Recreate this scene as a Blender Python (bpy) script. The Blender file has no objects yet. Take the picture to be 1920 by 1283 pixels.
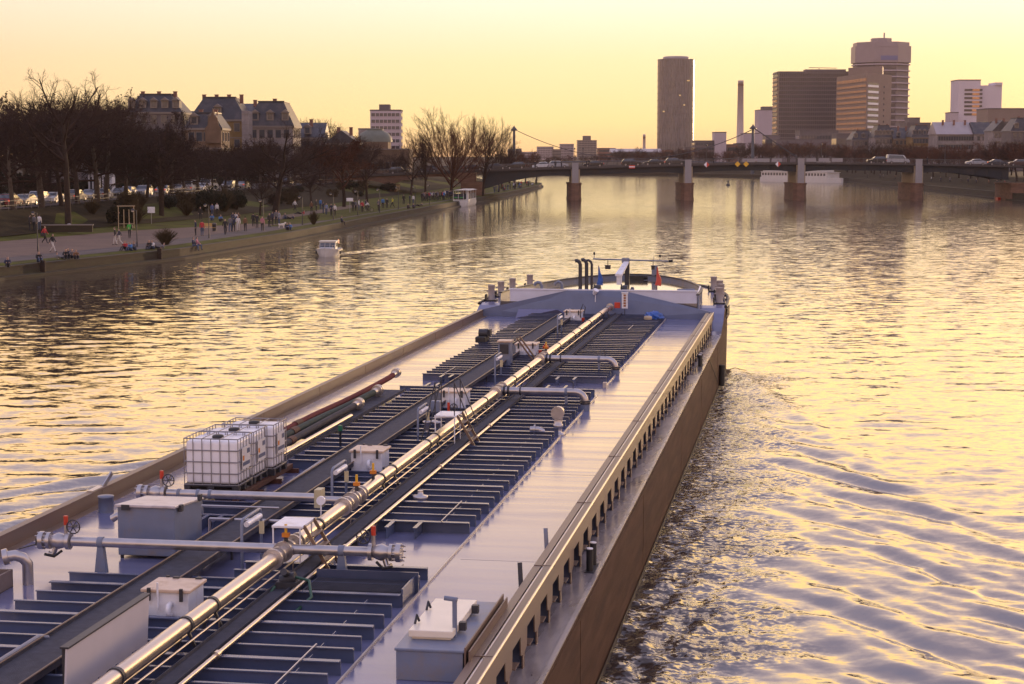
import bpy, bmesh, math, random
import numpy as np
from math import sin, cos, pi, radians, atan2, sqrt
from mathutils import Vector, Matrix

S = bpy.context.scene
C = S.collection

# ------------------------------------------------------------------ camera
CAM_H = 10.0
PITCH = math.atan((641.5 - 290.0) / 3450.0)
cam = bpy.data.objects.new('camera', bpy.data.cameras.new('camera'))
C.objects.link(cam)
cam.location = (0, 0, CAM_H)
cam.rotation_euler = (pi / 2 - PITCH, 0, 0)
cam.data.sensor_width = 36.0
cam.data.lens = 36.0 * 3450.0 / 1920.0
cam.data.clip_start = 0.5
cam.data.clip_end = 9000
S.camera = cam

# ------------------------------------------------------------------ light
SUN_AZ, SUN_EL = radians(26.0), radians(2.6)      # azimuth to the right of +Y
SUN_DIR = Vector((sin(SUN_AZ) * cos(SUN_EL), cos(SUN_AZ) * cos(SUN_EL), sin(SUN_EL)))
sun = bpy.data.objects.new('sun', bpy.data.lights.new('sun', 'SUN'))
C.objects.link(sun)
sun.data.energy = 2.0
sun.data.angle = radians(0.5)
sun.data.color = (1.0, 0.66, 0.36)
sun.rotation_euler = SUN_DIR.to_track_quat('Z', 'Y').to_euler()

W = bpy.data.worlds.new('World')
S.world = W
W.use_nodes = True
wn, wl = W.node_tree.nodes, W.node_tree.links
wn.clear()
w_out = wn.new('ShaderNodeOutputWorld')
w_tc = wn.new('ShaderNodeTexCoord')
w_sep = wn.new('ShaderNodeSeparateXYZ')
wl.new(w_tc.outputs['Generated'], w_sep.inputs[0])


def w_ramp(stops):
    r = wn.new('ShaderNodeValToRGB')
    e = r.color_ramp.elements
    while len(e) > 1:
        e.remove(e[-1])
    e[0].position, e[0].color = stops[0][0], (*stops[0][1], 1)
    for p, c in stops[1:]:
        n = e.new(p)
        n.color = (*c, 1)
    wl.new(w_sep.outputs['Z'], r.inputs[0])
    return r


front = w_ramp([(0.0, (1.12, .64, .29)), (.018, (1.12, .84, .36)), (.05, (1.10, .90, .50)), (.085, (1.12, .97, .80)),
                (.11, (2.45, 1.62, .62)), (.15, (2.4, 1.58, .70)), (.21, (1.55, 1.18, .94)), (.31, (1.0, .79, .83)), (.48, (.64, .53, .66)), (1.0, (.46, .45, .66))])
back = w_ramp([(0.0, (.82, .42, .25)), (.02, (.90, .51, .29)), (.05, (.92, .52, .34)), (.085, (.92, .62, .42)),
               (.12, (2.05, 1.14, .52)), (.20, (1.30, .88, .70)), (.33, (.80, .68, .82)), (.60, (.56, .52, .74)), (1.0, (.46, .45, .66))])
w_dot = wn.new('ShaderNodeVectorMath')
w_dot.operation = 'DOT_PRODUCT'
w_dot.inputs[1].default_value = (sin(SUN_AZ), cos(SUN_AZ), 0)
wl.new(w_tc.outputs['Generated'], w_dot.inputs[0])
w_map = wn.new('ShaderNodeMapRange')
w_map.interpolation_type = 'SMOOTHSTEP'
w_map.inputs['From Min'].default_value = 0.45
w_map.inputs['From Max'].default_value = 1.0
wl.new(w_dot.outputs['Value'], w_map.inputs['Value'])
w_mix = wn.new('ShaderNodeMix')
w_mix.data_type = 'RGBA'
wl.new(w_map.outputs[0], w_mix.inputs['Factor'])
wl.new(back.outputs[0], w_mix.inputs['A'])
wl.new(front.outputs[0], w_mix.inputs['B'])
w_bg = wn.new('ShaderNodeBackground')
w_bg.inputs[1].default_value = 1.0
wl.new(w_mix.outputs['Result'], w_bg.inputs[0])
sky = wn.new('ShaderNodeTexSky')
sky.sky_type = 'NISHITA'
sky.sun_disc = False
sky.sun_elevation = SUN_EL
sky.sun_rotation = SUN_AZ
sky.dust_density = 4
sky.air_density = 1.5
sky.ozone_density = 2
w_bg2 = wn.new('ShaderNodeBackground')
w_bg2.inputs[1].default_value = 0.05
wl.new(sky.outputs[0], w_bg2.inputs[0])
w_dot2 = wn.new('ShaderNodeVectorMath')
w_dot2.operation = 'DOT_PRODUCT'
w_dot2.inputs[1].default_value = (sin(SUN_AZ) * cos(radians(5)), cos(SUN_AZ) * cos(radians(5)), sin(radians(5)))
wl.new(w_tc.outputs['Generated'], w_dot2.inputs[0])
w_pow = wn.new('ShaderNodeMath')
w_pow.operation = 'POWER'
w_pow.use_clamp = True
wl.new(w_dot2.outputs['Value'], w_pow.inputs[0])
w_pow.inputs[1].default_value = 260.0
w_bg3 = wn.new('ShaderNodeBackground')
w_bg3.inputs[0].default_value = (1.0, .66, .30, 1)
w_mul = wn.new('ShaderNodeMath')
w_mul.operation = 'MULTIPLY'
w_mul.inputs[1].default_value = 9.0
wl.new(w_pow.outputs[0], w_mul.inputs[0])
wl.new(w_mul.outputs[0], w_bg3.inputs[1])
w_add0 = wn.new('ShaderNodeAddShader')
w_add = wn.new('ShaderNodeAddShader')
wl.new(w_bg.outputs[0], w_add0.inputs[0])
wl.new(w_bg3.outputs[0], w_add0.inputs[1])
wl.new(w_add0.outputs[0], w_add.inputs[0])
wl.new(w_bg2.outputs[0], w_add.inputs[1])
wl.new(w_add.outputs[0], w_out.inputs['Surface'])

S.view_settings.view_transform = 'Standard'
S.view_settings.look = 'None'
S.view_settings.exposure = 0.16
S.view_settings.gamma = 1.0
try:
    S.cycles.volume_bounces = 0
    S.cycles.max_bounces = 8
    S.cycles.volume_max_steps = 64
    S.cycles.sample_clamp_indirect = 4.0
except Exception:
    pass

# ------------------------------------------------------------------ helpers


def tag(o, label=None, cat=None, group=None, kind=None):
    if label:
        o['label'] = label
    if cat:
        o['category'] = cat
    if group:
        o['group'] = group
    if kind:
        o['kind'] = kind
    return o


def empty(name, loc=(0, 0, 0), rz=0.0, label=None, cat=None, group=None, parent=None):
    o = bpy.data.objects.new(name, None)
    C.objects.link(o)
    o.location = loc
    o.rotation_euler = (0, 0, rz)
    o.empty_display_size = 0.2
    if parent:
        o.parent = parent
    return tag(o, label, cat, group)


def children(o):
    return [c for c in list(o.children)]


def copy_tree(o, parent=None, depth=0):
    kids = list(o.children)
    c = o.copy()
    C.objects.link(c)
    if parent:
        c.parent = parent
    for k in kids:
        copy_tree(k, c, depth + 1)
    return c


class MB:
    """collects faces for ONE mesh object; a face carries a material slot and a smooth flag"""

    def __init__(s):
        s.v, s.f, s.m, s.sm, s.cur = [], [], [], [], 0

    def add(s, vs, fs, smooth=False):
        b = len(s.v)
        s.v += [tuple(p) for p in vs]
        for f in fs:
            s.f.append([b + i for i in f])
            s.m.append(s.cur)
            s.sm.append(smooth)
        return s

    def slot(s, i):
        s.cur = i
        return s

    def quad(s, a, b, c, d):
        return s.add([a, b, c, d], [[0, 1, 2, 3]])

    def box(s, x0, y0, z0, x1, y1, z1, rz=0.0, piv=None):
        vs = [(x, y, z) for z in (z0, z1) for (x, y) in ((x0, y0), (x1, y0), (x1, y1), (x0, y1))]
        if rz:
            px, py = piv if piv else ((x0 + x1) / 2, (y0 + y1) / 2)
            vs = [(px + (x - px) * cos(rz) - (y - py) * sin(rz), py + (x - px) * sin(rz) + (y - py) * cos(rz), z) for x, y, z in vs]
        return s.add(vs, [[3, 2, 1, 0], [4, 5, 6, 7], [0, 1, 5, 4], [1, 2, 6, 5], [2, 3, 7, 6], [3, 0, 4, 7]])

    def cbox(s, c, d, rz=0.0):
        return s.box(c[0] - d[0] / 2, c[1] - d[1] / 2, c[2] - d[2] / 2, c[0] + d[0] / 2, c[1] + d[1] / 2, c[2] + d[2] / 2, rz)

    def bar(s, p, q, w, h):
        """rectangular bar from p to q: w across, h in the upright direction"""
        p, q = Vector(p), Vector(q)
        d = (q - p).normalized()
        up = Vector((0, 0, 1)) if abs(d.z) < .95 else Vector((0, 1, 0))
        a = d.cross(up).normalized() * (w / 2)
        b = a.cross(d).normalized() * (h / 2)
        vs = [p - a - b, p + a - b, p + a + b, p - a + b, q - a - b, q + a - b, q + a + b, q - a + b]
        return s.add(vs, [[0, 1, 2, 3], [7, 6, 5, 4], [0, 4, 5, 1], [1, 5, 6, 2], [2, 6, 7, 3], [3, 7, 4, 0]])

    def tube(s, pts, r, n=8, caps=True):
        pts = [Vector(p) for p in pts]
        rs = r if isinstance(r, (list, tuple)) else [r] * len(pts)
        vs, fs = [], []
        ref = None
        for i, p in enumerate(pts):
            d = (pts[min(i + 1, len(pts) - 1)] - pts[max(i - 1, 0)])
            if d.length < 1e-9:
                d = Vector((0, 0, 1))
            d.normalize()
            if ref is None:
                ref = Vector((0, 0, 1)) if abs(d.z) < .9 else Vector((1, 0, 0))
            a = d.cross(ref)
            if a.length < 1e-4:
                a = d.cross(Vector((.3, .7, .6)))
            a.normalize()
            b = a.cross(d).normalized()
            ref = b
            for k in range(n):
                t = 2 * pi * k / n
                vs.append(p + (a * cos(t) + b * sin(t)) * rs[i])
        for i in range(len(pts) - 1):
            for k in range(n):
                k2 = (k + 1) % n
                fs.append([i * n + k, i * n + k2, (i + 1) * n + k2, (i + 1) * n + k])
        s.add(vs, fs, n > 4)
        if caps:
            s.add(vs[:n], [list(range(n))])
            s.add(vs[-n:], [list(range(n))[::-1]])
        return s

    def cyl(s, p, q, r, n=12):
        return s.tube([p, q], r, n)

    def lathe(s, prof, c=(0, 0, 0), n=16):
        vs, fs = [], []
        for r, z in prof:
            for k in range(n):
                t = 2 * pi * k / n
                vs.append((c[0] + r * cos(t), c[1] + r * sin(t), c[2] + z))
        for i in range(len(prof) - 1):
            for k in range(n):
                k2 = (k + 1) % n
                fs.append([i * n + k, i * n + k2, (i + 1) * n + k2, (i + 1) * n + k])
        s.add(vs, fs, True)
        s.add(vs[-n:], [list(range(n))])
        return s

    def prism(s, poly, z0, z1):
        n = len(poly)
        vs = [(x, y, z0) for x, y in poly] + [(x, y, z1) for x, y in poly]
        fs = [[i, (i + 1) % n, n + (i + 1) % n, n + i] for i in range(n)]
        fs += [list(range(n))[::-1], list(range(n, 2 * n))]
        return s.add(vs, fs)

    def slab(s, poly3, d):
        """extrude a planar polygon of 3-D points by vector d"""
        n = len(poly3)
        d = Vector(d)
        vs = [Vector(p) for p in poly3] + [Vector(p) + d for p in poly3]
        fs = [[i, (i + 1) % n, n + (i + 1) % n, n + i] for i in range(n)]
        fs += [list(range(n))[::-1], list(range(n, 2 * n))]
        return s.add(vs, fs)

    def mesh(s, name, mats):
        me = bpy.data.meshes.new(name)
        me.from_pydata(s.v, [], s.f)
        for m in (mats if isinstance(mats, (list, tuple)) else [mats]):
            me.materials.append(m)
        me.polygons.foreach_set('material_index', s.m)
        me.polygons.foreach_set('use_smooth', s.sm)
        me.update()
        bm = bmesh.new()
        bm.from_mesh(me)
        bmesh.ops.recalc_face_normals(bm, faces=bm.faces)
        bm.to_mesh(me)
        bm.free()
        return me

    def pieces(s):
        """far-apart loose pieces as separate collectors, so that each becomes a part of its own"""
        n = len(s.v)
        par = list(range(n))

        def find(i):
            while par[i] != i:
                par[i] = par[par[i]]
                i = par[i]
            return i
        for f in s.f:
            r = find(f[0])
            for i in f[1:]:
                par[find(i)] = r
        roots = {}
        for i in range(n):
            roots.setdefault(find(i), []).append(i)
        isl = list(roots.values())
        k = len(isl)
        if k < 2 or k > 700:
            return [s]
        P = np.array(s.v)
        lo = np.array([P[i].min(0) for i in isl])
        hi = np.array([P[i].max(0) for i in isl])
        size = (hi - lo).max(1)
        gap = np.maximum(0, np.maximum(lo[:, None] - hi[None], lo[None] - hi[:, None]))
        near = np.sqrt((gap ** 2).sum(2)) <= np.maximum(.02, .5 * np.maximum(size[:, None], size[None]))
        lab = list(range(k))
        for i in range(k):
            if lab[i] != i:
                continue
            todo = [i]
            seen = {i}
            while todo:
                j = todo.pop()
                for q in np.nonzero(near[j])[0]:
                    if q not in seen:
                        seen.add(int(q))
                        todo.append(int(q))
            for j in seen:
                lab[j] = i
        groups = sorted(set(lab))
        if len(groups) < 2 or len(groups) > 60:
            return [s]
        own = {}
        for j, vs in enumerate(isl):
            for i in vs:
                own[i] = lab[j]
        out = {g: MB() for g in groups}
        mp = {g: {} for g in groups}
        for i in range(n):
            g = own[i]
            mp[g][i] = len(out[g].v)
            out[g].v.append(s.v[i])
        for f, m_, sm in zip(s.f, s.m, s.sm):
            g = own[f[0]]
            out[g].f.append([mp[g][i] for i in f])
            out[g].m.append(m_)
            out[g].sm.append(sm)
        return [out[g] for g in groups]

    def build(s, name, mats, parent=None, bevel=0.0):
        if parent and len(s.f) < 6000:
            ps = s.pieces()
            if len(ps) > 1:
                return [q.build1(name, mats, parent, bevel) for q in ps][0]
        return s.build1(name, mats, parent, bevel)

    def build1(s, name, mats, parent=None, bevel=0.0):
        o = bpy.data.objects.new(name, s.mesh(name, mats))
        C.objects.link(o)
        if parent:
            o.parent = parent
        if bevel:
            b = o.modifiers.new('bevel', 'BEVEL')
            b.width = bevel
            b.segments = 2
            b.limit_method = 'ANGLE'
            b.angle_limit = radians(40)
        return o


# ------------------------------------------------------------------ materials
MATS = {}


def mat(name, col, rough=.6, metal=0.0, objrand=0.0, var=0.0, vscale=3.0, bump=0.0, bscale=20.0, spec=.5, dirt=None, dscale=1.2,
        stretch=None, coat=0.0, objcol=False, emit=None, rvar=0.0, detail=4.0):
    """procedural principled material: colour noise, an optional second dirt colour with its own shape, bump"""
    m = bpy.data.materials.new(name)
    MATS[name] = m
    m.use_nodes = True
    nt = m.node_tree
    N, L = nt.nodes, nt.links
    p = N['Principled BSDF']
    p.inputs['Base Color'].default_value = (*col, 1)
    p.inputs['Roughness'].default_value = rough
    p.inputs['Metallic'].default_value = metal
    p.inputs['Specular IOR Level'].default_value = spec
    p.inputs['Coat Weight'].default_value = coat
    p.inputs['Coat Roughness'].default_value = .08
    tc = N.new('ShaderNodeTexCoord')
    mp = N.new('ShaderNodeMapping')
    L.new(tc.outputs['Object'], mp.inputs[0])
    if stretch:
        mp.inputs['Scale'].default_value = stretch
    src = None
    if objcol:
        oi = N.new('ShaderNodeObjectInfo')
        src = oi.outputs['Color']
    if var or rvar:
        nz = N.new('ShaderNodeTexNoise')
        nz.inputs['Scale'].default_value = vscale
        nz.inputs['Detail'].default_value = detail
        L.new(mp.outputs[0], nz.inputs['Vector'])
    if var:
        mr = N.new('ShaderNodeMapRange')
        mr.inputs['From Min'].default_value = .25
        mr.inputs['From Max'].default_value = .75
        mr.inputs['To Min'].default_value = 1 - var
        mr.inputs['To Max'].default_value = 1 + var
        L.new(nz.outputs[0], mr.inputs[0])
        mx = N.new('ShaderNodeMix')
        mx.data_type = 'RGBA'
        mx.blend_type = 'MULTIPLY'
        mx.inputs['Factor'].default_value = 1
        mx.inputs['A'].default_value = (*col, 1)
        if src:
            L.new(src, mx.inputs['A'])
        L.new(mr.outputs[0], mx.inputs['B'])
        src = mx.outputs['Result']
    if dirt:
        n2 = N.new('ShaderNodeTexNoise')
        n2.inputs['Scale'].default_value = dscale
        n2.inputs['Detail'].default_value = 8
        n2.inputs['Roughness'].default_value = .65
        L.new(mp.outputs[0], n2.inputs['Vector'])
        m2 = N.new('ShaderNodeMapRange')
        m2.inputs['From Min'].default_value = .48
        m2.inputs['From Max'].default_value = .72
        L.new(n2.outputs[0], m2.inputs[0])
        x2 = N.new('ShaderNodeMix')
        x2.data_type = 'RGBA'
        L.new(m2.outputs[0], x2.inputs['Factor'])
        x2.inputs['A'].default_value = (*col, 1)
        if src:
            L.new(src, x2.inputs['A'])
        x2.inputs['B'].default_value = (*dirt, 1)
        src = x2.outputs['Result']
    if objrand:
        oi = N.new('ShaderNodeObjectInfo')
        mr = N.new('ShaderNodeMapRange')
        mr.inputs['To Min'].default_value = 1 - objrand
        mr.inputs['To Max'].default_value = 1 + objrand
        L.new(oi.outputs['Random'], mr.inputs[0])
        x3 = N.new('ShaderNodeMix')
        x3.data_type = 'RGBA'
        x3.blend_type = 'MULTIPLY'
        x3.inputs['Factor'].default_value = 1
        x3.inputs['A'].default_value = (*col, 1)
        if src:
            L.new(src, x3.inputs['A'])
        L.new(mr.outputs[0], x3.inputs['B'])
        src = x3.outputs['Result']
    if src:
        L.new(src, p.inputs['Base Color'])
    if rvar:
        mr = N.new('ShaderNodeMapRange')
        mr.inputs['From Min'].default_value = .3
        mr.inputs['From Max'].default_value = .7
        mr.inputs['To Min'].default_value = max(.02, rough - rvar)
        mr.inputs['To Max'].default_value = rough + rvar
        L.new(nz.outputs[0], mr.inputs[0])
        L.new(mr.outputs[0], p.inputs['Roughness'])
    if bump:
        n3 = N.new('ShaderNodeTexNoise')
        n3.inputs['Scale'].default_value = bscale
        n3.inputs['Detail'].default_value = 5
        L.new(mp.outputs[0], n3.inputs['Vector'])
        b = N.new('ShaderNodeBump')
        b.inputs['Strength'].default_value = min(1.0, bump)
        b.inputs['Distance'].default_value = .05
        L.new(n3.outputs[0], b.inputs['Height'])
        L.new(b.outputs[0], p.inputs['Normal'])
    if emit:
        p.inputs['Emission Color'].default_value = (*emit[0], 1)
        p.inputs['Emission Strength'].default_value = emit[1]
    return m


M = {}
M['deck'] = mat('deck_paint', (.150, .156, .275), .17, var=.10, vscale=1.1, stretch=(.18, 1.6, 1), rvar=.07, bump=.05, bscale=1.6, spec=.6, detail=7)
M['beam'] = mat('beam_paint', (.080, .100, .170), .26, objrand=.22, var=.14, vscale=1.2, dirt=(.10, .11, .19), dscale=2.2)
M['coam'] = mat('coaming_paint', (.19, .125, .092), .42, spec=.3, var=.14, vscale=.9, dirt=(.16, .12, .10), dscale=1.6, stretch=(1, .3, 1.5))
M['hull'] = mat('hull_paint', (.118, .068, .043), .62, spec=.06, var=.35, vscale=3.0, dirt=(.075, .046, .034), dscale=2.6, stretch=(1, .14, 1.2), bump=.25, bscale=5, detail=8)
M['white'] = mat('white_paint', (.82, .82, .87), .38, var=.05, vscale=4, dirt=(.62, .58, .56), dscale=3.2)
M['steel'] = mat('brushed_steel', (.60, .53, .47), .30, 1.0, var=.08, vscale=3, stretch=(2, .4, 2), rvar=.03)
M['pipe'] = mat('pipe_steel', (.50, .47, .47), .36, .85, var=.15, vscale=4, rvar=.08)
M['dark'] = mat('dark_steel', (.05, .05, .06), .5, .3, var=.2, vscale=8)
M['black'] = mat('black_rubber', (.018, .017, .018), .5, var=.2)
M['grating'] = mat('grating_steel', (.060, .060, .078), .75, 0.0, spec=.2, var=.25, vscale=6, bump=.3, bscale=60)
M['greyp'] = mat('grey_blue_paint', (.17, .20, .29), .42, var=.1, vscale=3, dirt=(.22, .2, .2), dscale=2.5)
M['red'] = mat('red_paint', (.55, .05, .025), .4, var=.1)
M['yellow'] = mat('yellow_paint', (.75, .42, .03), .45, var=.1)
M['orange'] = mat('orange_paint', (.62, .20, .02), .45, var=.1)
M['plast'] = mat('milky_plastic', (.86, .85, .89), .35, var=.06, vscale=3, bump=.05, bscale=3)
M['rust'] = mat('rusty_beam', (.09, .03, .016), .7, var=.3, vscale=5)
M['hose_red'] = mat('red_rubber_hose', (.13, .018, .022), .75, spec=.2, var=.2, vscale=5, bump=.2, bscale=30)
M['hose_grn'] = mat('green_rubber_hose', (.045, .06, .052), .75, spec=.2, var=.2, vscale=5)
M['hose_gry'] = mat('grey_rubber_hose', (.055, .05, .056), .75, spec=.2, var=.2, vscale=5)
M['tarp'] = mat('blue_tarp_cloth', (.02, .09, .36), .6, var=.3, vscale=8, bump=.5, bscale=14)
M['glass'] = mat('window_glass', (.05, .06, .075), .06, var=.2, vscale=.7, spec=.8)

# ================================================================== SETTING
BYAW = radians(9.27)
B_ORG = Vector((-9.5 * cos(BYAW), 9.5 * sin(BYAW), 0))


def bw(x, t, z=0.0):
    """barge frame (x to starboard, t forward) -> world"""
    return Vector((B_ORG.x + x * cos(BYAW) + t * sin(BYAW), B_ORG.y - x * sin(BYAW) + t * cos(BYAW), z))


# ---- water: one sheet out to the horizon, dense where it is near, with real waves and the wakes of the boats
rng = np.random.default_rng(5)
rows = [3.0]
while rows[-1] < 1500:
    r = rows[-1]
    rows.append(r + (max(.9, .0) if r < 18 else max(.10, r * .0052)))
rows += [1900, 2600, 4000]
az = np.radians(np.concatenate([np.arange(-180, -24, 6), np.arange(-24, 24.01, .18), np.arange(30, 180, 6)]))
R_, A_ = np.meshgrid(np.array(rows), az, indexing='ij')
WX, WY = R_ * np.sin(A_), R_ * np.cos(A_)
DR = np.maximum(.10, R_ * .0052)
fine = ((np.abs(A_) < math.radians(24)) & (R_ < 1500)).astype(float)
Zw = np.zeros_like(WX)
gust = .9 + .30 * np.sin(WX * .045 + 1.3 * np.sin(WY * .021)) * np.sin(WY * .033 + .7) + .15 * np.sin(WX * .11 + WY * .05)
for k in range(80):
    lam = .4 * (2.8 / .4) ** rng.random()
    th = rng.normal(0, .62) + (pi if rng.random() < .3 else 0)
    kx, ky = sin(th) * 2 * pi / lam, cos(th) * 2 * pi / lam
    amp = .00135 * lam ** .6
    Zw += amp * np.sin(kx * WX + ky * WY + rng.random() * 6.28) * np.clip((lam / DR - 2.2) / 2.5, 0, 1)
Zw *= gust * (1 - .6 * np.clip((WY - 150) / 250, 0, 1))
# barge frame
Bx = (WX - B_ORG.x) * cos(BYAW) - (WY - B_ORG.y) * sin(BYAW)
Bt = (WX - B_ORG.x) * sin(BYAW) + (WY - B_ORG.y) * cos(BYAW)
chop = np.zeros_like(WX)
for side in (1, -1):
    d = side * Bx - 5.7
    b = 85.5 - Bt
    ok = (b > 0) & (b < 110) & (d > -.5)
    bb = np.maximum(b, .5)
    c = d / bb
    env = np.exp(-((c - .185) / .055) ** 2) + .55 * np.exp(-((c - .11) / .05) ** 2)
    env *= np.clip(bb / 6, 0, 1) * np.clip(bb, 5, 30) / 30 * np.clip(1.6 - bb / 90, 0, 1)
    for (ang, lam, a, ph) in ((.62, 1.5, .030, 0.), (.50, .95, .016, 1.1), (.78, 2.5, .046, 2.2), (.95, .7, .009, .4), (.7, 1.9, .026, 3.0)):
        wob = .5 * np.sin(d * .9 + bb * .31) + .35 * np.sin(bb * .83 - d * .4)
        ph_ = 2 * pi / lam * (d * cos(ang) - bb * sin(ang)) + ph + wob
        Zw += np.where(ok, env * .8 * a * (np.sin(ph_) + .35 * np.sin(2 * ph_ + .6)), 0)
    lim = 3.0 + .5 * np.sin(Bt * .7) + .4 * np.sin(Bt * 1.9 + 1) + .014 * bb
    ch = np.clip((lim - d) / 2.4, 0, 1) * np.clip(bb / 3, 0, 1) * np.clip((110 - bb) / 20, 0, 1)
    chop = np.maximum(chop, np.where(ok, ch, 0))
    # the lip of the bow wave
    lip = np.exp(-((d - .22 * bb - .25) / .35) ** 2) * np.exp(-bb / 14) * .16
    Zw += np.where(ok, lip, 0)
for k in range(34):
    lam = .22 * (1.0 / .22) ** rng.random()
    th = rng.random() * 6.28
    Zw += .017 * lam * chop * np.sin(2 * pi / lam * (sin(th) * WX + cos(th) * WY) + rng.random() * 6.28) * np.clip((lam / DR - 2.0) / 2.0, 0, 1)
# thin wake of the little motor boat, running away from it to the upper right
mb0, mb1 = np.array([-18.0, 184.0]), np.array([2.0, 236.0])
md = (mb1 - mb0) / np.linalg.norm(mb1 - mb0)
mu = (WX - mb0[0]) * md[0] + (WY - mb0[1]) * md[1]
mv = -(WX - mb0[0]) * md[1] + (WY - mb0[1]) * md[0]
mwake = np.exp(-(mv / (.8 + .03 * np.maximum(mu, 0))) ** 2) * (mu > -2) * np.exp(-np.maximum(mu, 0) / 60)
Zw += .06 * mwake * np.sin(mv * 2.2)
Zw *= fine
Zw -= np.where(R_ > 1500, 0, 0)
nr, na = WX.shape
vs = np.stack([WX, WY, Zw], -1).reshape(-1, 3)
idx = np.arange(nr * na).reshape(nr, na)
q = np.stack([idx[:-1, :-1], idx[:-1, 1:], idx[1:, 1:], idx[1:, :-1]], -1).reshape(-1, 4)
q2 = np.stack([idx[:-1, -1], idx[:-1, 0], idx[1:, 0], idx[1:, -1]], -1).reshape(-1, 4)
q = np.concatenate([q, q2])
me = bpy.data.meshes.new('water')
me.vertices.add(len(vs))
me.vertices.foreach_set('co', vs.astype(np.float32).ravel())
me.loops.add(q.size)
me.loops.foreach_set('vertex_index', q[:, ::-1].astype(np.int32).ravel())
me.polygons.add(len(q))
me.polygons.foreach_set('loop_start', np.arange(0, q.size, 4, dtype=np.int32))
me.polygons.foreach_set('use_smooth', np.ones(len(q), dtype=bool))
at = me.attributes.new('chop', 'FLOAT', 'POINT')
at.data.foreach_set('value', np.clip(chop + .25 * mwake, 0, 1).astype(np.float32).ravel())
calm = np.clip((WY - 45) / 300, 0, 1) ** .85 * .70
at3 = me.attributes.new('foam', 'FLOAT', 'POINT')
at3.data.foreach_set('value', np.clip(mwake, 0, 1).astype(np.float32).ravel())
at2 = me.attributes.new('calm', 'FLOAT', 'POINT')
at2.data.foreach_set('value', calm.astype(np.float32).ravel())
me.update(calc_edges=True)
me.validate()
water = bpy.data.objects.new('water', me)
C.objects.link(water)
tag(water, kind='structure')

m = bpy.data.materials.new('river_water')
m.use_nodes = True
N, L = m.node_tree.nodes, m.node_tree.links
p = N['Principled BSDF']
p.inputs['Base Color'].default_value = (.060, .044, .036, 1)
p.inputs['Roughness'].default_value = .045
p.inputs['IOR'].default_value = 2.7
p.inputs['Specular IOR Level'].default_value = .62
geo = N.new('ShaderNodeNewGeometry')
atf = N.new('ShaderNodeAttribute')
atf.attribute_name = 'foam'
fz = N.new('ShaderNodeTexNoise')
fz.inputs['Scale'].default_value = .9
fz.inputs['Detail'].default_value = 5
L.new(geo.outputs['Position'], fz.inputs['Vector'])
fm = N.new('ShaderNodeMath')
fm.operation = 'MULTIPLY'
L.new(atf.outputs['Fac'], fm.inputs[0])
L.new(fz.outputs[0], fm.inputs[1])
fx = N.new('ShaderNodeMix')
fx.data_type = 'RGBA'
L.new(fm.outputs[0], fx.inputs['Factor'])
fx.inputs['A'].default_value = (.060, .044, .036, 1)
fx.inputs['B'].default_value = (.80, .76, .72, 1)
L.new(fx.outputs['Result'], p.inputs['Base Color'])
att = N.new('ShaderNodeAttribute')
att.attribute_name = 'chop'
acc = geo.outputs['Normal']
atc = N.new('ShaderNodeAttribute')
atc.attribute_name = 'calm'
rgh = N.new('ShaderNodeMath')
rgh.operation = 'MULTIPLY_ADD'
L.new(atc.outputs['Fac'], rgh.inputs[0])
rgh.inputs[1].default_value = .07
rgh.inputs[2].default_value = .045
L.new(rgh.outputs[0], p.inputs['Roughness'])
liv = N.new('ShaderNodeMath')
liv.operation = 'SUBTRACT'
liv.inputs[0].default_value = 1.0
L.new(atc.outputs['Fac'], liv.inputs[1])


def wav_layer(acc, scale, strength, chopgain, stretch):
    mp = N.new('ShaderNodeMapping')
    mp.inputs['Scale'].default_value = stretch
    L.new(geo.outputs['Position'], mp.inputs[0])
    nz = N.new('ShaderNodeTexNoise')
    nz.inputs['Scale'].default_value = scale
    nz.inputs['Detail'].default_value = 2.7
    nz.inputs['Roughness'].default_value = .5
    L.new(mp.outputs[0], nz.inputs['Vector'])
    sub = N.new('ShaderNodeVectorMath')
    sub.operation = 'SUBTRACT'
    sub.inputs[1].default_value = (.5, .5, .5)
    L.new(nz.outputs['Color'], sub.inputs[0])
    fl = N.new('ShaderNodeVectorMath')
    fl.operation = 'MULTIPLY'
    fl.inputs[1].default_value = (.75, 1, 0)
    L.new(sub.outputs[0], fl.inputs[0])
    ma = N.new('ShaderNodeMath')
    ma.operation = 'MULTIPLY_ADD'
    L.new(att.outputs['Fac'], ma.inputs[0])
    ma.inputs[1].default_value = chopgain
    ma.inputs[2].default_value = strength
    sc = N.new('ShaderNodeVectorMath')
    sc.operation = 'SCALE'
    L.new(fl.outputs[0], sc.inputs[0])
    mc = N.new('ShaderNodeMath')
    mc.operation = 'MULTIPLY'
    L.new(ma.outputs[0], mc.inputs[0])
    L.new(liv.outputs[0], mc.inputs[1])
    L.new(mc.outputs[0], sc.inputs['Scale'])
    ad = N.new('ShaderNodeVectorMath')
    ad.operation = 'ADD'
    L.new(acc, ad.inputs[0])
    L.new(sc.outputs[0], ad.inputs[1])
    return ad.outputs[0]


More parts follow.
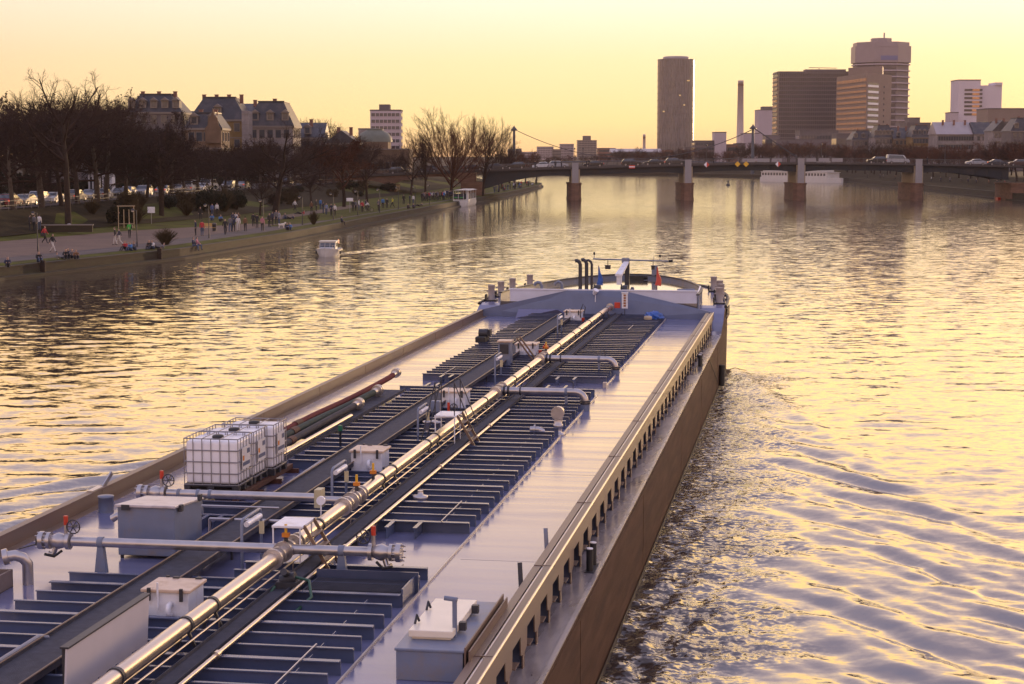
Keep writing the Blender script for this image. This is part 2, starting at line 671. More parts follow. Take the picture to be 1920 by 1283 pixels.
acc = wav_layer(acc, 1.4, .16, .05, (.5, 1, 1))
acc = wav_layer(acc, 3.6, .15, .85, (.6, 1, 1))
acc = wav_layer(acc, 8.0, .06, 1.7, (.8, 1, 1))
ior = N.new('ShaderNodeMath')
ior.operation = 'MULTIPLY_ADD'
L.new(att.outputs['Fac'], ior.inputs[0])
ior.inputs[1].default_value = -1.25
ior.inputs[2].default_value = 2.7
L.new(ior.outputs[0], p.inputs['IOR'])
nn = N.new('ShaderNodeVectorMath')
nn.operation = 'NORMALIZE'
L.new(acc, nn.inputs[0])
L.new(nn.outputs[0], p.inputs['Normal'])
me.materials.append(m)

# ---- materials of the banks
M['grass'] = mat('lawn', (.070, .074, .012), .95, var=.35, vscale=.35, dirt=(.05, .038, .018), dscale=.25, bump=.5, bscale=3, spec=.1)
M['slope'] = mat('winter_slope', (.028, .021, .010), .95, var=.4, vscale=.5, dirt=(.02, .015, .008), dscale=.4, bump=.7, bscale=2, spec=.1)
M['path'] = mat('asphalt_path', (.105, .088, .088), .9, var=.18, vscale=.8, spec=.15, dirt=(.085, .07, .06), dscale=.3)
M['sand'] = mat('gravel_path', (.15, .11, .085), .95, var=.2, vscale=.8, spec=.15)
M['plaza'] = mat('cobbled_plaza', (.165, .112, .085), .8, var=.2, vscale=1.2, dirt=(.075, .058, .054), dscale=.5, stretch=(.4, 2.6, 1), bump=.4, bscale=6, spec=.15)
M['street'] = mat('street_asphalt', (.045, .042, .045), .85, var=.15, vscale=.6)
M['ground'] = mat('city_ground', (.035, .028, .024), .95, var=.3, vscale=.06, spec=.1)
M['quay'] = mat('quay_stone', (.030, .021, .011), .85, var=.3, vscale=1.2, dirt=(.035, .036, .012), dscale=.5, stretch=(.4, .4, 3), bump=.5, bscale=4)
M['sandst'] = mat('red_sandstone', (.18, .098, .062), .8, var=.22, vscale=.9, dirt=(.10, .06, .045), dscale=.5, stretch=(.6, .6, 2.4), bump=.3, bscale=4)

# ---- left bank: stations along the waterline (x, y) with the offsets of its strips
ST = [  # x, y, path outer, plaza outer, toe of slope, top of slope
    (-89.0, -260, 6.4, 24, 24.5, 30), (-61.0, 30, 6.4, 24, 24.5, 29), (-47.5, 100, 6.4, 24, 24.5, 29), (-41.1, 147, 6.4, 24, 24.5, 28),
    (-31.8, 176, 6.4, 23, 24, 28), (-25.9, 212, 6.4, 18, 23, 29), (-23.4, 235, 6.4, 9.5, 20, 30), (-20.8, 261, 6.4, 6.4, 18, 31),
    (-15.8, 306, 6.4, 6.4, 17.5, 32), (-10.3, 355, 6.4, 6.4, 17.5, 32), (-4.0, 410, 6.4, 6.4, 18, 32), (3.5, 490, 6.4, 6.4, 18, 32),
    (9.0, 560, 6.0, 6.0, 16, 30), (9.5, 590, 5.5, 5.5, 14, 26), (3.0, 612, 5.5, 5.5, 14, 26), (-14, 640, 5.5, 5.5, 14, 26), (-60, 690, 5.5, 5.5, 14, 26), (-260, 800, 5.5, 5.5, 14, 26), (-900, 1000, 5.5, 5.5, 14, 26)]
STREET_Z = 3.8


def dense(st, step=9.0):
    out = []
    for a, b in zip(st[:-1], st[1:]):
        n = max(1, int(min(14, sqrt((b[0] - a[0]) ** 2 + (b[1] - a[1]) ** 2) / step)))
        for i in range(n):
            t = i / n
            out.append(tuple(a[k] + (b[k] - a[k]) * t for k in range(len(a))))
    out.append(st[-1])
    return out


SD = dense(ST)
SN = []
for i in range(len(SD)):
    a, b = SD[max(0, i - 2)], SD[min(len(SD) - 1, i + 2)]
    d = Vector((b[0] - a[0], b[1] - a[1])).normalized()
    SN.append(Vector((-d.y, d.x)))


def bank(y, off, z):
    """point `off` metres behind the left waterline where the bank passes y (before its bend)"""
    for i in range(len(SD) - 1):
        if SD[i][1] <= y <= SD[i + 1][1]:
            t = (y - SD[i][1]) / (SD[i + 1][1] - SD[i][1])
            p_ = Vector(SD[i][:2]).lerp(Vector(SD[i + 1][:2]), t)
            n_ = SN[i].lerp(SN[i + 1], t).normalized()
            return Vector((p_.x + n_.x * off, p_.y + n_.y * off, z))
    return Vector((-20 - off, y, z))


def strip(name, fn, matl, lo=0, hi=None, kind='structure'):
    """loft over the stations; fn(station) -> list of (offset, z)"""
    hi = len(SD) if hi is None else hi
    vs, fs, w = [], [], 0
    for i in range(lo, hi):
        pr = fn(SD[i], i)
        w = len(pr)
        for o_, z_ in pr:
            vs.append((SD[i][0] + SN[i].x * o_, SD[i][1] + SN[i].y * o_, z_))
    n = hi - lo
    for i in range(n - 1):
        for k in range(w - 1):
            fs.append([i * w + k, (i + 1) * w + k, (i + 1) * w + k + 1, i * w + k + 1])
    mb = MB()
    mb.add(vs, fs, True)
    o = mb.build(name, matl)
    for pl in o.data.polygons:
        pl.use_smooth = False
    if kind:
        tag(o, kind=kind)
    return o


QZ = 1.05
rj = random.Random(3)
strip('riverside_lawn', lambda s, i: [(.55, QZ + .02), (2.5, QZ + .05), (s[3], QZ + .12), (s[4], QZ + .45), ((s[4] * .6 + s[5] * .4), 2.2 + rj.uniform(-.1, .1)), (s[5], STREET_Z - .1), (s[5] + 1.0, STREET_Z)], M['grass'])
strip('slope', lambda s, i: [(s[4] - .3, QZ + .49), ((s[4] * .6 + s[5] * .4), 2.25 + rj.uniform(-.1, .1)), (s[5], STREET_Z - .06), (s[5] + .6, STREET_Z + .02)], M['slope'])
strip('promenade_path', lambda s, i: [(2.6, QZ + .058), (6.4 if s[2] > 6 else s[2], QZ + .085)], M['path'])
i_pl = [i for i in range(len(SD)) if SD[i][1] < 247]
strip('plaza', lambda s, i: [(6.4, QZ + .09), (s[3] + .05, QZ + .130), (s[3] + .4, QZ + .150)], M['plaza'], 0, i_pl[-1] + 1)
i_gp = [i for i in range(len(SD)) if 240 < SD[i][1] < 480 and SD[i][0] > -40]
strip('gravel_path', lambda s, i: [(10.4 + 1.2 * sin(SD[i][1] * .02), QZ + .235), (13.2 + 1.2 * sin(SD[i][1] * .02), QZ + .335)], M['sand'], i_gp[0], i_gp[-1] + 1)
strip('street', lambda s, i: [(s[5] + 3.2, STREET_Z + .012), (s[5] + 15, STREET_Z + .016)], M['street'], 0, [i for i in range(len(SD)) if SD[i][1] < 590][-1])
strip('pavement', lambda s, i: [(s[5] + 1.0, STREET_Z + .13), (s[5] + 3.0, STREET_Z + .13), (s[5] + 3.2, STREET_Z + .13), (s[5] + 3.2, STREET_Z)], M['path'], 0, [i for i in range(len(SD)) if SD[i][1] < 590][-1])
gr = MB()
ng = len(SD)
vs = []
for i in range(ng):
    o1, o2 = SD[i][5] + .9, 0
    vs.append((SD[i][0] + SN[i].x * o1, SD[i][1] + SN[i].y * o1, STREET_Z))
    vs.append((SD[i][0] - 4000 if SD[i][1] < 690 else SD[i][0] - 4000, SD[i][1] + (0 if SD[i][1] < 590 else (SD[i][1] - 590) * 3), STREET_Z))
gr.add(vs, [[2 * i, 2 * i + 1, 2 * i + 3, 2 * i + 2] for i in range(ng - 1)])
tag(gr.build('city_ground', M['ground']), kind='structure')


def quay(name, pts, nrm, zt, matl, label):
    """stone quay wall with a low footing ledge along a waterline"""
    mb = MB()
    prof = [(-.55, -1.2), (-.55, .22), (-.02, .30), (.0, zt - .12), (-.05, zt - .12), (-.05, zt), (.6, zt), (.6, -1.2)]
    vs, fs = [], []
    w = len(prof)
    for p_, n_ in zip(pts, nrm):
        for o_, z_ in prof:
            vs.append((p_[0] + n_.x * o_, p_[1] + n_.y * o_, z_))
    for i in range(len(pts) - 1):
        for k in range(w - 1):
            fs.append([i * w + k, (i + 1) * w + k, (i + 1) * w + k + 1, i * w + k + 1])
    mb.add(vs, fs)
    o = mb.build(name, matl)
    return tag(o, label, 'wall')


quay('quay_wall', [s[:2] for s in SD], SN, QZ, M['quay'], 'low mossy stone quay wall along the left riverside lawn')

# ---- right / far bank
RB = [(104, -260), (106, 200), (108, 330), (110, 409), (113, 480), (118, 580), (122, 669), (112, 740), (92, 810), (73, 862), (36, 893), (-100, 950), (-500, 1120), (-1200, 1300)]
RD = dense(RB, 18)
RN = []
for i in range(len(RD)):
    a, b = RD[max(0, i - 2)], RD[min(len(RD) - 1, i + 2)]
    d = Vector((b[0] - a[0], b[1] - a[1])).normalized()
    RN.append(Vector((d.y, -d.x)))
quay('quay_wall', [s[:2] for s in RD], RN, 1.6, M['quay'], 'long dark stone quay wall along the far right bank')
mb = MB()
vs = []
for p_, n_ in zip(RD, RN):
    for o_, z_ in ((.55, 1.58), (3, 1.62), (9, 1.7), (16, 3.4), (20, 4.0), (26, 4.0)):
        vs.append((p_[0] + n_.x * o_, p_[1] + n_.y * o_, z_))
nn_ = len(RD)
mb.add(vs, [[i * 6 + k, (i + 1) * 6 + k, (i + 1) * 6 + k + 1, i * 6 + k + 1] for i in range(nn_ - 1) for k in range(5)])
tag(mb.build('right_bank_lawn', M['slope']), kind='structure')
mb = MB()
vs = []
for i, (p_, n_) in enumerate(zip(RD, RN)):
    vs.append((p_[0] + n_.x * 25.5, p_[1] + n_.y * 25.5, 4.0))
    if p_[0] > 72:
        vs.append((4500, p_[1] * (1 if p_[1] < 600 else 1 + (p_[1] - 600) / 80), 4.0))
    else:
        vs.append((4500 * (p_[0] + 1200) / 1272 if p_[0] > -1200 else p_[0], 5000, 4.0))
mb.add(vs, [[2 * i, 2 * i + 1, 2 * i + 3, 2 * i + 2] for i in range(nn_ - 1)])
tag(mb.build('far_ground', M['ground']), kind='structure')

# ================================================================== TANK BARGE
ZD, ZG, ZC = 2.70, 2.14, 3.00          # trunk deck, gangway, coaming top
barge = empty('tank_barge', B_ORG, -BYAW, 'long grey inland tank barge with pipework on its deck heading up the river', 'barge')


def part(mb, name, m_, parent=None, bevel=0.0, label=None):
    o = mb.build(name, M[m_] if isinstance(m_, str) else m_, parent or barge, bevel)
    if label:
        o['label'] = label
    return o


def hw(t):
    """half width of the hull at deck level: parallel body, then a bluff rounded bow"""
    if t < 84:
        return 5.64
    u = min(1.0, (t - 84) / 15.5)
    return 5.64 * max(0.0, 1 - u ** 2.6) ** .55


def sheer(t):
    """height of the side at deck edge: gangway level, rising at the bow"""
    u = min(1, max(0, (t - 80.5) / 3.5))
    return ZG + 1.04 * u * u * (3 - 2 * u)


ts = [-12 + i * 4.0 for i in range(23)] + [78, 80, 82, 83.5, 85, 86.5, 88, 89.5, 91, 92.5, 94, 95.2, 96.3, 97.2, 98, 98.6, 99.1, 99.4, 99.5]
ts = sorted(set(ts))
mb = MB()
ring = []
for sgn in (1, -1):
    vs, fs = [], []
    for t in ts:
        h = hw(t)
        zt = sheer(t)
        fl = .10 * min(1, max(0, (t - 88) / 6))
        for (dx, dt, z) in ((0, 0, zt), (0, 0, zt * .5 + .3), (-.02 - 8 * fl * (h < 5), -6 * fl, .28), (-.05 - 9 * fl * (h < 5), -9 * fl, -.9)):
            vs.append((sgn * max(0.0, h + (dx if h > .8 else 0)), t + dt, z))
    for i in range(len(ts) - 1):
        for k in range(3):
            fs.append([i * 4 + k, (i + 1) * 4 + k, (i + 1) * 4 + k + 1, i * 4 + k + 1])
    mb.add(vs, fs)
mb.quad((-5.64, -12, ZG), (5.64, -12, ZG), (5.6, -12, -.9), (-5.6, -12, -.9))
hull = part(mb, 'hull', 'hull')
mb = MB()
for sgn in (1, -1):                                                  # rubbing strake, weld seams as thin proud strips
    for i in range(len(ts) - 1):
        a, b = ts[i], ts[i + 1]
        if b > 86:
            break
        mb.box(sgn * 5.625 - .03, a, ZG - .16, sgn * 5.625 + .03, b, ZG - .06)
for t in (8, 20, 31, 43, 56, 66, 77):
    mb.box(5.642, t, .1, 5.648, t + .03, ZG - .17)
part(mb, 'rubbing_strake', 'hull', hull)
mb = MB()
for sgn in (1, -1):
    for i in range(len(ts) - 1):
        if ts[i + 1] <= 86:
            mb.box(sgn * 5.646 - .004, ts[i], -.3, sgn * 5.646 + .004, ts[i + 1], .13)
part(mb, 'waterline_band', mat('waterline_grime', (.05, .035, .022), .6, var=.3, vscale=2), hull)

# gangways beside the trunk
for sgn in (1, -1):
    mb = MB()
    x0, x1 = sorted((sgn * 5.0, sgn * 5.635))
    mb.box(x0, -12, ZG - .25, x1, 84, ZG)
    x0, x1 = sorted((sgn * 5.56, sgn * 5.638))
    mb.box(x0, -12, ZG, x1, 84, ZG + .035)                           # raised fish plate at the edge
    g = part(mb, 'gangway', mat('gangway_paint', (.30, .26, .255), .26, var=.2, vscale=1.6, dirt=(.13, .10, .10), dscale=2.2, stretch=(1.4, .3, 1), rvar=.14, detail=8) if sgn == 1 else MATS['gangway_paint'])

# trunk: deck and side walls
mb = MB()
mb.box(-5.0, -12, ZG - .3, 5.0, 81.9, ZD)
trunk = part(mb, 'trunk_deck', 'deck')
mb = MB()
for t in (5.5, 14.2, 22.9, 32.2, 41.3, 50.2, 55.3, 64.7, 73.9):        # weld seams across the deck plates
    mb.box(3.3, t, ZD - .01, 4.88, t + .02, ZD + .003)
    mb.box(-4.9, t, ZD - .01, -3.3, t + .02, ZD + .003)
part(mb, 'weld_seam', 'deck', trunk)

for sgn in (1, -1):
    mb = MB()
    mbr = MB()
    if sgn == 1:
        mb.box(4.90, -12, ZD, 4.93, 81.9, ZC - .02)
        mb.box(4.88, -12, ZC - .02, 5.01, 81.9, ZC)                  # inner flat
        mb.box(5.01, -12, ZC - .10, 5.07, 81.9, ZC - .06)            # cable trough
        mb.box(5.07, -12, ZC - .02, 5.23, 81.9, ZC + .005)           # outer flat
        mb.box(5.20, -12, ZC - .30, 5.22, 81.9, ZC - .02)            # outer apron
        t = -11.0
        while t < 81:
            mbr.box(5.01, t, ZG, 5.195, t + .02, ZC - .1)            # bracket
            mb.slab([(5.20, t - .30, ZC - .29), (5.20, t + .36, ZC - .29), (5.20, t + .32, ZG + .26), (5.20, t + .09, ZG + .22), (5.20, t + .09, ZG), (5.20, t - .07, ZG), (5.20, t - .07, ZG + .22), (5.20, t - .26, ZG + .26)], (.02, 0, 0))
            mb.box(5.06, t + .48, ZG + .22, 5.24, t + .86, ZG + .24)  # little shelf between two ports
            t += 1.42
    else:
        mb.box(-5.24, -12, ZD - .3, -5.20, 81.9, ZC)
        mb.box(-5.34, -12, ZC - .02, -5.18, 81.9, ZC + .004)
        mb.box(-5.2, -12, ZD - .02, -5.0, 81.9, ZD + .003)
        t = -10.6
        while t < 81:
            mb.box(-5.4, t, ZG, -5.24, t + .02, ZC - .02)
            t += 1.42
    co = part(mb, 'coaming', 'coam')
    if mbr.v:
        mbr.box(5.001, -12, ZG, 5.006, 81.9, ZC - .3)  # thin dark sheet on the trunk side paints the shade inside the ports
        part(mbr, 'bracket_and_port_shade', 'beam', co)
    mb = MB()
    t = -10.0
    while t < 80:
        if sgn == 1:
            mb.box(4.89, t, ZC - .004, 5.24, t + .03, ZC + .012)
        else:
            mb.box(-5.2, t, ZD, -5.192, t + .02, ZC)
        t += 5.8
    part(mb, 'joint_strap', 'coam', co)
mb = MB()
mb.tube([(5.04, -12, ZC - .035), (5.04, 81.5, ZC - .035)], .025, 8)
part(mb, 'cable_pipe', 'pipe')
mb = MB()
mb.tube([(5.215, -12, ZC + .02), (5.215, 81.8, ZC + .02)], .022, 8)
part(mb, 'rail_bead', 'steel')

# drip bar at the ends of the deck beams
mb = MB()
mb.box(3.10, 5, ZD, 3.125, 55.3, ZD + .035)
mb.box(3.10, 57.3, ZD, 3.125, 81.6, ZD + .035)
mb.box(3.06, 57.2, ZD, 3.18, 57.35, ZD + .16)
part(mb, 'drip_bar', mat('drip_bar_paint', (.50, .42, .36), .3, var=.1))

# transverse deck beams, each a part of its own (angle bars on edge)
BT = .21
bi = 0


def beam(t, x0, x1, top=.06, hh=BT):
    global bi
    mb = MB()
    mb.box(x0, t, ZD, x1, t + .022, ZD + hh)
    mb.box(x0, t - top, ZD + hh, x1, t + .022, ZD + hh + .018)
    if x1 > 2.6:
        mb.box(2.55, t + .022, ZD, 2.562, t + .3, ZD + hh * .98)
    o = part(mb, 'deck_beam', 'beam')
    bi += 1
    return o


t = 20.6
k = 0
tl = []
while t < 81.6:
    wide = .10 if k % 3 == 0 else .045
    gapR = 30.75 < t < 34.0 or 55.3 < t < 57.6
    gapL = 29.6 < t < 34.4 or 55.3 < t < 57.9
    if not gapR and not gapL:
        x0, x1 = -2.95, 3.05
        if 36.0 < t < 41:
            x0 = -1.5
        elif 41 <= t <= 54.5:
            x0 = -2.5
        beam(t + random.uniform(-.025, .025), x0 + random.uniform(-.04, .04), x1 + random.uniform(-.03, .03), wide)
    elif not gapR:
        beam(t, -.2, 3.05, wide)
    elif not gapL:
        beam(t, -2.95, .2, wide)
    tl.append(t)
    t += .66
    k += 1
mb = MB()
for x in (-2.2, -1.9, 1.55, 2.1):                                        # longitudinal brackets at the ends of the beam fields
    for t0, t1 in ((33.75, 34.2), (55.0, 55.5), (57.3, 57.7)):
        mb.box(x, t0, ZD, x + .02, t1 + .3, ZD + BT)
        mb.box(x - .03, t0, ZD + BT, x + .05, t1 + .3, ZD + BT + .015)
part(mb, 'beam_bracket', 'beam')
mb = MB()
mb.bar((2.5, 23.2, ZD + .24), (2.5, 25.3, ZD + .24), .02, .02)
mb.bar((2.5, 34.4, ZD + .24), (2.5, 36.5, ZD + .24), .02, .02)
mb.bar((-2.2, 58, ZD + .24), (-2.2, 60, ZD + .24), .02, .02)
mb.bar((-2.2, 72, ZD + .24), (-2.2, 74, ZD + .24), .02, .02)
mb.bar((2.2, 74, ZD + .24), (2.2, 76, ZD + .24), .02, .02)
part(mb, 'tie_rod', 'pipe')

# ---------------------------------------------------------------- main cargo pipe
PX, PZ, PR = .62, 3.22, .115
mb = MB()
mb.tube([(PX, 8, PZ), (PX, 29.4, PZ)], PR, 20)
mb.tube([(PX, 30.9, PZ), (PX, 34.1, PZ)], PR, 20)
mb.tube([(PX, 35.6, PZ), (PX, 51.4, PZ)], PR, 20)
mb.tube([(PX, 52.6, PZ), (PX, 60.0, PZ)], PR, 20)
mb.tube([(PX, 61.2, PZ), (PX, 83.2 - 1.6, PZ)], PR, 20)
pipe = part(mb, 'main_pipe', 'steel')
for a, b in ((29.4, 30.9), (34.1, 35.6), (51.4, 52.6), (60.0, 61.2)):
    mb = MB()
    n = int((b - a) / .26)
    mb.tube([(PX, a, PZ), (PX, b, PZ)], PR * .96, 18)
    for i in range(n + 1):
        y = a + (b - a) * i / n
        rr = PR * (1.55 if i % 2 == 0 else 1.3)
        mb.tube([(PX, y - .035, PZ), (PX, y + .035, PZ)], rr, 18)
    part(mb, 'flange_joint', 'pipe', pipe)
mb = MB()
mb.tube([(PX, 81.55, PZ), (PX, 81.72, PZ)], PR * 1.5, 18)
part(mb, 'end_flange', 'pipe', pipe)
for t in (22.3, 25.0, 26.2, 32.3, 37.2, 38.3, 41.9, 42.9, 46.0, 49.6, 54.6, 57.3, 64.5, 68.5, 70.3, 73.6, 77.4, 80.0):
    mb = MB()
    mb.tube([(PX, t - .04, PZ), (PX, t + .04, PZ)], PR * 1.14, 18)
    mb.box(PX - .13, t - .02, PZ - .13, PX - .10, t + .02, PZ)
    mb.bar((PX + .05, t, PZ - .1), (PX + .24, t, ZD), .05, .04)
    mb.bar((PX - .05, t, PZ - .1), (PX - .18, t, ZD), .05, .04)
    part(mb, 'pipe_clamp', 'dark', pipe)

mb = MB()
mb.box(.90, 8, ZD + .22, 1.20, 81.3, ZD + .25)
mb.box(.895, 8, ZD + .22, .91, 81.3, ZD + .30)
mb.box(1.19, 8, ZD + .22, 1.205, 81.3, ZD + .30)
for t in range(9, 81, 3):
    mb.box(.92, t, ZD, 1.18, t + .05, ZD + .22)
part(mb, 'cable_tray', 'grating')
mb = MB()
mb.tube([(1.29, 8, ZD + .27), (1.29, 49.8, ZD + .27)], .036, 10)
for t in (31.6, 40.3, 46.7, 24.4):
    mb.tube([(1.29, t - .06, ZD + .27), (1.29, t + .06, ZD + .27)], .06, 10)
for t in range(10, 50, 4):
    mb.box(1.27, t, ZD, 1.31, t + .04, ZD + .25)
part(mb, 'heating_pipe', 'steel')
mb = MB()
mb.tube([(.80, 8, ZD + .36), (.80, 77, ZD + .36)], .018, 8)
for t in range(10, 77, 4):
    mb.tube([(.80, t, ZD), (.80, t, ZD + .36)], .014, 6)
part(mb, 'guide_rod', 'steel')
mb = MB()
mb.tube([(.54, 20, PZ - .22), (.54, 58, PZ - .22)], .028, 8)
part(mb, 'stripping_pipe', 'steel')


# ---------------------------------------------------------------- cross pipes with valves
def wheel(mb, c, r, ax='y'):
    pts = []
    for i in range(17):
        a = 2 * pi * i / 16
        pts.append((c[0] + r * cos(a), c[1], c[2] + r * sin(a)))
    mb.tube(pts, .012, 6, False)
    for i in range(3):
        a = pi * i / 3
        mb.bar((c[0] + r * cos(a), c[1], c[2] + r * sin(a)), (c[0] - r * cos(a), c[1], c[2] - r * sin(a)), .014, .014)
    mb.tube([(c[0], c[1] - .03, c[2]), (c[0], c[1] + .16, c[2])], .018, 8)


def valve_end(x, t, z, sgn, parent):
    mb = MB()
    mb.tube([(x - sgn * .02, t, z), (x + sgn * .05, t, z)], .15, 16)
    mb.tube([(x + sgn * .05, t, z), (x + sgn * .12, t, z), (x + sgn * .20, t, z), (x + sgn * .28, t, z), (x + sgn * .36, t, z)], [.09, .125, .15, .115, .09], 16)
    mb.tube([(x + sgn * .34, t, z), (x + sgn * .40, t, z)], .15, 16)
    mb.tube([(x + sgn * .46, t, z), (x + sgn * .55, t, z)], .16, 18)
    mb.tube([(x + sgn * .40, t, z), (x + sgn * .46, t, z)], .10, 12)
    for i in range(8):
        a = 2 * pi * i / 8
        mb.tube([(x + sgn * .38, t + .135 * cos(a), z + .135 * sin(a)), (x + sgn * .60, t + .135 * cos(a), z + .135 * sin(a))], .012, 5)
    mb.tube([(x + sgn * .06, t, z + .08), (x + sgn * .06, t, z + .30)], .035, 8)
    mb.tube([(x + sgn * .25, t, z - .1), (x + sgn * .3, t - .02, z - .24), (x + sgn * .38, t - .04, z - .22)], .05, 8)
    v = part(mb, 'valve', 'pipe', parent)
    mb = MB()
    mb.tube([(x + sgn * .06, t, z + .29), (x + sgn * .06, t, z + .45)], .042, 8)
    part(mb, 'valve_cap', 'red', v, label='red valve cap')
    mb = MB()
    wheel(mb, (x - sgn * .10, t - .06, z + .27), .12)
    part(mb, 'handwheel', 'dark', v)
    mb = MB()
    mb.tube([(x + sgn * .12, t - .05, z - .16), (x + sgn * .25, t - .1, z - .26), (x + sgn * .42, t - .12, z - .22)], .025, 6)
    part(mb, 'strap', 'black', v)


def post(mb, x, t, z0, z1, w=.16):
    mb.slab([(x - w / 2 - .03, t - .06, z0), (x + w / 2 + .03, t - .06, z0), (x + w / 2 - .03, t - .06, z1), (x - w / 2 + .03, t - .06, z1)], (0, .12, 0))


cp1 = MB()
cp1.tube([(-3.25, 30.15, PZ + .02), (2.10, 30.15, PZ + .02)], .085, 18)
p1 = part(cp1, 'cross_pipe', 'pipe')
valve_end(-3.30, 30.15, PZ + .02, -1, p1)
valve_end(2.12, 30.15, PZ + .02, 1, p1)
mb = MB()
post(mb, -2.72, 30.15, ZD, PZ - .02)
post(mb, 1.62, 30.15, ZD, PZ - .02)
for x in (-2.72, 1.62):
    mb.tube([(x - .05, 30.15, PZ + .02), (x + .05, 30.15, PZ + .02)], .1, 16)
part(mb, 'pipe_support', 'greyp', p1, .006)
cp2 = MB()
cp2.tube([(-3.2, 34.85, PZ + .02), (-.02, 34.85, PZ + .02)], .085, 18)
cp2.tube([(-.02, 34.85, PZ - .02), (.55, 34.85, PZ - .02)], .075, 18)
p2 = part(cp2, 'cross_pipe', 'pipe')
valve_end(-3.25, 34.85, PZ + .02, -1, p2)
mb = MB()
post(mb, -2.55, 34.85, ZD, PZ - .02)
for x in (-2.95, -2.55, -2.3):
    mb.tube([(x - .03, 34.85, PZ + .02), (x + .03, 34.85, PZ + .02)], .1, 16)
part(mb, 'pipe_support', 'greyp', p2, .006)
mb = MB()
mb.box(-.12, 34.7, PZ - .16, .02, 35.0, PZ + .2)
part(mb, 'junction_box', mat('cream_box', (.55, .48, .30), .5, var=.1), p2)
mb = MB()
mb.tube([(-1.9, 33.6, PZ - .22), (.3, 33.6, PZ - .22)], .035, 10)
mb.tube([(-1.9, 33.6, PZ - .22), (-1.9, 33.6, ZD)], .03, 8)
mb.tube([(-2.6, 33.9, ZD + .5), (-.6, 33.9, ZD + .5)], .02, 8)
part(mb, 'drain_pipe', 'pipe')

for (t, xa, zd) in ((60.6, 2.80, 0), (52.0, 2.84, 0)):
    mb = MB()
    el = [(PX + .1, t, PZ), (xa, t, PZ)]
    for i in range(1, 8):
        a = pi / 2 * i / 7
        el.append((xa + .30 * sin(a), t, PZ - .30 * (1 - cos(a))))
    el.append((xa + .30, t, ZD + .18))
    mb.tube(el, .105, 18)
    c = part(mb, 'cross_pipe', 'pipe')
    mb = MB()
    mb.tube([(xa + .30, t, ZD + .18), (xa + .30, t, ZD + .22)], .155, 18)
    mb.tube([(xa + .30, t, ZD + .28), (xa + .30, t, ZD + .24)], .155, 18)
    mb.tube([(PX + .14, t, PZ), (PX + .2, t, PZ)], .15, 18)
    mb.tube([(PX + .26, t, PZ), (PX + .32, t, PZ)], .15, 18)
    mb.tube([(PX + .62, t, PZ), (PX + .66, t, PZ)], .13, 18)
    part(mb, 'flange_joint', 'dark', c)
    mb = MB()
    mb.tube([(xa + .30, t, ZD), (xa + .30, t, ZD + .2)], .13, 18)
    part(mb, 'pipe_base', 'greyp', c)
    mb = MB()
    mb.tube([(xa - .25, t - .04, PZ), (xa - .25, t + .04, PZ)], .01, 4)
    mb.tube([(xa - .29, t, PZ), (xa - .21, t, PZ)], .116, 18)
    mb.box(xa - .29, t - .03, ZD, xa - .21, t + .03, PZ - .09)
    part(mb, 'pipe_support', 'greyp', c)
    mb = MB()
    mb.tube([(xa - .05, t, PZ + .1), (xa - .05, t, PZ + .27), (xa - .1, t, PZ + .31), (xa - .2, t, PZ + .31)], .014, 6)
    part(mb, 'vent_tube', 'dark', c)

# pressure vents beside the drip bar
for (x, t, sgn) in ((3.02, 47.2, 1),):
    mb = MB()
    mb.lathe([(.17, 0), (.17, .05), (.10, .07), (.10, .2), (.13, .22), (.13, .28), (.1, .3), (.12, .44), (.12, .52)], (x, t, ZD), 16)
    mb.tube([(x, t - .13, ZD + .6), (x, t + .13, ZD + .6)], .15, 18)
    v = part(mb, 'pressure_vent', 'pipe')
    mb = MB()
    mb.tube([(x, t - .15, ZD + .6), (x, t - .19, ZD + .6)], .175, 18)
    part(mb, 'vent_cover', 'pipe', v)
mb = MB()
mb.tube([(2.4, 46.4, ZD + .26), (2.62, 46.4, ZD + .26), (2.72, 46.4, ZD + .22), (2.76, 46.4, ZD + .12), (2.76, 46.4, ZD)], .075, 12)
mb.tube([(2.5, 46.4, ZD + .26), (2.54, 46.4, ZD + .26)], .12, 14)
mb.tube([(2.76, 46.4, ZD + .03), (2.76, 46.4, ZD + .07)], .12, 14)
part(mb, 'gooseneck_vent', 'pipe')
mb = MB()
mb.tube([(-3.62, 29.1, ZD), (-3.62, 29.1, ZD + .36), (-3.68, 29.05, ZD + .47), (-3.8, 29.0, ZD + .52), (-3.93, 28.95, ZD + .50)], .095, 14)
mb.tube([(-3.9, 28.96, ZD + .51), (-3.98, 28.93, ZD + .49)], .14, 14)
gv = part(mb, 'gooseneck_vent', 'pipe')
mb = MB()
mb.bar((-3.75, 29.05, ZD + .62), (-3.5, 29.2, ZD + .68), .02, .02)
mb.bar((-3.5, 29.2, ZD + .66), (-3.5, 29.2, ZD + .78), .02, .02)
part(mb, 'vent_handle', 'dark', gv)
mb = MB()
mb.tube([(-2.7, 31.4, ZD + .45), (-2.7, 31.4, ZD + .62), (-2.78, 31.4, ZD + .74), (-2.9, 31.4, ZD + .76), (-3.0, 31.4, ZD + .70)], .07, 12)
part(mb, 'gooseneck_vent', 'pipe')
mb = MB()
mb.box(-4.35, 27.6, ZD, -3.8, 28.9, ZD + .02)
for a in ((-4.35, 27.6, -4.31, 28.9), (-3.84, 27.6, -3.8, 28.9), (-4.35, 27.6, -3.8, 27.64), (-4.35, 28.86, -3.8, 28.9)):
    mb.box(a[0], a[1], ZD, a[2], a[3], ZD + .30)
part(mb, 'drip_tub', mat('tub_paint', (.17, .13, .12), .6, var=.2, vscale=5))


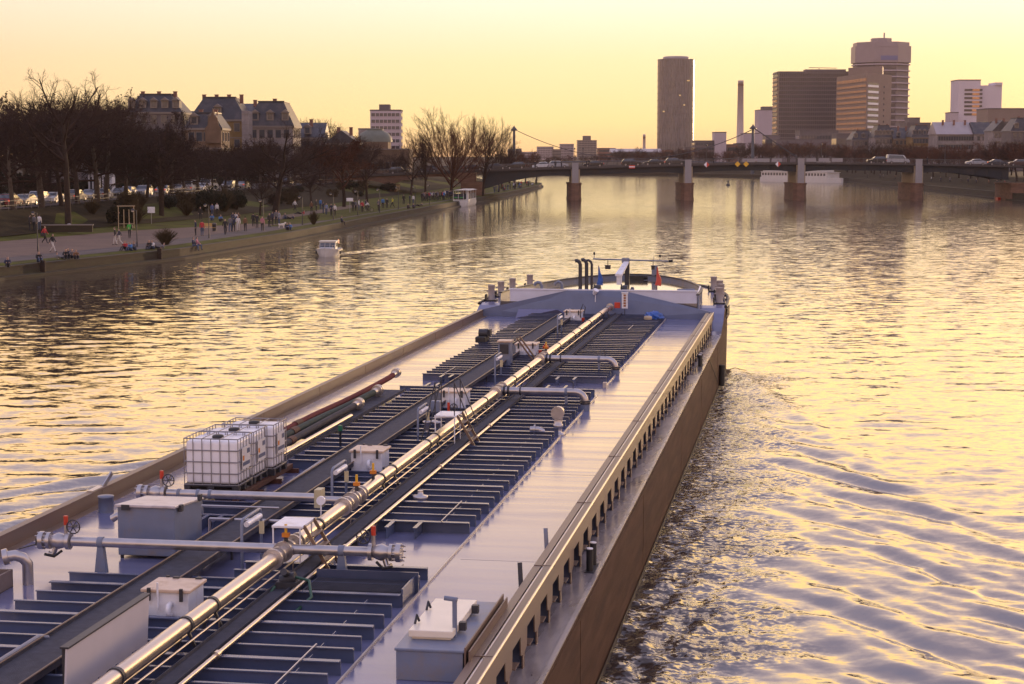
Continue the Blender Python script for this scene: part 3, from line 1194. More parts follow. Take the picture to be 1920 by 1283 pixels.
# ---------------------------------------------------------------- tank hatches (white boxes with buff lids)
lid_m = mat('buff_lid', (.66, .50, .38), .45, var=.1, vscale=4, dirt=(.46, .30, .18), dscale=3)


def hatch(x, t, s=.72, h=.56):
    e = empty('tank_hatch', (x, t, ZD), 0, parent=barge)
    mb = MB()
    mb.box(-s / 2, 0, .02, s / 2, s, h)
    mb.box(-s / 2 - .03, -.03, 0, s / 2 + .03, s + .03, .03)
    part(mb, 'hatch_box', 'white', e, .012)
    mb = MB()
    mb.box(-s / 2 - .04, -.05, h + .003, s / 2 + .04, s + .05, h + .055)
    l_ = part(mb, 'hatch_lid', lid_m, e, .012)
    mb = MB()
    for xx in (-s / 2 + .08, s / 2 - .12):
        mb.box(xx, -.09, h - .12, xx + .05, -.05, h + .08)
        mb.box(xx, s + .05, h, xx + .05, s + .10, h + .08)
    for xx in (-s * .2, s * .32):
        mb.box(xx, s - .02, h + .055, xx + .1, s + .04, h + .08)
    part(mb, 'lid_clamp', 'dark', e)
    mb = MB()
    mb.tube([(.07, -.02, .22), (.07, -.10, .23), (.07, -.135, .30), (.07, -.10, .37), (.07, -.02, .38)], .045, 10)
    mb.tube([(-.12, -.05, .3), (-.12, -.05, h + .16)], .018, 8)
    part(mb, 'hatch_vent', 'white', e)
    return e


for (x, t) in ((-.28, 26.7), (-.42, 40.25), (-.50, 50.9), (-.50, 64.3), (-.62, 78.2)):
    hatch(x, t)
mb = MB()                                                            # hose loop and red fitting on the last hatch
mb.tube([(-.25, 77.9, ZD + .35), (-.22, 77.8, ZD + .7), (-.12, 77.8, ZD + .95), (-.02, 77.8, ZD + .8), (-.1, 77.8, ZD + .45)], .02, 6)
part(mb, 'vent_hose', 'black')
for (x, t) in ((-.12, 77.8), (.22, 64.0), (-.02, 64.6)):
    mb = MB()
    mb.lathe([(.05, 0), (.05, .25), (.07, .26), (.07, .36)], (x, t, ZD), 10)
    part(mb, 'sampling_valve', 'red')
mb = MB()
mb.tube([(.18, 64.1, ZD + .5), (.26, 64.0, ZD + .62), (.36, 63.9, ZD + .5)], .05, 8)
part(mb, 'relief_valve', 'red')

# ---------------------------------------------------------------- longitudinal walkway of perforated plate
mb = MB()
mb.box(-1.40, 12, ZD + .27, -.74, 79.5, ZD + .30)
mb.box(-1.42, 12, ZD + .24, -1.40, 79.5, ZD + .34)
mb.box(-.74, 12, ZD + .24, -.72, 79.5, ZD + .34)
t = 13.0
while t < 79:
    mb.box(-1.38, t, ZD, -1.34, t + .05, ZD + .27)
    mb.box(-.80, t, ZD, -.76, t + .05, ZD + .27)
    t += 2.64
wk = part(mb, 'walkway', 'grating')
mb = MB()
mb.tube([(-1.42, 12, ZD + .35), (-1.42, 79.5, ZD + .35)], .016, 6)
mb.tube([(-.72, 12, ZD + .35), (-.72, 79.5, ZD + .35)], .016, 6)
part(mb, 'walkway_edge', 'coam', wk)
mb = MB()
mb.tube([(-1.46, 16, ZD + .36), (-1.46, 24.6, ZD + .36), (-1.40, 24.8, ZD + .3)], .035, 8)
mb.tube([(-1.46, 36, ZD + .30), (-1.46, 40.4, ZD + .36)], .03, 8)
part(mb, 'handrail', 'greyp', wk)


def light_frame(x, t, h=.92, w=1.15, rod=False):
    """inverted U of tube with a lamp housing across it"""
    e = empty('light_frame', (x, t, ZD), 0, parent=barge)
    mb = MB()
    mb.tube([(0, 0, 0), (0, 0, h - .08), (0, .05, h - .02), (0, .12, h), (0, w - .12, h), (0, w - .05, h - .02), (0, w, h - .08), (0, w, 0)], .028, 8)
    part(mb, 'frame_tube', 'greyp', e)
    mb = MB()
    mb.tube([(.03, .18, h - .11), (.03, w - .16, h - .11)], .05, 12)
    part(mb, 'lamp_housing', 'white', e)
    mb = MB()
    mb.box(-.03, w - .03, .45, .05, w + .03, .68)
    part(mb, 'switch_box', MATS['cream_box'], e)


for (x, t) in ((-.30, 30.6), (-.10, 36.0), (-.25, 45.0), (-.40, 57.3), (-.45, 72.2)):
    light_frame(x, t)


# ---------------------------------------------------------------- steps over the pipe
def step(x, t, rails=True, ladder=1):
    e = empty('pipe_step', (x, t, ZD), 0, parent=barge)
    mb = MB()
    mb.box(0, 0, .90, .55, .8, .94)
    for a in ((.02, .02), (.02, .76), (.5, .02), (.5, .76)):
        mb.tube([(a[0], a[1], 0), (a[0], a[1], .9)], .016, 6)
    part(mb, 'step_plate', 'white', e, .006)
    mb = MB()
    for y in (.08, .72):
        mb.bar((.55, y, .94), (1.02, y, .12), .03, .06)
    for i in range(3):
        f = .25 + .25 * i
        mb.box(.55 + .47 * f - .06, .1, .94 - .82 * f, .55 + .47 * f + .06, .7, .96 - .82 * f)
    part(mb, 'ladder', 'coam', e)
    if rails:
        mb = MB()
        for y in (.02, .78):
            mb.tube([(-.35, y, .25), (0.02, y, 1.75), (.5, y, 1.75), (.95, y, .6)], .014, 6)
            mb.tube([(.02, y, .94), (.02, y, 1.75)], .014, 6)
            mb.tube([(.5, y, .94), (.5, y, 1.75)], .014, 6)
        part(mb, 'step_rail', 'dark', e)


step(.42, 43.8)
step(.38, 29.2 + .95, False)
mb = MB()
for y in (62.6, 63.2):
    mb.bar((-.55, y, ZD + .98), (.1, y, ZD + .1), .03, .06)
part(mb, 'ladder', 'coam')

# valves with yellow handles on the main pipe
for (t,) in ((30.2,), (35.2,), (36.6,), (61.6,)):
    mb = MB()
    mb.tube([(PX, t, PZ + .08), (PX, t, PZ + .26)], .035, 8)
    v = part(mb, 'pipe_valve', 'dark')
    mb = MB()
    mb.box(PX - .06, t - .05, PZ + .22, PX + .06, t + .05, PZ + .29)
    part(mb, 'actuator', 'orange', v)
    mb = MB()
    mb.tube([(PX, t, PZ + .29), (PX, t, PZ + .44)], .026, 6)
    part(mb, 'valve_handle', 'yellow', v)
mb = MB()
mb.tube([(PX - .2, 33.2, PZ + .28), (PX - .2, 33.26, PZ + .28)], .085, 16)
mb.tube([(PX - .2, 33.23, PZ - .05), (PX - .2, 33.23, PZ + .22)], .014, 6)
part(mb, 'pressure_gauge', 'white')
# pump cluster beside the second hatch
mb = MB()
for (x, y, h) in ((-.25, 46.1, .45), (-.05, 46.5, .38), (.12, 47.0, .42), (-.3, 47.2, .3)):
    mb.lathe([(.12, 0), (.12, .04), (.07, .06), (.07, h - .06), (.11, h - .04), (.11, h), (.05, h + .02)], (x, y, ZD), 12)
mb.tube([(-.2, 46.9, ZD + .42), (.5, 46.9, ZD + .48)], .06, 10)
pc = part(mb, 'pump_cluster', 'pipe')
mb = MB()
wheel(mb, (.32, 46.8, ZD + .72), .1)
part(mb, 'handwheel', 'dark', pc)
mb = MB()
mb.tube([(.18, 46.8, ZD + .6), (.18, 46.8, ZD + .85)], .035, 8)
part(mb, 'valve_cap', 'red', pc)
mb = MB()
mb.box(-.12, 45.95, ZD + .7, .12, 46.12, ZD + 1.0)
part(mb, 'control_box', 'greyp', pc, .02)
# low winch-like fitting with a green hose under the main pipe
mb = MB()
mb.tube([(1.0, 28.6, ZD + .35), (1.25, 28.6, ZD + .42)], .1, 12)
mb.tube([(1.1, 28.7, ZD + .42), (1.1, 28.4, ZD + .55)], .06, 10)
mb.box(.95, 28.45, ZD + .25, 1.3, 28.85, ZD + .36)
mb.bar((1.05, 28.6, ZD + .3), (1.22, 28.2, ZD), .06, .06)
hr = part(mb, 'hose_fitting', 'dark')
mb = MB()
mb.tube([(1.25, 28.6, ZD + .42), (1.5, 28.5, ZD + .4), (1.62, 28.2, ZD + .2), (1.5, 27.7, ZD + .08), (1.35, 27.5, ZD + .03)], .026, 8)
mb.tube([(.95, 28.4, ZD + .3), (.85, 28.0, ZD + .1), (.95, 27.5, ZD + .03)], .022, 8)
part(mb, 'green_hose', mat('green_hose', (.03, .09, .06), .5), hr)
# little vent drum
mb = MB()
mb.lathe([(.13, 0), (.13, .18), (.16, .19), (.16, .25), (.06, .27), (.06, .36)], (1.55, 36.9, ZD), 14)
part(mb, 'vent_drum', 'pipe')
mb = MB()
mb.lathe([(.03, 0), (.03, .55), (.05, .56), (.05, .66), (.03, .68)], (-1.85, 43.4, ZD), 8)
vp = part(mb, 'vent_pole', 'dark')
mb = MB()
mb.lathe([(.05, .56), (.06, .6), (.05, .7)], (-1.85, 43.4, ZD), 8)
part(mb, 'pole_cap', mat('green_cap', (.01, .14, .08), .4), vp)

# grating platform at the starboard manifold
mb = MB()
mb.box(1.35, 28.55, ZD + .20, 3.02, 29.5, ZD + .215)
for i in range(40):
    x = 1.4 + i * .04
    mb.box(x, 28.6, ZD + .215, x + .014, 29.45, ZD + .24)
mg = part(mb, 'manifold_grating', 'grating')
mb = MB()
mb.box(1.35, 29.5, ZD, 3.1, 29.53, ZD + .36)
mb.box(3.02, 28.55, ZD, 3.05, 29.5, ZD + .30)
mb.box(1.35, 28.53, ZD, 3.05, 28.55, ZD + .22)
part(mb, 'platform_edge', 'beam', mg)

# grey grating plates along the port side under the hoses
mb = MB()
for i in range(8):
    mb.box(-3.55, 44.2 + i * 1.22, ZD + .20, -2.62, 45.38 + i * 1.22, ZD + .225)
mb.box(-2.61, 41, ZD + .18, -2.57, 54, ZD + .27)
part(mb, 'side_grating', 'grating')

# toolbox with sloping lid
bx = empty('deck_locker', (-2.86, 31.3, ZD), 0, parent=barge)
mb = MB()
mb.slab([(0, 0, .06), (0, 0, .95), (0, 1.5, .83), (0, 1.5, .06)], (1.08, 0, 0))
part(mb, 'locker_body', 'greyp', bx, .015)
mb = MB()
mb.slab([(-.03, -.05, .952), (-.03, -.05, 1.0), (-.03, 1.55, .87), (-.03, 1.55, .83)], (1.14, 0, 0))
part(mb, 'locker_lid', mat('pale_lid', (.60, .55, .56), .35, var=.08, vscale=4, dirt=(.42, .38, .38), dscale=3), bx, .012)
mb = MB()
for y in (.15, 1.2):
    mb.box(1.10, y, .86, 1.16, y + .12, .98)
mb.box(.1, -.07, .9, .25, -.04, 1.0)
for a in ((.03, .03), (1.0, .03), (.03, 1.42), (1.0, 1.42)):
    mb.box(a[0], a[1], 0, a[0] + .05, a[1] + .05, .06)
part(mb, 'locker_hinge', 'dark', bx)
# round can by the port coaming
mb = MB()
mb.lathe([(.155, 0), (.155, .30), (.165, .30), (.165, .34), (.02, .35)], (-4.72, 35.4, ZD), 20)
part(mb, 'deck_drum', 'greyp')
mb = MB()
mb.bar((-5.26, 36.6, ZC - .02), (-5.22, 37.0, ZC + .22), .03, .1)
mb.box(-5.34, 35.9, ZC, -5.2, 36.5, ZC + .03)
part(mb, 'coaming_cleat', 'pipe')
for a in ((4.76, 32.9), (4.74, 30.0)):
    mb = MB()
    mb.bar((a[0] + .02, a[1], ZD), (a[0] - .02, a[1] + .1, ZD + .46), .07, .06)
    mb.box(a[0] + .05, a[1], ZD, a[0] + .1, a[1] + 1.6, ZD + .16)
    part(mb, 'lever', 'greyp' if a[1] > 31 else 'dark')
# starboard hatch with a cream lid and its post
hx = empty('side_hatch', (3.86, 24.7, ZD), 0, parent=barge)
mb = MB()
mb.box(0, -.2, 0, .95, 2.6, .42)
mb.box(-.02, -.22, .42, .97, 2.62, .46)
part(mb, 'hatch_coaming', 'greyp', hx, .012)
mb = MB()
mb.box(.08, .25, .50, .72, 2.15, .60)
mb.box(.12, .3, .46, .68, 2.1, .50)
part(mb, 'hatch_lid', mat('cream_lid', (.80, .72, .60), .3, var=.05), hx, .012)
mb = MB()
mb.tube([(.70, .5, .46), (.70, .5, 1.02)], .035, 8)
mb.tube([(.74, .5, 1.0), (.55, .5, 1.02)], .035, 8)
part(mb, 'hatch_post', 'greyp', hx)
mb = MB()
for y in (.6, 1.4):
    mb.tube([(.10, y, .6), (.12, y + .04, .72), (.14, y + .1, .62)], .02, 6)
for y in (.7, 1.7):
    mb.box(.72, y, .5, .82, y + .1, .62)
part(mb, 'lid_clamp', 'dark', hx)
mb = MB()
mb.box(.97, -.2, .2, .99, 3.0, .5)
mb.box(1.03, -.2, .2, 1.05, 3.0, .45)
part(mb, 'side_rail', 'coam', hx)
# white notice board standing on the pipe side
sb = empty('notice_board', (-.02, 22.1, ZD), 0, parent=barge)
mb = MB()
mb.slab([(0, 0, .20), (0, 3.0, .20), (.04, 3.0, .92), (.04, 0, .92)], (.03, 0, 0))
part(mb, 'board_panel', mat('board_white', (.62, .58, .60), .4, var=.03), sb, .006)
mb = MB()
for y in (.1, 1.5, 2.9):
    mb.box(-.05, y, 0, -.01, y + .05, .9)
mb.box(-.03, -.01, .92, .09, 3.01, .945)
part(mb, 'board_frame', 'dark', sb)
# control cabinet at the fourth hatch
cb = empty('control_cabinet', (-1.0, 61.4, ZD), 0, parent=barge)
mb = MB()
mb.box(0, 0, 0, .42, .5, .95)
part(mb, 'cabinet_body', 'greyp', cb, .012)
mb = MB()
mb.box(-.03, -.05, .95, .45, .55, 1.0)
part(mb, 'cabinet_roof', lid_m, cb)
mb = MB()
mb.box(.06, -.012, .55, .36, -.002, .88)
part(mb, 'cabinet_door', 'dark', cb)

# bollard pairs and fairlead on the starboard gangway
for (x, t) in ((5.44, 34.0), (5.44, 68.3)):
    e = empty('bollard_pair', (x, t, ZG), 0, parent=barge)
    mb = MB()
    mb.box(-.09, -.12, .0, .09, .68, .02)
    part(mb, 'bollard_base', 'dark', e)
    for y in (0, .55):
        mb = MB()
        mb.tube([(0, y, .02), (0, y, .44)], .066, 14)
        b = part(mb, 'bollard', 'black', e)
        mb = MB()
        mb.tube([(0, y, .441), (0, y, .46)], .064, 14)
        part(mb, 'bollard_cap', 'white', b)
mb = MB()
mb.tube([(5.68, 70.5, ZG), (5.68, 77.0, .5)], .012, 5)
part(mb, 'mooring_rope', 'black')
mb = MB()
mb.tube([(5.74, 79.0, .1), (5.74, 79.0, 1.0)], .14, 10)
part(mb, 'rubber_fender', 'black')

# ---------------------------------------------------------------- bow of the barge
ZF = 3.36


def fw(t):
    u = min(1.0, max(0.0, (t - 83) / 16.0))
    return 4.45 * max(0.0, 1 - u ** 2.3) ** .6


mb = MB()                                                            # side deck at the bow
vs = []
bt = [80.4, 81.2, 82, 82.8, 83.4, 83.9, 85, 87, 89, 91, 93, 95, 96.5, 97.6, 98.5, 99.1, 99.45]
for t in bt:
    vs += [(-hw(t), t, sheer(t) - .01), (hw(t), t, sheer(t) - .01)]
mb.add(vs, [[2 * i, 2 * i + 1, 2 * i + 3, 2 * i + 2] for i in range(len(bt) - 1)])
part(mb, 'bow_deck', 'deck')
mb = MB()
ft = [82.4, 84, 86, 88, 90, 92, 94, 95.5, 96.8, 97.8, 98.5, 98.9]
outl = [(fw(t), t) for t in ft] + [(-fw(t), t) for t in reversed(ft)]
mb.prism(outl, 2.2, ZF)
fc = part(mb, 'forecastle', mat('foredeck_paint', (.12, .11, .11), .05, var=.12, vscale=1.2, rvar=.02, spec=1.0, coat=1.0))
mb = MB()
full = [(fw(t) + .02, t) for t in ft] + [(-fw(t) - .02, t) for t in reversed(ft)]
for i in range(len(full) - 1):
    (x0, y0), (x1, y1) = full[i], full[i + 1]
    d = Vector((x1 - x0, y1 - y0)).normalized()
    n = Vector((d.y, -d.x)) * .05
    h0 = .19 + .18 * max(0, 1 - abs(y0 - 82) / 10)
    h1 = .19 + .18 * max(0, 1 - abs(y1 - 82) / 10)
    mb.slab([(x0, y0, ZF - .3), (x1, y1, ZF - .3), (x1, y1, ZF + h1), (x0, y0, ZF + h0)], (n.x, n.y, 0))
bwk = part(mb, 'bow_bulwark', 'greyp', fc)
mb = MB()
for i in range(len(full) - 1):
    (x0, y0), (x1, y1) = full[i], full[i + 1]
    h0 = .19 + .18 * max(0, 1 - abs(y0 - 82) / 10)
    h1 = .19 + .18 * max(0, 1 - abs(y1 - 82) / 10)
    mb.bar((x0, y0, ZF + h0 + .03), (x1, y1, ZF + h1 + .03), .14, .06)
part(mb, 'bulwark_cap', 'dark', fc)
# sloping bulkhead at the end of the trunk and the white breakwater behind it
mb = MB()
mb.slab([(-5.22, 81.9, ZG), (5.16, 81.9, ZG), (5.16, 81.9, ZC + .02), (1.2, 82.25, ZC + .89), (-1.4, 82.25, ZC + .89), (-5.22, 81.9, ZC + .02)], (0, .08, 0))
part(mb, 'trunk_bulkhead', mat('bulkhead_paint', (.13, .16, .26), .4, var=.1, vscale=2))
mb = MB()
mb.box(-4.05, 82.45, 2.3, 4.42, 82.55, 3.88)
mb.box(-4.10, 82.42, 3.88, 4.47, 82.62, 3.93)
part(mb, 'breakwater', mat('breakwater_white', (.62, .64, .76), .4, var=.06))
mb = MB()
mb.slab([(-3.6, 81.2, ZD), (-1.6, 81.2, ZD), (-1.2, 81.9, ZD), (-1.2, 81.9, ZD + .1), (-1.75, 81.5, ZD + .38), (-3.5, 81.5, ZD + .38)], (0, .3, 0))
part(mb, 'access_hatch', 'deck')
# signal panel on a post, red box
e = empty('signal_panel', (1.32, 81.2, ZD), 0, parent=barge)
mb = MB()
mb.tube([(0, 0, 0), (0, 0, .5)], .02, 6)
part(mb, 'panel_post', 'dark', e)
mb = MB()
mb.box(-.13, -.02, .5, .13, .03, 1.18)
mb.box(-.15, -.05, 1.18, .15, .06, 1.22)
part(mb, 'panel_board', 'white', e)
mb = MB()
for i in range(5):
    mb.box(-.05, -.04, .58 + i * .115, .05, -.021, .66 + i * .115)
part(mb, 'panel_marks', mat('panel_lamp_red', (.30, .11, .04), .4), e)
mb = MB()
mb.box(.85, 81.3, ZD + .5, 1.1, 81.45, ZD + .75)
part(mb, 'alarm_box', 'red')
mb = MB()
mb.tube([(-.15, 82.1, 3.75), (-.05, 82.0, 3.95)], [.08, .13], 10)
mb.tube([(-.1, 82.1, 3.4), (-.1, 82.1, 3.75)], .02, 6)
part(mb, 'deck_lamp', 'white')
# exhaust pipes
for (x, h, r) in ((-.95, 5.18, .085), (-.66, 5.22, .085), (-.42, 5.20, .06)):
    mb = MB()
    mb.tube([(x, 83.4, 3.0), (x, 83.4, h - .18), (x - .05, 83.4, h - .06), (x - .16, 83.4, h), (x - .24, 83.4, h - .02)], r, 12)
    part(mb, 'exhaust_pipe', 'dark')
for (x, t) in ((-2.85, 84.2), (-1.95, 84.6)):
    mb = MB()
    mb.tube([(x, t, 3.2), (x, t, 3.95), (x - .06, t, 4.08), (x - .18, t, 4.12), (x - .30, t, 4.06), (x - .34, t, 3.96)], .07, 10)
    part(mb, 'bow_gooseneck', 'greyp')
# folded mast with its yard
ms = empty('bow_mast', (.52, 90, ZF), 0, parent=barge)
mb = MB()
mb.box(-.11, .1, 0, .11, .35, 1.45)
part(mb, 'mast_post', 'dark', ms)
mb = MB()
mb.tube([(-1.68, .1, 1.52), (2.1, .1, 1.44)], .035, 8)
mb.box(-.25, 0, 1.35, .12, .3, 1.58)
for (x, z) in ((-1.62, 1.55), (1.62, 1.47), (1.32, 1.47)):
    mb.tube([(x, .1, z), (x, .1, z + .2)], .015, 5)
part(mb, 'mast_yard', 'greyp', ms)
mb = MB()
mb.lathe([(.02, 0), (.05, .02), (.05, .12), (.03, .14)], (-1.62, .1, 1.72), 8)
mb.lathe([(.02, 0), (.05, .02), (.05, .12), (.03, .14)], (1.62, .1, 1.62), 8)
mb.tube([(2.05, .1, 1.44), (2.25, .1, 1.46)], .07, 8)
part(mb, 'mast_light', 'black', ms)
mb = MB()
mb.slab([(-.36, -2.0, .82), (-.02, -2.0, .82), (.10, .0, 1.32), (-.14, .0, 1.32)], (0, 0, .10))
mb.slab([(-.30, -1.9, .4), (-.06, -1.9, .4), (-.06, -1.9, .82), (-.30, -1.9, .82)], (0, .2, 0))
part(mb, 'mast_boom', 'white', ms)
for x in (-.85, .42):
    mb = MB()
    mb.tube([(x - .12, -4.8, .3), (x + .12, -4.8, .3)], .3, 14)
    mb.tube([(x - .2, -4.8, .3), (x - .16, -4.8, .3)], .34, 14)
    part(mb, 'winch_drum', 'dark', ms)
mb = MB()
mb.bar((.5, -4.8, .02), (.75, -4.8, .5), .1, .1)
mb.bar((.95, -4.8, .02), (.75, -4.8, .5), .1, .1)
mb.box(-.6, -5.3, 0, 1.1, -4.2, .12)
part(mb, 'winch_frame', 'greyp', ms)
for (x, w) in ((-.95, .26), (1.28, .17)):                             # hanging floodlights
    mb = MB()
    mb.box(x - w / 2, .1, 1.02, x + w / 2, .25, 1.18)
    mb.prism([(x - w / 2 - .02, .08), (x + w / 2 + .02, .08), (x + w / 2 + .02, .27), (x - w / 2 - .02, .27)], 1.18, 1.22)
    mb.tube([(x, .16, 1.22), (x, .16, 1.5)], .02, 5)
    part(mb, 'floodlight', 'dark', ms)
for (x, c, nm) in ((-.60, 'tarp', 'blue furled flag'), (2.2, 'red', 'red furled flag')):
    mb = MB()
    mb.tube([(x, 87.6, ZF), (x, 87.6, ZF + 1.35)], .015, 6)
    fp = part(mb, 'flag_pole', 'coam')
    mb = MB()
    mb.tube([(x + .02, 87.6, ZF + 1.3), (x + .04, 87.62, ZF + 1.0), (x + .10, 87.6, ZF + .7), (x + .06, 87.58, ZF + .42)], [.02, .06, .13, .16], 7)
    part(mb, 'flag', c, fp, label=nm)
mb = MB()
mb.tube([(3.3, 86, ZF + .3), (4.1, 86.2, ZF + .3)], .09, 10)
mb.tube([(3.3, 86, ZF), (3.3, 86, ZF + .3)], .06, 8)
part(mb, 'vent_roller', 'greyp')
mb = MB()
mb.bar((4.42, 82.5, ZF + .1), (4.25, 88, ZF + .2), .06, .4)
part(mb, 'wind_screen', 'white')
# mooring bollards along both sides of the bow
for sgn in (-1, 1):
    for i, t in enumerate((84.8, 87.2, 89.6, 92.4)):
        x = sgn * (hw(t) - .32)
        e = empty('bow_bollard', (x, t, sheer(t)), 0, parent=barge)
        mb = MB()
        mb.lathe([(.19, 0), (.19, .05), (.155, .07), (.155, .66), (.17, .68), (.17, .74)], (0, 0, .0), 16)
        mb.tube([(-.24, 0, .45), (.24, 0, .45)], .03, 8)
        part(mb, 'bollard_drum', mat('bollard_grey', (.34, .29, .27), .5, var=.12, vscale=5) if 'bollard_grey' not in MATS else MATS['bollard_grey'], e)
        mb = MB()
        mb.box(-.26, -.26, -.02, .26, .26, .05)
        mb.box(-.28, -.20, .05, -.22, .2, .30)
        part(mb, 'bollard_foot', 'black', e)
for sgn in (-1, 1):
    mb = MB()
    pts = []
    for t in (83.5, 85.5, 87.5, 89.5, 91.5, 93.5, 95.5, 97, 98.2, 99.2):
        pts.append((sgn * (hw(t) + .03), t, sheer(t) + .03))
    mb.tube(pts, .07, 8)
    part(mb, 'bow_guard', 'black')
    mb = MB()
    mb.slab([(sgn * 5.65, 84.6, 2.5), (sgn * 5.65, 87.0, 2.5), (sgn * 5.65, 87.0, 2.95), (sgn * 5.65, 84.6, 2.95)], (sgn * .05, 0, 0))
    part(mb, 'anchor_pocket', 'black')
    mb = MB()
    mb.tube([(sgn * 5.5, 83, ZG + .2), (sgn * 5.7, 84.4, ZG + .55), (sgn * 5.45, 86.5, ZG + 1.2)], .035, 6)
    for i in range(3):
        mb.lathe([(.12, 0), (.16, .05), (.12, .1)], (sgn * 5.2, 83.2 + i * .1, ZG + .06 + .1 * i), 10)
    part(mb, 'rope_coil', mat('rope', (.16, .12, .09), .8, var=.3, vscale=9) if 'rope' not in MATS else MATS['rope'])
mb = MB()
mb.tube([(1.2, 98.2, ZF + .2), (1.2, 98.2, ZF + .75)], .16, 12)
part(mb, 'bow_roller', 'greyp')
mb = MB()
mb.box(-.1, 97.2, ZF, .7, 97.6, ZF + .24)
mb.tube([(-.3, 97.4, ZF + .15), (.9, 97.4, ZF + .15)], .13, 10)
part(mb, 'anchor_winch', 'black')


# ---------------------------------------------------------------- things lying on the barge
def on_barge(name, x, t, z, label, cat, group=None, rz=0.0):
    return empty(name, bw(x, t, z), -BYAW + rz, label, cat, group)


def ibc(x, t, label):
    e = on_barge('bulk_container', x, t, ZD + .22, label, 'container', 'white bulk liquid containers on the barge deck')
    Lx, Ly, H = 1.20, 1.00, 1.0
    mb = MB()
    mb.box(.035, .035, .16, Lx - .035, Ly - .035, 1.08)
    b = part(mb, 'bottle', 'plast', e)
    bv = b.modifiers.new('bevel', 'BEVEL')
    bv.width, bv.segments = .075, 4
    for pl in b.data.polygons:
        pl.use_smooth = True
    mb = MB()
    r = .011
    z0, z1 = .15, 1.13
    for i in range(7):
        x_ = .01 + (Lx - .02) * i / 6
        for y in (.01, Ly - .01):
            mb.tube([(x_, y, z0), (x_, y, z1)], r, 5)
    for i in range(1, 5):
        y = .01 + (Ly - .02) * i / 5
        for x_ in (.01, Lx - .01):
            mb.tube([(x_, y, z0), (x_, y, z1)], r, 5)
    for k in range(5):
        z = z0 + (z1 - z0) * k / 4
        mb.tube([(.01, .01, z), (Lx - .01, .01, z), (Lx - .01, Ly - .01, z), (.01, Ly - .01, z), (.01, .01, z)], r * 1.15, 5)
    for x_ in (.4, .8):
        mb.tube([(x_, .01, z1), (x_, Ly - .01, z1)], r, 5)
    part(mb, 'cage', mat('cage_steel', (.30, .285, .30), .45, .6, var=.1) if 'cage_steel' not in MATS else MATS['cage_steel'], e)
    mb = MB()
    mb.lathe([(.125, 0), (.125, .05), (.10, .07), (.03, .075)], (.6, .5, 1.075), 18)
    part(mb, 'screw_cap', 'black', e)
    mb = MB()
    for y in (0, .42, .88):
        mb.box(0, y, 0, Lx, y + .12, .05)
    for x_ in (0, .52, 1.06):
        for y in (0, .42, .86):
            mb.box(x_, y, .05, x_ + .14, y + .14, .12)
    mb.box(0, 0, .12, Lx, Ly, .15)
    part(mb, 'pallet', 'dark', e)
    mb = MB()
    mb.box(Lx + .012, .22, .45, Lx + .018, .78, .92)
    pl = part(mb, 'label_plate', mat('label_white', (.66, .64, .64), .5) if 'label_white' not in MATS else MATS['label_white'], e)
    mb = MB()
    mb.box(Lx + .019, .25, .52, Lx + .022, .74, .60)
    mb.box(Lx + .019, .55, .76, Lx + .022, .74, .86)
    part(mb, 'label_print', mat('label_blue', (.10, .12, .2), .5) if 'label_blue' not in MATS else MATS['label_blue'], pl)
    mb = MB()
    mb.box(Lx + .019, .25, .64, Lx + .022, .36, .74)
    part(mb, 'label_mark', 'orange', pl)
    return e


ibc(-3.52, 36.75, 'white caged bulk container nearest to the round can, first of the row on deck')
ibc(-3.50, 37.80, 'white caged bulk container in the middle of the row of three')
ibc(-3.38, 38.88, 'white caged bulk container next to the ends of the rubber hoses')
e = on_barge('support_rack', -3.6, 36.4, ZD, 'low rusty steel rack carrying the white bulk containers', 'rack')
mb = MB()
for x in (0, 1.25):
    mb.box(x, 0, .10, x + .1, 4.2, .21)
for y in (0, 1.35, 2.7, 4.1):
    mb.box(-.05, y, 0, 1.5, y + .1, .10)
part(mb, 'rack_beam', 'rust', e)


def hose(pts, m_, label, rad, end):
    e = on_barge('rubber_hose', pts[0][0], pts[0][1], ZD, label, 'hose', 'cargo hoses on the side grating')
    o = Vector((pts[0][0], pts[0][1], ZD))
    P_ = [Vector(p_) - o for p_ in pts]
    Q = []
    for i in range(len(P_) - 1):                                      # Catmull-Rom
        a, b, c, d = P_[max(0, i - 1)], P_[i], P_[i + 1], P_[min(len(P_) - 1, i + 2)]
        for s_ in range(8):
            t = s_ / 8
            Q.append(.5 * ((2 * b) + (c - a) * t + (2 * a - 5 * b + 4 * c - d) * t * t + (3 * b - a - 3 * c + d) * t ** 3))
    Q.append(P_[-1])
    mb = MB()
    mb.tube(Q, rad, 12)
    part(mb, 'hose_body', m_, e)
    d = (Q[-1] - Q[-2]).normalized()
    mb = MB()
    mb.tube([Q[-1] - d * .35, Q[-1] + d * .05], rad * 1.12, 14)
    mb.tube([Q[-1] + d * .02, Q[-1] + d * .10], rad * 1.75, 16)
    mb.tube([Q[-1] + d * .15, Q[-1] + d * .22], rad * 1.75, 16)
    mb.tube([Q[-1] + d * .10, Q[-1] + d * .15], rad * 1.2, 12)
    part(mb, 'hose_coupling', 'pipe', e)
    mb = MB()
    k = len(Q) // 3
    mb.tube([Q[k], Q[k + 1]], rad * 1.2, 12)
    part(mb, 'hose_band', 'rust', e)
    return e


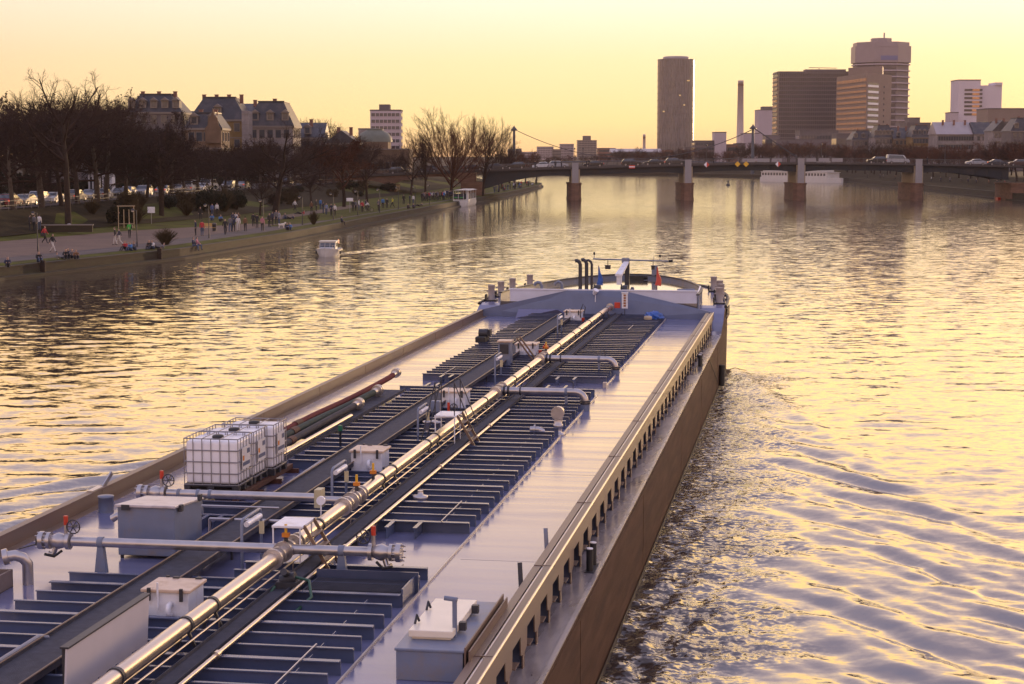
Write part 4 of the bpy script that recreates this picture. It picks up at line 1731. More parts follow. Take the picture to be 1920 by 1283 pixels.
hz = ZD + .34
hose([(-3.62, 39.8, hz), (-3.62, 43, hz), (-3.58, 47, hz + .02), (-3.50, 51, hz), (-3.42, 55.0, hz + .05), (-3.40, 56.2, hz + .10)], 'hose_red', 'dark red rubber cargo hose reaching farthest along the side grating', .085, 0)
hose([(-3.38, 40.2, hz), (-3.36, 43, hz), (-3.32, 46.5, hz), (-3.2, 49.5, hz), (-3.05, 52.2, hz + .06)], 'hose_grn', 'grey green rubber cargo hose lying between the red one and the dark grey one', .095, 0)
hose([(-3.08, 40.3, hz), (-3.04, 43, hz - .02), (-3.02, 46, hz), (-2.92, 49.4, hz + .05)], 'hose_gry', 'dark grey rubber cargo hose with the shortest reach, beside the bare steel tube', .09, 0)
mb = MB()
mb.tube([(0, 0, 0), (0, 7.6, 0)], .05, 12)
tb = mb.build('steel_tube', M['steel'])
tb.location = bw(-2.62, 39.9, ZD + .34)
tb.rotation_euler = (0, 0, -BYAW)
tag(tb, 'loose polished steel tube lying beside the hoses', 'tube')
# winch-like black bundle and blue tarp
e = on_barge('hand_pump', -2.85, 68.6, ZD + .22, 'small black portable pump standing on the deck beams', 'pump')
mb = MB()
mb.box(-.18, -.5, 0, .2, .5, .22)
part(mb, 'pump_base', 'black', e, .03)
mb = MB()
mb.tube([(-.12, 0, .32), (.22, 0, .32)], .16, 12)
mb.box(.0, .0, .2, .3, .45, .45)
part(mb, 'pump_motor', 'dark', e)
mb = MB()
random.seed(4)
bmh = bmesh.new()
bmesh.ops.create_icosphere(bmh, subdivisions=4, radius=1)
for v in bmh.verts:
    n = v.co.normalized()
    k = 1 + .12 * sin(7 * n.x + 3 * n.y) + .1 * sin(11 * n.z + 9 * n.x) + .06 * sin(17 * n.y + 13 * n.x)
    v.co = Vector((n.x * .40 * k, n.y * .7 * k, max(-.02, n.z * .27 * k)))
me2 = bpy.data.meshes.new('tarp_bundle')
bmh.to_mesh(me2)
bmh.free()
for pl in me2.polygons:
    pl.use_smooth = True
me2.materials.append(M['tarp'])
tp = bpy.data.objects.new('tarp_bundle', me2)
C.objects.link(tp)
tp.location = bw(2.72, 79.9, ZD + .22)
tp.rotation_euler = (0, 0, -BYAW)
tag(tp, 'crumpled blue tarpaulin bundle on the deck beams near the bow', 'tarpaulin')
mb = MB()
mb.lathe([(.16, 0), (.18, .06), (.16, .14), (.05, .16)], (0, 0, 0), 12)
cn = mb.build('cable_drum', mat('drum_buff', (.45, .36, .24), .6, var=.2))
cn.location = bw(2.55, 79.0, ZD + .22)
tag(cn, 'small buff drum in front of the blue tarpaulin', 'drum')

# ================================================================== BRIDGES AND BUILDINGS
CP, SP = cos(PITCH), sin(PITCH)


def at(u, v, Y):
    """point at distance Y ahead of the camera seen at photo position (u, v): used to read positions off the survey"""
    dx, dy, dz = (u - 960) / 3450.0, CP - (v - 641.5) / 3450.0 * SP, -SP - (v - 641.5) / 3450.0 * CP
    k = Y / dy
    return Vector((dx * k, Y, CAM_H + dz * k))


def bank_off(x, y):
    best = None
    for i in range(len(SD) - 1):
        a, b = Vector(SD[i][:2]), Vector(SD[i + 1][:2])
        d = b - a
        t = max(0, min(1, (Vector((x, y)) - a).dot(d) / d.length_squared))
        q_ = a + d * t
        r = (Vector((x, y)) - q_)
        n = Vector((-d.y, d.x)).normalized()
        o = r.dot(n)
        if best is None or r.length < best[0]:
            best = (r.length, o if abs(o) > .9 * r.length else math.copysign(r.length, o), tuple(SD[i][k] + (SD[i + 1][k] - SD[i][k]) * t for k in range(6)))
    return best[1], best[2]


def ground_z(x, y):
    o, s = bank_off(x, y)
    pr = [(0, QZ), (.55, QZ + .02), (2.5, QZ + .06), (6.4, QZ + .09), (max(6.5, s[3]), QZ + .13), (max(6.6, s[4]), QZ + .46), (s[4] * .6 + s[5] * .4, 2.22), (s[5], STREET_Z), (1e6, STREET_Z)]
    for (a, za), (b, zb) in zip(pr[:-1], pr[1:]):
        if a <= o <= b:
            return za + (zb - za) * (o - a) / max(1e-6, b - a)
    return QZ


def spot(u, v):
    """where the ray at photo position (u, v) meets the left bank"""
    z = 1.2
    for _ in range(12):
        dx, dy, dz = (u - 960) / 3450.0, CP - (v - 641.5) / 3450.0 * SP, -SP - (v - 641.5) / 3450.0 * CP
        k = (z - CAM_H) / dz
        p_ = Vector((dx * k, dy * k, z))
        z = .5 * z + .5 * ground_z(p_.x, p_.y)
    p_.z = ground_z(p_.x, p_.y)
    return p_


M['bridge'] = mat('bridge_steel', (.018, .022, .028), .7, var=.2, vscale=.5, dirt=(.035, .026, .022), dscale=.3)
M['bridge_edge'] = mat('bridge_cornice', (.075, .062, .056), .8, var=.2, vscale=.8)
M['conc'] = mat('pale_concrete', (.30, .28, .285), .7, var=.1, vscale=.5, dirt=(.30, .26, .24), dscale=.5, stretch=(1, 1, .4))
M['rail'] = mat('railing_steel', (.09, .08, .08), .6, var=.1)

BP = [(-60, 4.4), (-45, 4.8), (-30, 5.5), (-9, 6.4), (0, 6.75), (13, 7.1), (32, 7.6), (50, 8.0), (68, 8.1), (88, 7.9), (110, 7.45), (130, 6.9), (160, 5.8), (190, 4.6), (205, 4.1)]


def deck_z(x):
    for (a, za), (b, zb) in zip(BP[:-1], BP[1:]):
        if a <= x <= b:
            return za + (zb - za) * (x - a) / (b - a)
    return BP[0][1] if x < 0 else BP[-1][1]


BY0, BY1 = 405.0, 419.0
PIERX = [13.8, 38.5, 63.2, 89.0]
br = empty('road_bridge', (60, BY0, 0), 0, 'long low steel road bridge on sandstone piers crossing the river behind the barge', 'bridge')
OB = Vector((60, BY0, 0))


def bpart(mb, name, m_, parent=None):
    mb.v = [(x - 60, y - BY0, z) for x, y, z in mb.v] if parent in (None, br) else [(x - 60, y - BY0, z) for x, y, z in mb.v]
    return mb.build(name, M[m_] if isinstance(m_, str) else m_, parent or br)


mb = MB()
xs = list(range(-58, 206, 3))
for a, b in zip(xs[:-1], xs[1:]):
    za, zb = deck_z(a), deck_z(b)
    mb.slab([(a, BY0, za - .35), (b, BY0, zb - .35), (b, BY0, zb), (a, BY0, za)], (0, BY1 - BY0, 0))
bpart(mb, 'roadway', 'street')
mb = MB()
for a, b in zip(xs[:-1], xs[1:]):
    za, zb = deck_z(a), deck_z(b)
    for y in (BY0 - .35, BY1 - .05):
        mb.slab([(a, y, za - .22), (b, y, zb - .22), (b, y, zb + .16), (a, y, za + .16)], (0, .4, 0))
bpart(mb, 'edge_cornice', 'bridge_edge')


def soffit(x):
    """girder depth below the deck: deeper towards the land piers where it turns into an arch"""
    d = 1.15
    if x < 13:
        u = max(0, min(1, (13 - x) / 19))
        d += 2.6 * u ** 2.4
    if x > 88:
        u = max(0, min(1, (x - 88) / 20))
        d += 1.5 * u ** 2.4
    for px in PIERX:
        d += .45 * max(0, 1 - abs(x - px) / 7) ** 2
    return d


mb = MB()
xg = [-6.5 + i * 1.5 for i in range(78)]
for a, b in zip(xg[:-1], xg[1:]):
    za, zb = deck_z(a), deck_z(b)
    for y in (BY0 + .5, BY0 + 4.5, BY0 + 9, BY1 - .8):
        mb.slab([(a, y, za - .35 - soffit(a)), (b, y, zb - .35 - soffit(b)), (b, y, zb - .36), (a, y, za - .36)], (0, .3, 0))
bpart(mb, 'girder', 'bridge')
mb = MB()
for x in xg[::2]:
    z = deck_z(x)
    mb.box(x, BY0 + .38, z - .3 - soffit(x), x + .08, BY0 + .5, z - .36)
bpart(mb, 'girder_stiffener', 'bridge')
for y, nm in ((BY0 - .15, 'railing'), (BY1 + .1, 'railing')):
    mb = MB()
    for a, b in zip(xs[:-1], xs[1:]):
        za, zb = deck_z(a) + .16, deck_z(b) + .16
        mb.bar((a, y, za + 1.0), (b, y, zb + 1.0), .09, .09)
        mb.bar((a, y, za + .12), (b, y, zb + .12), .05, .05)
        for i in range(10):
            t = i / 10
            mb.box(a + 3 * t, y - .02, za + (zb - za) * t + .1, a + 3 * t + .035, y + .02, za + (zb - za) * t + 1.0)
        mb.box(a - .05, y - .05, za, a + .05, y + .05, za + 1.08)
    bpart(mb, nm, 'rail')

for px in PIERX + [112.0]:
    mb = MB()
    w = 1.4 if px < 112 else 2.4
    poly = [(px - w, BY0 + .6), (px - w * .55, BY0 - .7), (px, BY0 - 1.1), (px + w * .55, BY0 - .7), (px + w, BY0 + .6), (px + w, BY1), (px + w * .5, BY1 + 1), (px - w * .5, BY1 + 1), (px - w, BY1)]
    big = [(px + (x - px) * 1.1, y + (-.12 if y < BY0 + 5 else .12)) for x, y in poly]
    bot = [(px + (x - px) * 1.06, y + (-.1 if y < BY0 + 5 else .1)) for x, y in poly]
    mb.prism(bot, -1.5, .55)
    mb.prism(poly, .55, 3.45)
    mb.prism(big, 3.45, 3.8)
    pr = bpart(mb, 'pier', 'sandst')
    if px < 112:
        mb = MB()
        mb.box(px - .85, BY0 - .05, 3.8, px + 1.1, BY1 - 1, deck_z(px) - .36)  # set-back column, the yellow light on it is put into its colour
        bpart(mb, 'pier_head', mat('yellow_lit_stone', (.38, .30, .20), .8, var=.15) if 'yellow_lit_stone' not in MATS else MATS['yellow_lit_stone'], pr)
        mb = MB()
        zt = deck_z(px) + 1.0
        mb.box(px - .65, BY0 - .75, 3.8, px + .75, BY0 - .36, zt)
        mb.box(px + .02, BY0 - .80, 4.4, px + .08, BY0 - .75, zt - .3)
        mb.box(px - .55, BY0 - .85, 4.6, px + .65, BY0 - .75, 4.75)
        mb.box(px - .72, BY0 - .82, zt, px + .82, BY0 - .3, zt + .12)
        bpart(mb, 'pillar', 'conc', pr)
# sandstone land pier with its two arched land openings at the left end
mb = MB()
mb.box(-11.2, BY0 - 1.6, -1, -6.2, BY1 + 1.2, 4.0)
mb.box(-11.8, BY0 - .5, 4.0, -8.0, BY1 + .4, deck_z(-10) - .3)
bpart(mb, 'pier', 'sandst')
mb = MB()
for (x0, x1) in ((-27.0, -9.5), (-44, -27.0)):
    n = 14
    top = []
    lo = []
    for i in range(n + 1):
        x = x0 + (x1 - x0) * i / n
        u = 2 * (i / n) - 1
        z = 1.3 + (deck_z(x) - 2.1) * (max(0, 1 - abs(u * .86) ** 2.6)) ** .6 * .98
        lo.append((x, z))
    for (xa, za), (xb, zb) in zip(lo[:-1], lo[1:]):
        mb.slab([(xa, BY0 + .05, za), (xb, BY0 + .05, zb), (xb, BY0 + .05, deck_z(xb) - .23), (xa, BY0 + .05, deck_z(xa) - .23)], (0, 13.9, 0))
    mb.box(x0 - 1.6, BY0 - .1, .8, x0 + 1.6, BY1 + .1, 3.4)
bpart(mb, 'land_arch', 'sandst')
mb = MB()
mb.box(-64, BY0, 1, -44, BY1, 4.35)
bpart(mb, 'abutment', 'sandst')
mb = MB()
mb.box(114.7, BY0, .8, 205, BY1, 3.9)
bpart(mb, 'abutment', 'sandst')
for x in (14.2, 16.1, 44, 70, 98):                                     # tall thin street lamps on the bridge
    for k in range(1):
        e = empty('bridge_lamp', (x, BY1 - .4, deck_z(x)), 0, 'slim dark lamp post on the road bridge', 'street lamp', 'lamp posts on the road bridge')
        mb = MB()
        mb.tube([(0, 0, 0), (0, 0, 4.0)], [.07, .05], 6)
        mb.build('lamp_pole', M['rail'], e)
        mb = MB()
        mb.lathe([(.06, 4.0), (.16, 4.05), (.16, 4.3), (.04, 4.42)], (0, 0, 0), 8)
        mb.build('lamp_head', M['dark'], e)
# navigation boards hung on the railing
bl = [(1325, 309, 'red', 1), (1383, 308, 'yellow', 0), (1399, 308, 'yellow', 0), (1459, 308, 'red', 1)]
for i, (u, v, c, half) in enumerate(bl):
    c0 = at(u, v, BY0 - .5)
    lab = ['red and white diamond navigation board on the bridge rail near the second pier', 'yellow diamond navigation board, left one of the touching pair on the bridge rail',
           'yellow diamond navigation board, right one of the pair on the bridge rail', 'red and white diamond navigation board beside the white rail banners'][i]
    e = empty('navigation_board', c0, 0, lab, 'sign', 'navigation boards on the bridge')
    mb = MB()
    s_ = .62
    if half:
        mb.slab([(-s_, 0, 0), (0, 0, -s_), (0, 0, s_)], (0, .08, 0))
        mb.build('board_half', M['white'], e)
        mb = MB()
        mb.slab([(0, 0, -s_), (s_, 0, 0), (0, 0, s_)], (0, .08, 0))
        mb.build('board_half', M['red'], e)['label'] = 'red half of the board'
    else:
        mb.slab([(-s_, 0, 0), (0, 0, -s_), (s_, 0, 0), (0, 0, s_)], (0, .08, 0))
        mb.build('board_panel', M['yellow'], e)
    mb = MB()
    mb.box(-.05, .08, -.4, .05, .3, 1.0)
    mb.build('board_bracket', M['rail'], e)
e = empty('navigation_board', at(1185, 313, BY0 - .5), 0, 'red rectangular navigation board with white bar below the bridge rail', 'sign', 'navigation boards on the bridge')
mb = MB()
mb.box(-.65, 0, -.35, .65, .08, .35)
mb.build('board_panel', M['red'], e)
mb = MB()
mb.box(-.65, -.01, -.1, .65, -.002, .1)
mb.build('board_bar', M['white'], e)
for i, (u0, u1) in enumerate(((1392, 1415), (1420, 1443), (1447, 1466), (1512, 1530), (1535, 1555), (1560, 1580))):
    p0, p1 = at(u0, 303, BY0 - .3), at(u1, 303, BY0 - .3)
    mb = MB()
    zz = deck_z((p0.x + p1.x) / 2)
    mb.box(0, 0, .25, p1.x - p0.x, .03, 1.02)
    o = mb.build('rail_banner', M['conc'])
    o.location = (p0.x, BY0 - .33, zz + .1)
    o['label'] = 'pale banner on the bridge rail, %s of the six from the left' % ['first', 'second', 'third', 'fourth', 'fifth', 'last'][i]
    o['category'] = 'banner'
    o['group'] = 'banners on the bridge rail'

# ---- suspension footbridge behind
sb_ = empty('suspension_footbridge', (50, 760, 0), 0, 'slender suspension footbridge with two tall pylons behind the road bridge', 'footbridge')


def fpart(mb, name, m_):
    mb.v = [(x - 50, y - 760, z) for x, y, z in mb.v]
    return mb.build(name, M[m_] if isinstance(m_, str) else m_, sb_)


tops = []
M['pylon'] = mat('pylon_blue', (.07, .085, .11), .6, var=.1)
for (u, v) in ((964, 238), (1412, 235)):
    c0 = at(u, v, 760)
    tops.append(c0)
    mb = MB()
    mb.tube([(c0.x, 760, -1 if u < 1000 else 2), (c0.x, 760, c0.z - 1.0)], [.75, .5], 8)
    fpart(mb, 'pylon', 'pylon')
    mb = MB()
    mb.lathe([(1.35, -1.6), (1.45, -1.2), (.9, -.7), (.25, .1), (.05, .6)], (c0.x, 760, c0.z), 8)
    fpart(mb, 'pylon_cap', 'dark')
mb = MB()
n = 24
for dy in (-1.2, 1.2):
    pts = []
    for i in range(n + 1):
        t = i / n
        x = tops[0].x + (tops[1].x - tops[0].x) * t
        z = 8.2 + (tops[0].z - 9.2) * (2 * t - 1) ** 2
        pts.append((x, 760 + dy, z))
    mb.tube(pts, .12, 5)
    mb.tube([(tops[0].x, 760 + dy, tops[0].z - 1), (tops[0].x - 9, 760 + dy, 12), (tops[0].x - 22, 760 + dy, 5)], .12, 5)
    mb.tube([(tops[1].x, 760 + dy, tops[1].z - 1), (tops[1].x + 24, 760 + dy, 5)], .12, 5)
fpart(mb, 'cable', 'dark')
mb = MB()
for i in range(30):
    x0 = tops[0].x - 24 + i * 5
    z = lambda x: 5.2 + 2.4 * max(0, 1 - ((x - 50) / 75) ** 2)
    mb.slab([(x0, 757.8, z(x0) - .5), (x0 + 5, 757.8, z(x0 + 5) - .5), (x0 + 5, 757.8, z(x0 + 5)), (x0, 757.8, z(x0))], (0, 4.4, 0))
fpart(mb, 'footway', 'pylon')

# ------------------------------------------------------------------ houses
M['slate'] = mat('slate_roof', (.028, .029, .038), .55, var=.2, vscale=.8, dirt=(.08, .07, .07), dscale=.4)
M['yel'] = mat('ochre_plaster', (.19, .125, .045), .85, var=.1, vscale=.4, dirt=(.28, .19, .09), dscale=.3)
M['buff'] = mat('buff_sandstone', (.13, .085, .055), .85, var=.14, vscale=.5, dirt=(.22, .14, .09), dscale=.3)
M['pale'] = mat('pale_plaster', (.21, .185, .19), .8, var=.08, vscale=.4, dirt=(.36, .32, .30), dscale=.25)
M['greyst'] = mat('grey_facade', (.12, .105, .11), .8, var=.12, vscale=.3)
M['trim'] = mat('window_trim', (.19, .16, .14), .7, var=.05)
M['copper'] = mat('patinated_roof', (.13, .14, .11), .6, var=.2, vscale=.6)
M['brickr'] = mat('brown_brick', (.20, .10, .075), .85, var=.15, vscale=.4)
M['roofpale'] = mat('pale_metal_roof', (.34, .30, .31), .45, var=.1, vscale=.3)


def windows(root, face, x0, x1, zs, n, w, h, pane=True, proud=0.0, trim='trim'):
    """rows of windows on a facade plane: face(x, z, out) -> point; every window is a part with its pane below it"""
    for z in zs:
        for i in range(n):
            cx = x0 + (x1 - x0) * (i + .5) / n
            mb = MB()
            P4 = [face(cx - w / 2 - .12, z - .12, .02), face(cx + w / 2 + .12, z - .12, .02), face(cx + w / 2 + .12, z + h + .16, .02), face(cx - w / 2 - .12, z + h + .16, .02)]
            d = Vector(face(0, 0, 1)) - Vector(face(0, 0, 0))
            mb.slab(P4, d * .10)
            wd = mb.build('window', M[trim], root)
            mb = MB()
            P4 = [face(cx - w / 2, z, .123), face(cx + w / 2, z, .123), face(cx + w / 2, z + h, .123), face(cx - w / 2, z + h, .123)]
            mb.slab(P4, d * .02)
            mb.box(*[c for c in (Vector(face(cx, z, .144)) - Vector((.03, .0, 0)))], *[c for c in (Vector(face(cx, z + h, .15)) + Vector((.03, .01, 0)))])
            mb.build('pane', M['glass'], wd if pane else root)


def house(u0, u1, v_eave, v_ridge, Y, depth, wall, roof, label, rows=3, cols=5, style='mansard', base=STREET_Z, wh=(1.1, 1.7), side=True, chim=2, dorm=3, row_h=3.6):
    a, b = at(u0, v_eave, Y), at(u1, v_eave, Y)
    w, ze, zr = b.x - a.x, a.z - base, at(u0, v_ridge, Y + depth * .3).z - base
    e = empty('town_house', (a.x, Y, base), 0, label, 'house')
    mb = MB()
    mb.box(0, 0, -.5, w, depth, ze)
    mb.build('wall', M[wall], e)
    mb = MB()
    mb.box(-.3, -.3, ze - .45, w + .3, -.0, ze - .02)
    mb.box(w, -.3, ze - .45, w + .3, depth, ze - .02)
    for k in range(1, rows):
        z = ze - .6 - k * row_h
        if z > 1:
            mb.box(-.1, -.14, z, w + .1, -.0, z + .22)
            mb.box(w, -.1, z, w + .14, depth, z + .22)
    mb.build('cornice', M['trim'], e)
    mb = MB()
    ins = min(w, depth) * (.22 if style == 'mansard' else .0)
    if style == 'mansard':
        lo = [(-.3, -.3), (w + .3, -.3), (w + .3, depth + .3), (-.3, depth + .3)]
        hi = [(ins, ins), (w - ins, ins), (w - ins, depth - ins), (ins, depth - ins)]
        vs = [(x, y, ze) for x, y in lo] + [(x, y, zr) for x, y in hi]
        mb.add(vs, [[0, 1, 5, 4], [1, 2, 6, 5], [2, 3, 7, 6], [3, 0, 4, 7], [4, 5, 6, 7], [3, 2, 1, 0]])
        mb.box(ins - .15, ins - .15, zr, w - ins + .15, depth - ins + .15, zr + .25)
    elif style == 'gable':                                            # ridge along x
        mb.slab([(-.4, -.4, ze), (-.4, depth / 2, zr), (-.4, depth + .4, ze)], (w + .8, 0, 0))
    elif style == 'front':                                            # gable end towards the river
        mb.slab([(-.4, -.3, ze), (w / 2, -.3, zr), (w + .4, -.3, ze)], (0, depth + .6, 0))
    elif style == 'flat':
        mb.box(-.15, -.15, ze, w + .15, depth + .15, zr)
    rf = mb.build('roof', M[roof], e)
    for k in range(chim):
        cx = w * (k + .7) / (chim + .4)
        mb = MB()
        mb.box(cx, depth * .35, zr - 1.2, cx + .8, depth * .35 + .6, zr + .7)
        mb.box(cx - .1, depth * .35 - .1, zr + .7, cx + .9, depth * .35 + .7, zr + .82)
        mb.build('chimney', M['brickr'], rf)
    for k in range(dorm):
        cx = w * (k + .5) / dorm
        zz = ze + (zr - ze) * .22
        mb = MB()
        mb.box(cx - .8, -.1 + ins * .1, zz, cx + .8, ins + .5 if ins else 1.5, zz + 1.7)
        mb.slab([(cx - 1, -.25, zz + 1.7), (cx, -.25, zz + 2.4), (cx + 1, -.25, zz + 1.7)], (0, 1.5, 0))
        dm = mb.build('dormer', M['trim'], rf)
        mb = MB()
        mb.box(cx - .5, -.14 + ins * .1, zz + .25, cx + .5, -.103 + ins * .1, zz + 1.5)
        mb.build('pane', M['glass'], dm)
    zs = [ze - .9 - wh[1] - k * row_h for k in range(rows)]
    zs = [z for z in zs if z > .4]
    windows(e, lambda x, z, o: (x, -o, z), .5, w - .5, zs, cols, *wh)
    if side and depth > 5:
        windows(e, lambda y, z, o: (w + o, y, z), .8, depth - .8, zs[:2], max(2, int(depth / 3.4)), *wh)
    return e


house(236, 340, 210, 178, 420, 13, 'greyst', 'slate', 'dark grey house with a row of white dormers high behind the leftmost trees', 2, 5, 'mansard', dorm=5, chim=3)
house(347, 414, 240, 213, 372, 12, 'buff', 'slate', 'sandstone villa with ornate gable between the dark round tree and the ochre house', 3, 4, 'mansard', dorm=2, chim=2)
house(356, 460, 224, 184, 415, 15, 'yel', 'slate', 'tall ochre plastered house with a dark mansard roof', 4, 4, 'mansard', dorm=1, chim=4)
house(300, 372, 232, 208, 440, 14, 'greyst', 'slate', 'low dark roofed house squeezed behind the sandstone villa', 3, 4, 'gable', dorm=0, chim=1)
house(464, 549, 236, 192, 405, 15, 'pale', 'slate', 'white walled house with a big dark mansard roof behind the wide bare tree', 3, 5, 'mansard', dorm=3, chim=1)
house(318, 482, 246, 226, 470, 14, 'greyst', 'slate', 'long dark roofed row closing the gaps behind the villa and the ochre house', 2, 8, 'gable', dorm=0, chim=4, side=False)
house(436, 505, 214, 194, 425, 12, 'greyst', 'slate', 'flat dark roofed wing behind the scaffold tower', 2, 4, 'gable', dorm=0, chim=1, side=False)
house(548, 605, 258, 230, 440, 14, 'greyst', 'slate', 'plain grey house with dark roof beside the white walled mansard house', 2, 4, 'gable', dorm=1, chim=1)
house(612, 668, 268, 245, 440, 14, 'buff', 'slate', 'low house with a steep dark gable and small spire left of the domed museum', 2, 5, 'front', dorm=0, chim=2)
house(60, 150, 240, 214, 390, 14, 'greyst', 'slate', 'dark house almost hidden behind the leftmost park trees', 2, 6, 'gable', dorm=2, chim=2)
house(150, 236, 232, 206, 430, 14, 'buff', 'slate', 'brownish house behind the tall open tree', 2, 5, 'gable', dorm=2, chim=2)
# ornate gable of the villa
p0 = at(402, 262, 371.4)
mb = MB()
mb.slab([(0, 0, 0), (3.2, 0, 0), (3.2, 0, 3.0), (2.7, 0, 3.6), (2.5, 0, 5.0), (1.9, 0, 5.6), (1.6, 0, 7.0), (1.3, 0, 5.6), (.7, 0, 5.0), (.5, 0, 3.6), (0, 0, 3.0)], (0, .5, 0))
villa = [o for o in bpy.data.objects if o.type == 'EMPTY' and o.get('label', '').startswith('sandstone villa')][0]
o = mb.build('gable', M['buff'], villa)
o.location = Vector((villa_w := 0, 0, 0))
o.location = (at(384, 262, 371).x - villa.location.x, -.55, at(384, 250, 371).z - STREET_Z - 2)
# scaffold sheeting strip
a, b = at(453, 208, 396), at(467, 300, 396)
e = empty('scaffold_tower', (a.x, 396, STREET_Z), 0, 'pale sheeted scaffold tower between the ochre house and the white walled house', 'scaffold')
mb = MB()
mb.box(0, 0, 0, b.x - a.x, 6, a.z - STREET_Z)
mb.build('sheeting', M['pale'], e)
mb = MB()
for k in range(7):
    z = 1.5 + k * 2.2
    if z < a.z - STREET_Z:
        mb.box(-.05, -.06, z, b.x - a.x + .05, -.005, z + .08)
        mb.box(b.x - a.x + .005, -.05, z, b.x - a.x + .06, 6, z + .08)
mb.build('scaffold_board', M['trim'], e)
# domed museum
a, b = at(664, 262, 470), at(768, 292, 470)
w = b.x - a.x
e = empty('museum', (a.x, 470, STREET_Z), 0, 'low stone museum with a greenish domed glass roof behind the reddish tree', 'museum')
mb = MB()
mb.box(0, 0, -.3, w, 16, at(0, 280, 470).z - STREET_Z)
mb.box(w * .15, 2, 0, w * .6, 14, at(0, 266, 470).z - STREET_Z)
mb.build('wall', M['buff'], e)
zz = at(0, 266, 470).z - STREET_Z
mb = MB()
cx = w * .33
mb.lathe([(4.6, 0), (4.4, 1.2), (3.6, 2.2), (2.3, 2.9), (2.2, 3.2), (2.3, 3.3), (.3, 3.5)], (cx, 8, zz), 20)
mb.build('dome', M['copper'], e)
mb = MB()
mb.box(-.2, -.25, at(0, 281, 470).z - STREET_Z, w + .2, 0, at(0, 279, 470).z - STREET_Z)
mb.build('cornice', M['trim'], e)
windows(e, lambda x, z, o: (x, -o, z), .5, w - .5, [2.2], 9, .8, 2.0)
# white pavilions by the street
for (u0, u1, lab) in ((165, 183, 'small white pavilion with dark slit windows behind the parked cars, left one of the two'), (191, 210, 'small white pavilion with dark slit windows behind the parked cars, right one of the two')):
    a, b = at(u0, 327, 287), at(u1, 327, 287)
    e = empty('pavilion', (a.x, 287, STREET_Z), 0, lab, 'pavilion', 'white pavilions by the street')
    w, h = b.x - a.x, a.z - STREET_Z
    mb = MB()
    mb.box(0, 0, 0, w, 2.2, h)
    mb.build('wall', M['white'], e)
    mb = MB()
    mb.slab([(-.1, -.1, h), (w / 2, -.1, h + .35), (w + .1, -.1, h)], (0, 2.4, 0))
    mb.build('roof', M['roofpale'], e)
    for x in (.3, .85):
        mb = MB()
        mb.box(x, -.03, .4, x + .3, -.003, h - .4)
        mb.build('window', M['glass'], e)


# ------------------------------------------------------------------ distant town
def block(u0, u1, v_top, Y, depth, wall, label, cat, name='apartment_block', base=4.0, floors=0, cols=0, bandm='glass', top=None):
    a, b = at(u0, v_top, Y), at(u1, v_top, Y)
    w, h = b.x - a.x, a.z - base
    e = empty(name, (a.x, Y, base), 0, label, cat)
    mb = MB()
    mb.box(0, 0, 0, w, depth, h)
    mb.build('wall', M[wall] if isinstance(wall, str) else wall, e)
    mb = MB()
    mb.box(-.2, -.2, h + .003, w + .2, depth + .2, h + .6)
    mb.build('parapet', M['greyst'], e)
    if floors:
        fh = h / (floors + .6)
        for k in range(floors):
            z = h - fh * (k + .85)
            mb = MB()
            mb.box(w * .04, -.22, z, w * .96, -.003, z + fh * .5)
            mb.box(w + .003 if u0 < 960 else -.22, depth * .08, z, w + .22 if u0 < 960 else -.003, depth * .92, z + fh * .5)
            bd = mb.build('window_band', M[bandm] if isinstance(bandm, str) else bandm, e)
            if cols:
                mb = MB()
                mb.box(w * .04, -.30, z - .25, w * .96, -.221, z)
                for i in range(1, cols):
                    x = w * (.04 + .92 * i / cols)
                    mb.box(x - .12, -.30, z, x + .12, -.221, z + fh * .5)
                mb.build('mullion', M[wall] if isinstance(wall, str) else wall, bd)
    if top:
        x0, x1, hh = top
        mb = MB()
        mb.box(w * x0, depth * .2, h + .6, w * x1, depth * .8, h + .6 + hh)
        mb.build('roof_plant', M['greyst'], e)
    return e


M['shaft'] = mat('tower_shaft', (.13, .11, .13), .5, var=.1, vscale=.15)
M['tower_glass'] = mat('tower_glass', (.125, .118, .13), .28, .2, var=.25, vscale=.7, stretch=(1, 1, .10), spec=.6, rvar=.1)
M['dark_glass'] = mat('dark_facade', (.045, .045, .06), .22, .1, var=.25, vscale=.12, spec=.7)
M['mull'] = mat('facade_grid', (.13, .11, .12), .6)
M['hotel'] = mat('hotel_wall', (.22, .165, .14), .75, var=.08, vscale=.2)
M['gold'] = mat('gold_toned_glass', (.62, .34, .17), .25, .35, var=.25, vscale=.5)
M['silver'] = mat('silver_cladding', (.28, .235, .26), .45, .2, var=.1, vscale=.15)
M['pinkc'] = mat('pink_concrete', (.46, .39, .43), .75, var=.08, vscale=.1)
block(694, 751, 208, 900, 16, 'pinkc', 'pale slab high rise behind the museum with a small box on its roof', 'high rise', 'high_rise', floors=8, cols=7, top=(.28, .62, 2.6))
block(672, 693, 243, 880, 12, 'pale', 'small white building left of the pale slab high rise', 'building', floors=2)
block(1007, 1038, 276, 2100, 30, 'pinkc', 'farthest left block of the hazy flats beyond the bridge', 'flats', floors=6, cols=6)
block(1050, 1076, 271, 2150, 25, 'pinkc', 'hazy tower block of flats, middle one beyond the bridge', 'flats', floors=9, cols=4)
block(1083, 1119, 264, 2100, 30, 'pale', 'tallest of the hazy blocks of flats beyond the bridge', 'flats', floors=10, cols=6, top=(.3, .7, 5))
block(975, 1006, 286, 1900, 25, 'pinkc', 'low hazy white building just right of the left footbridge pylon', 'building', floors=3)
block(1036, 1052, 281, 2000, 25, 'greyst', 'low hazy building between the blocks of flats', 'building', floors=3)
block(1122, 1154, 279, 1500, 25, 'brickr', 'low red brown building left of the long shed', 'building', floors=3)
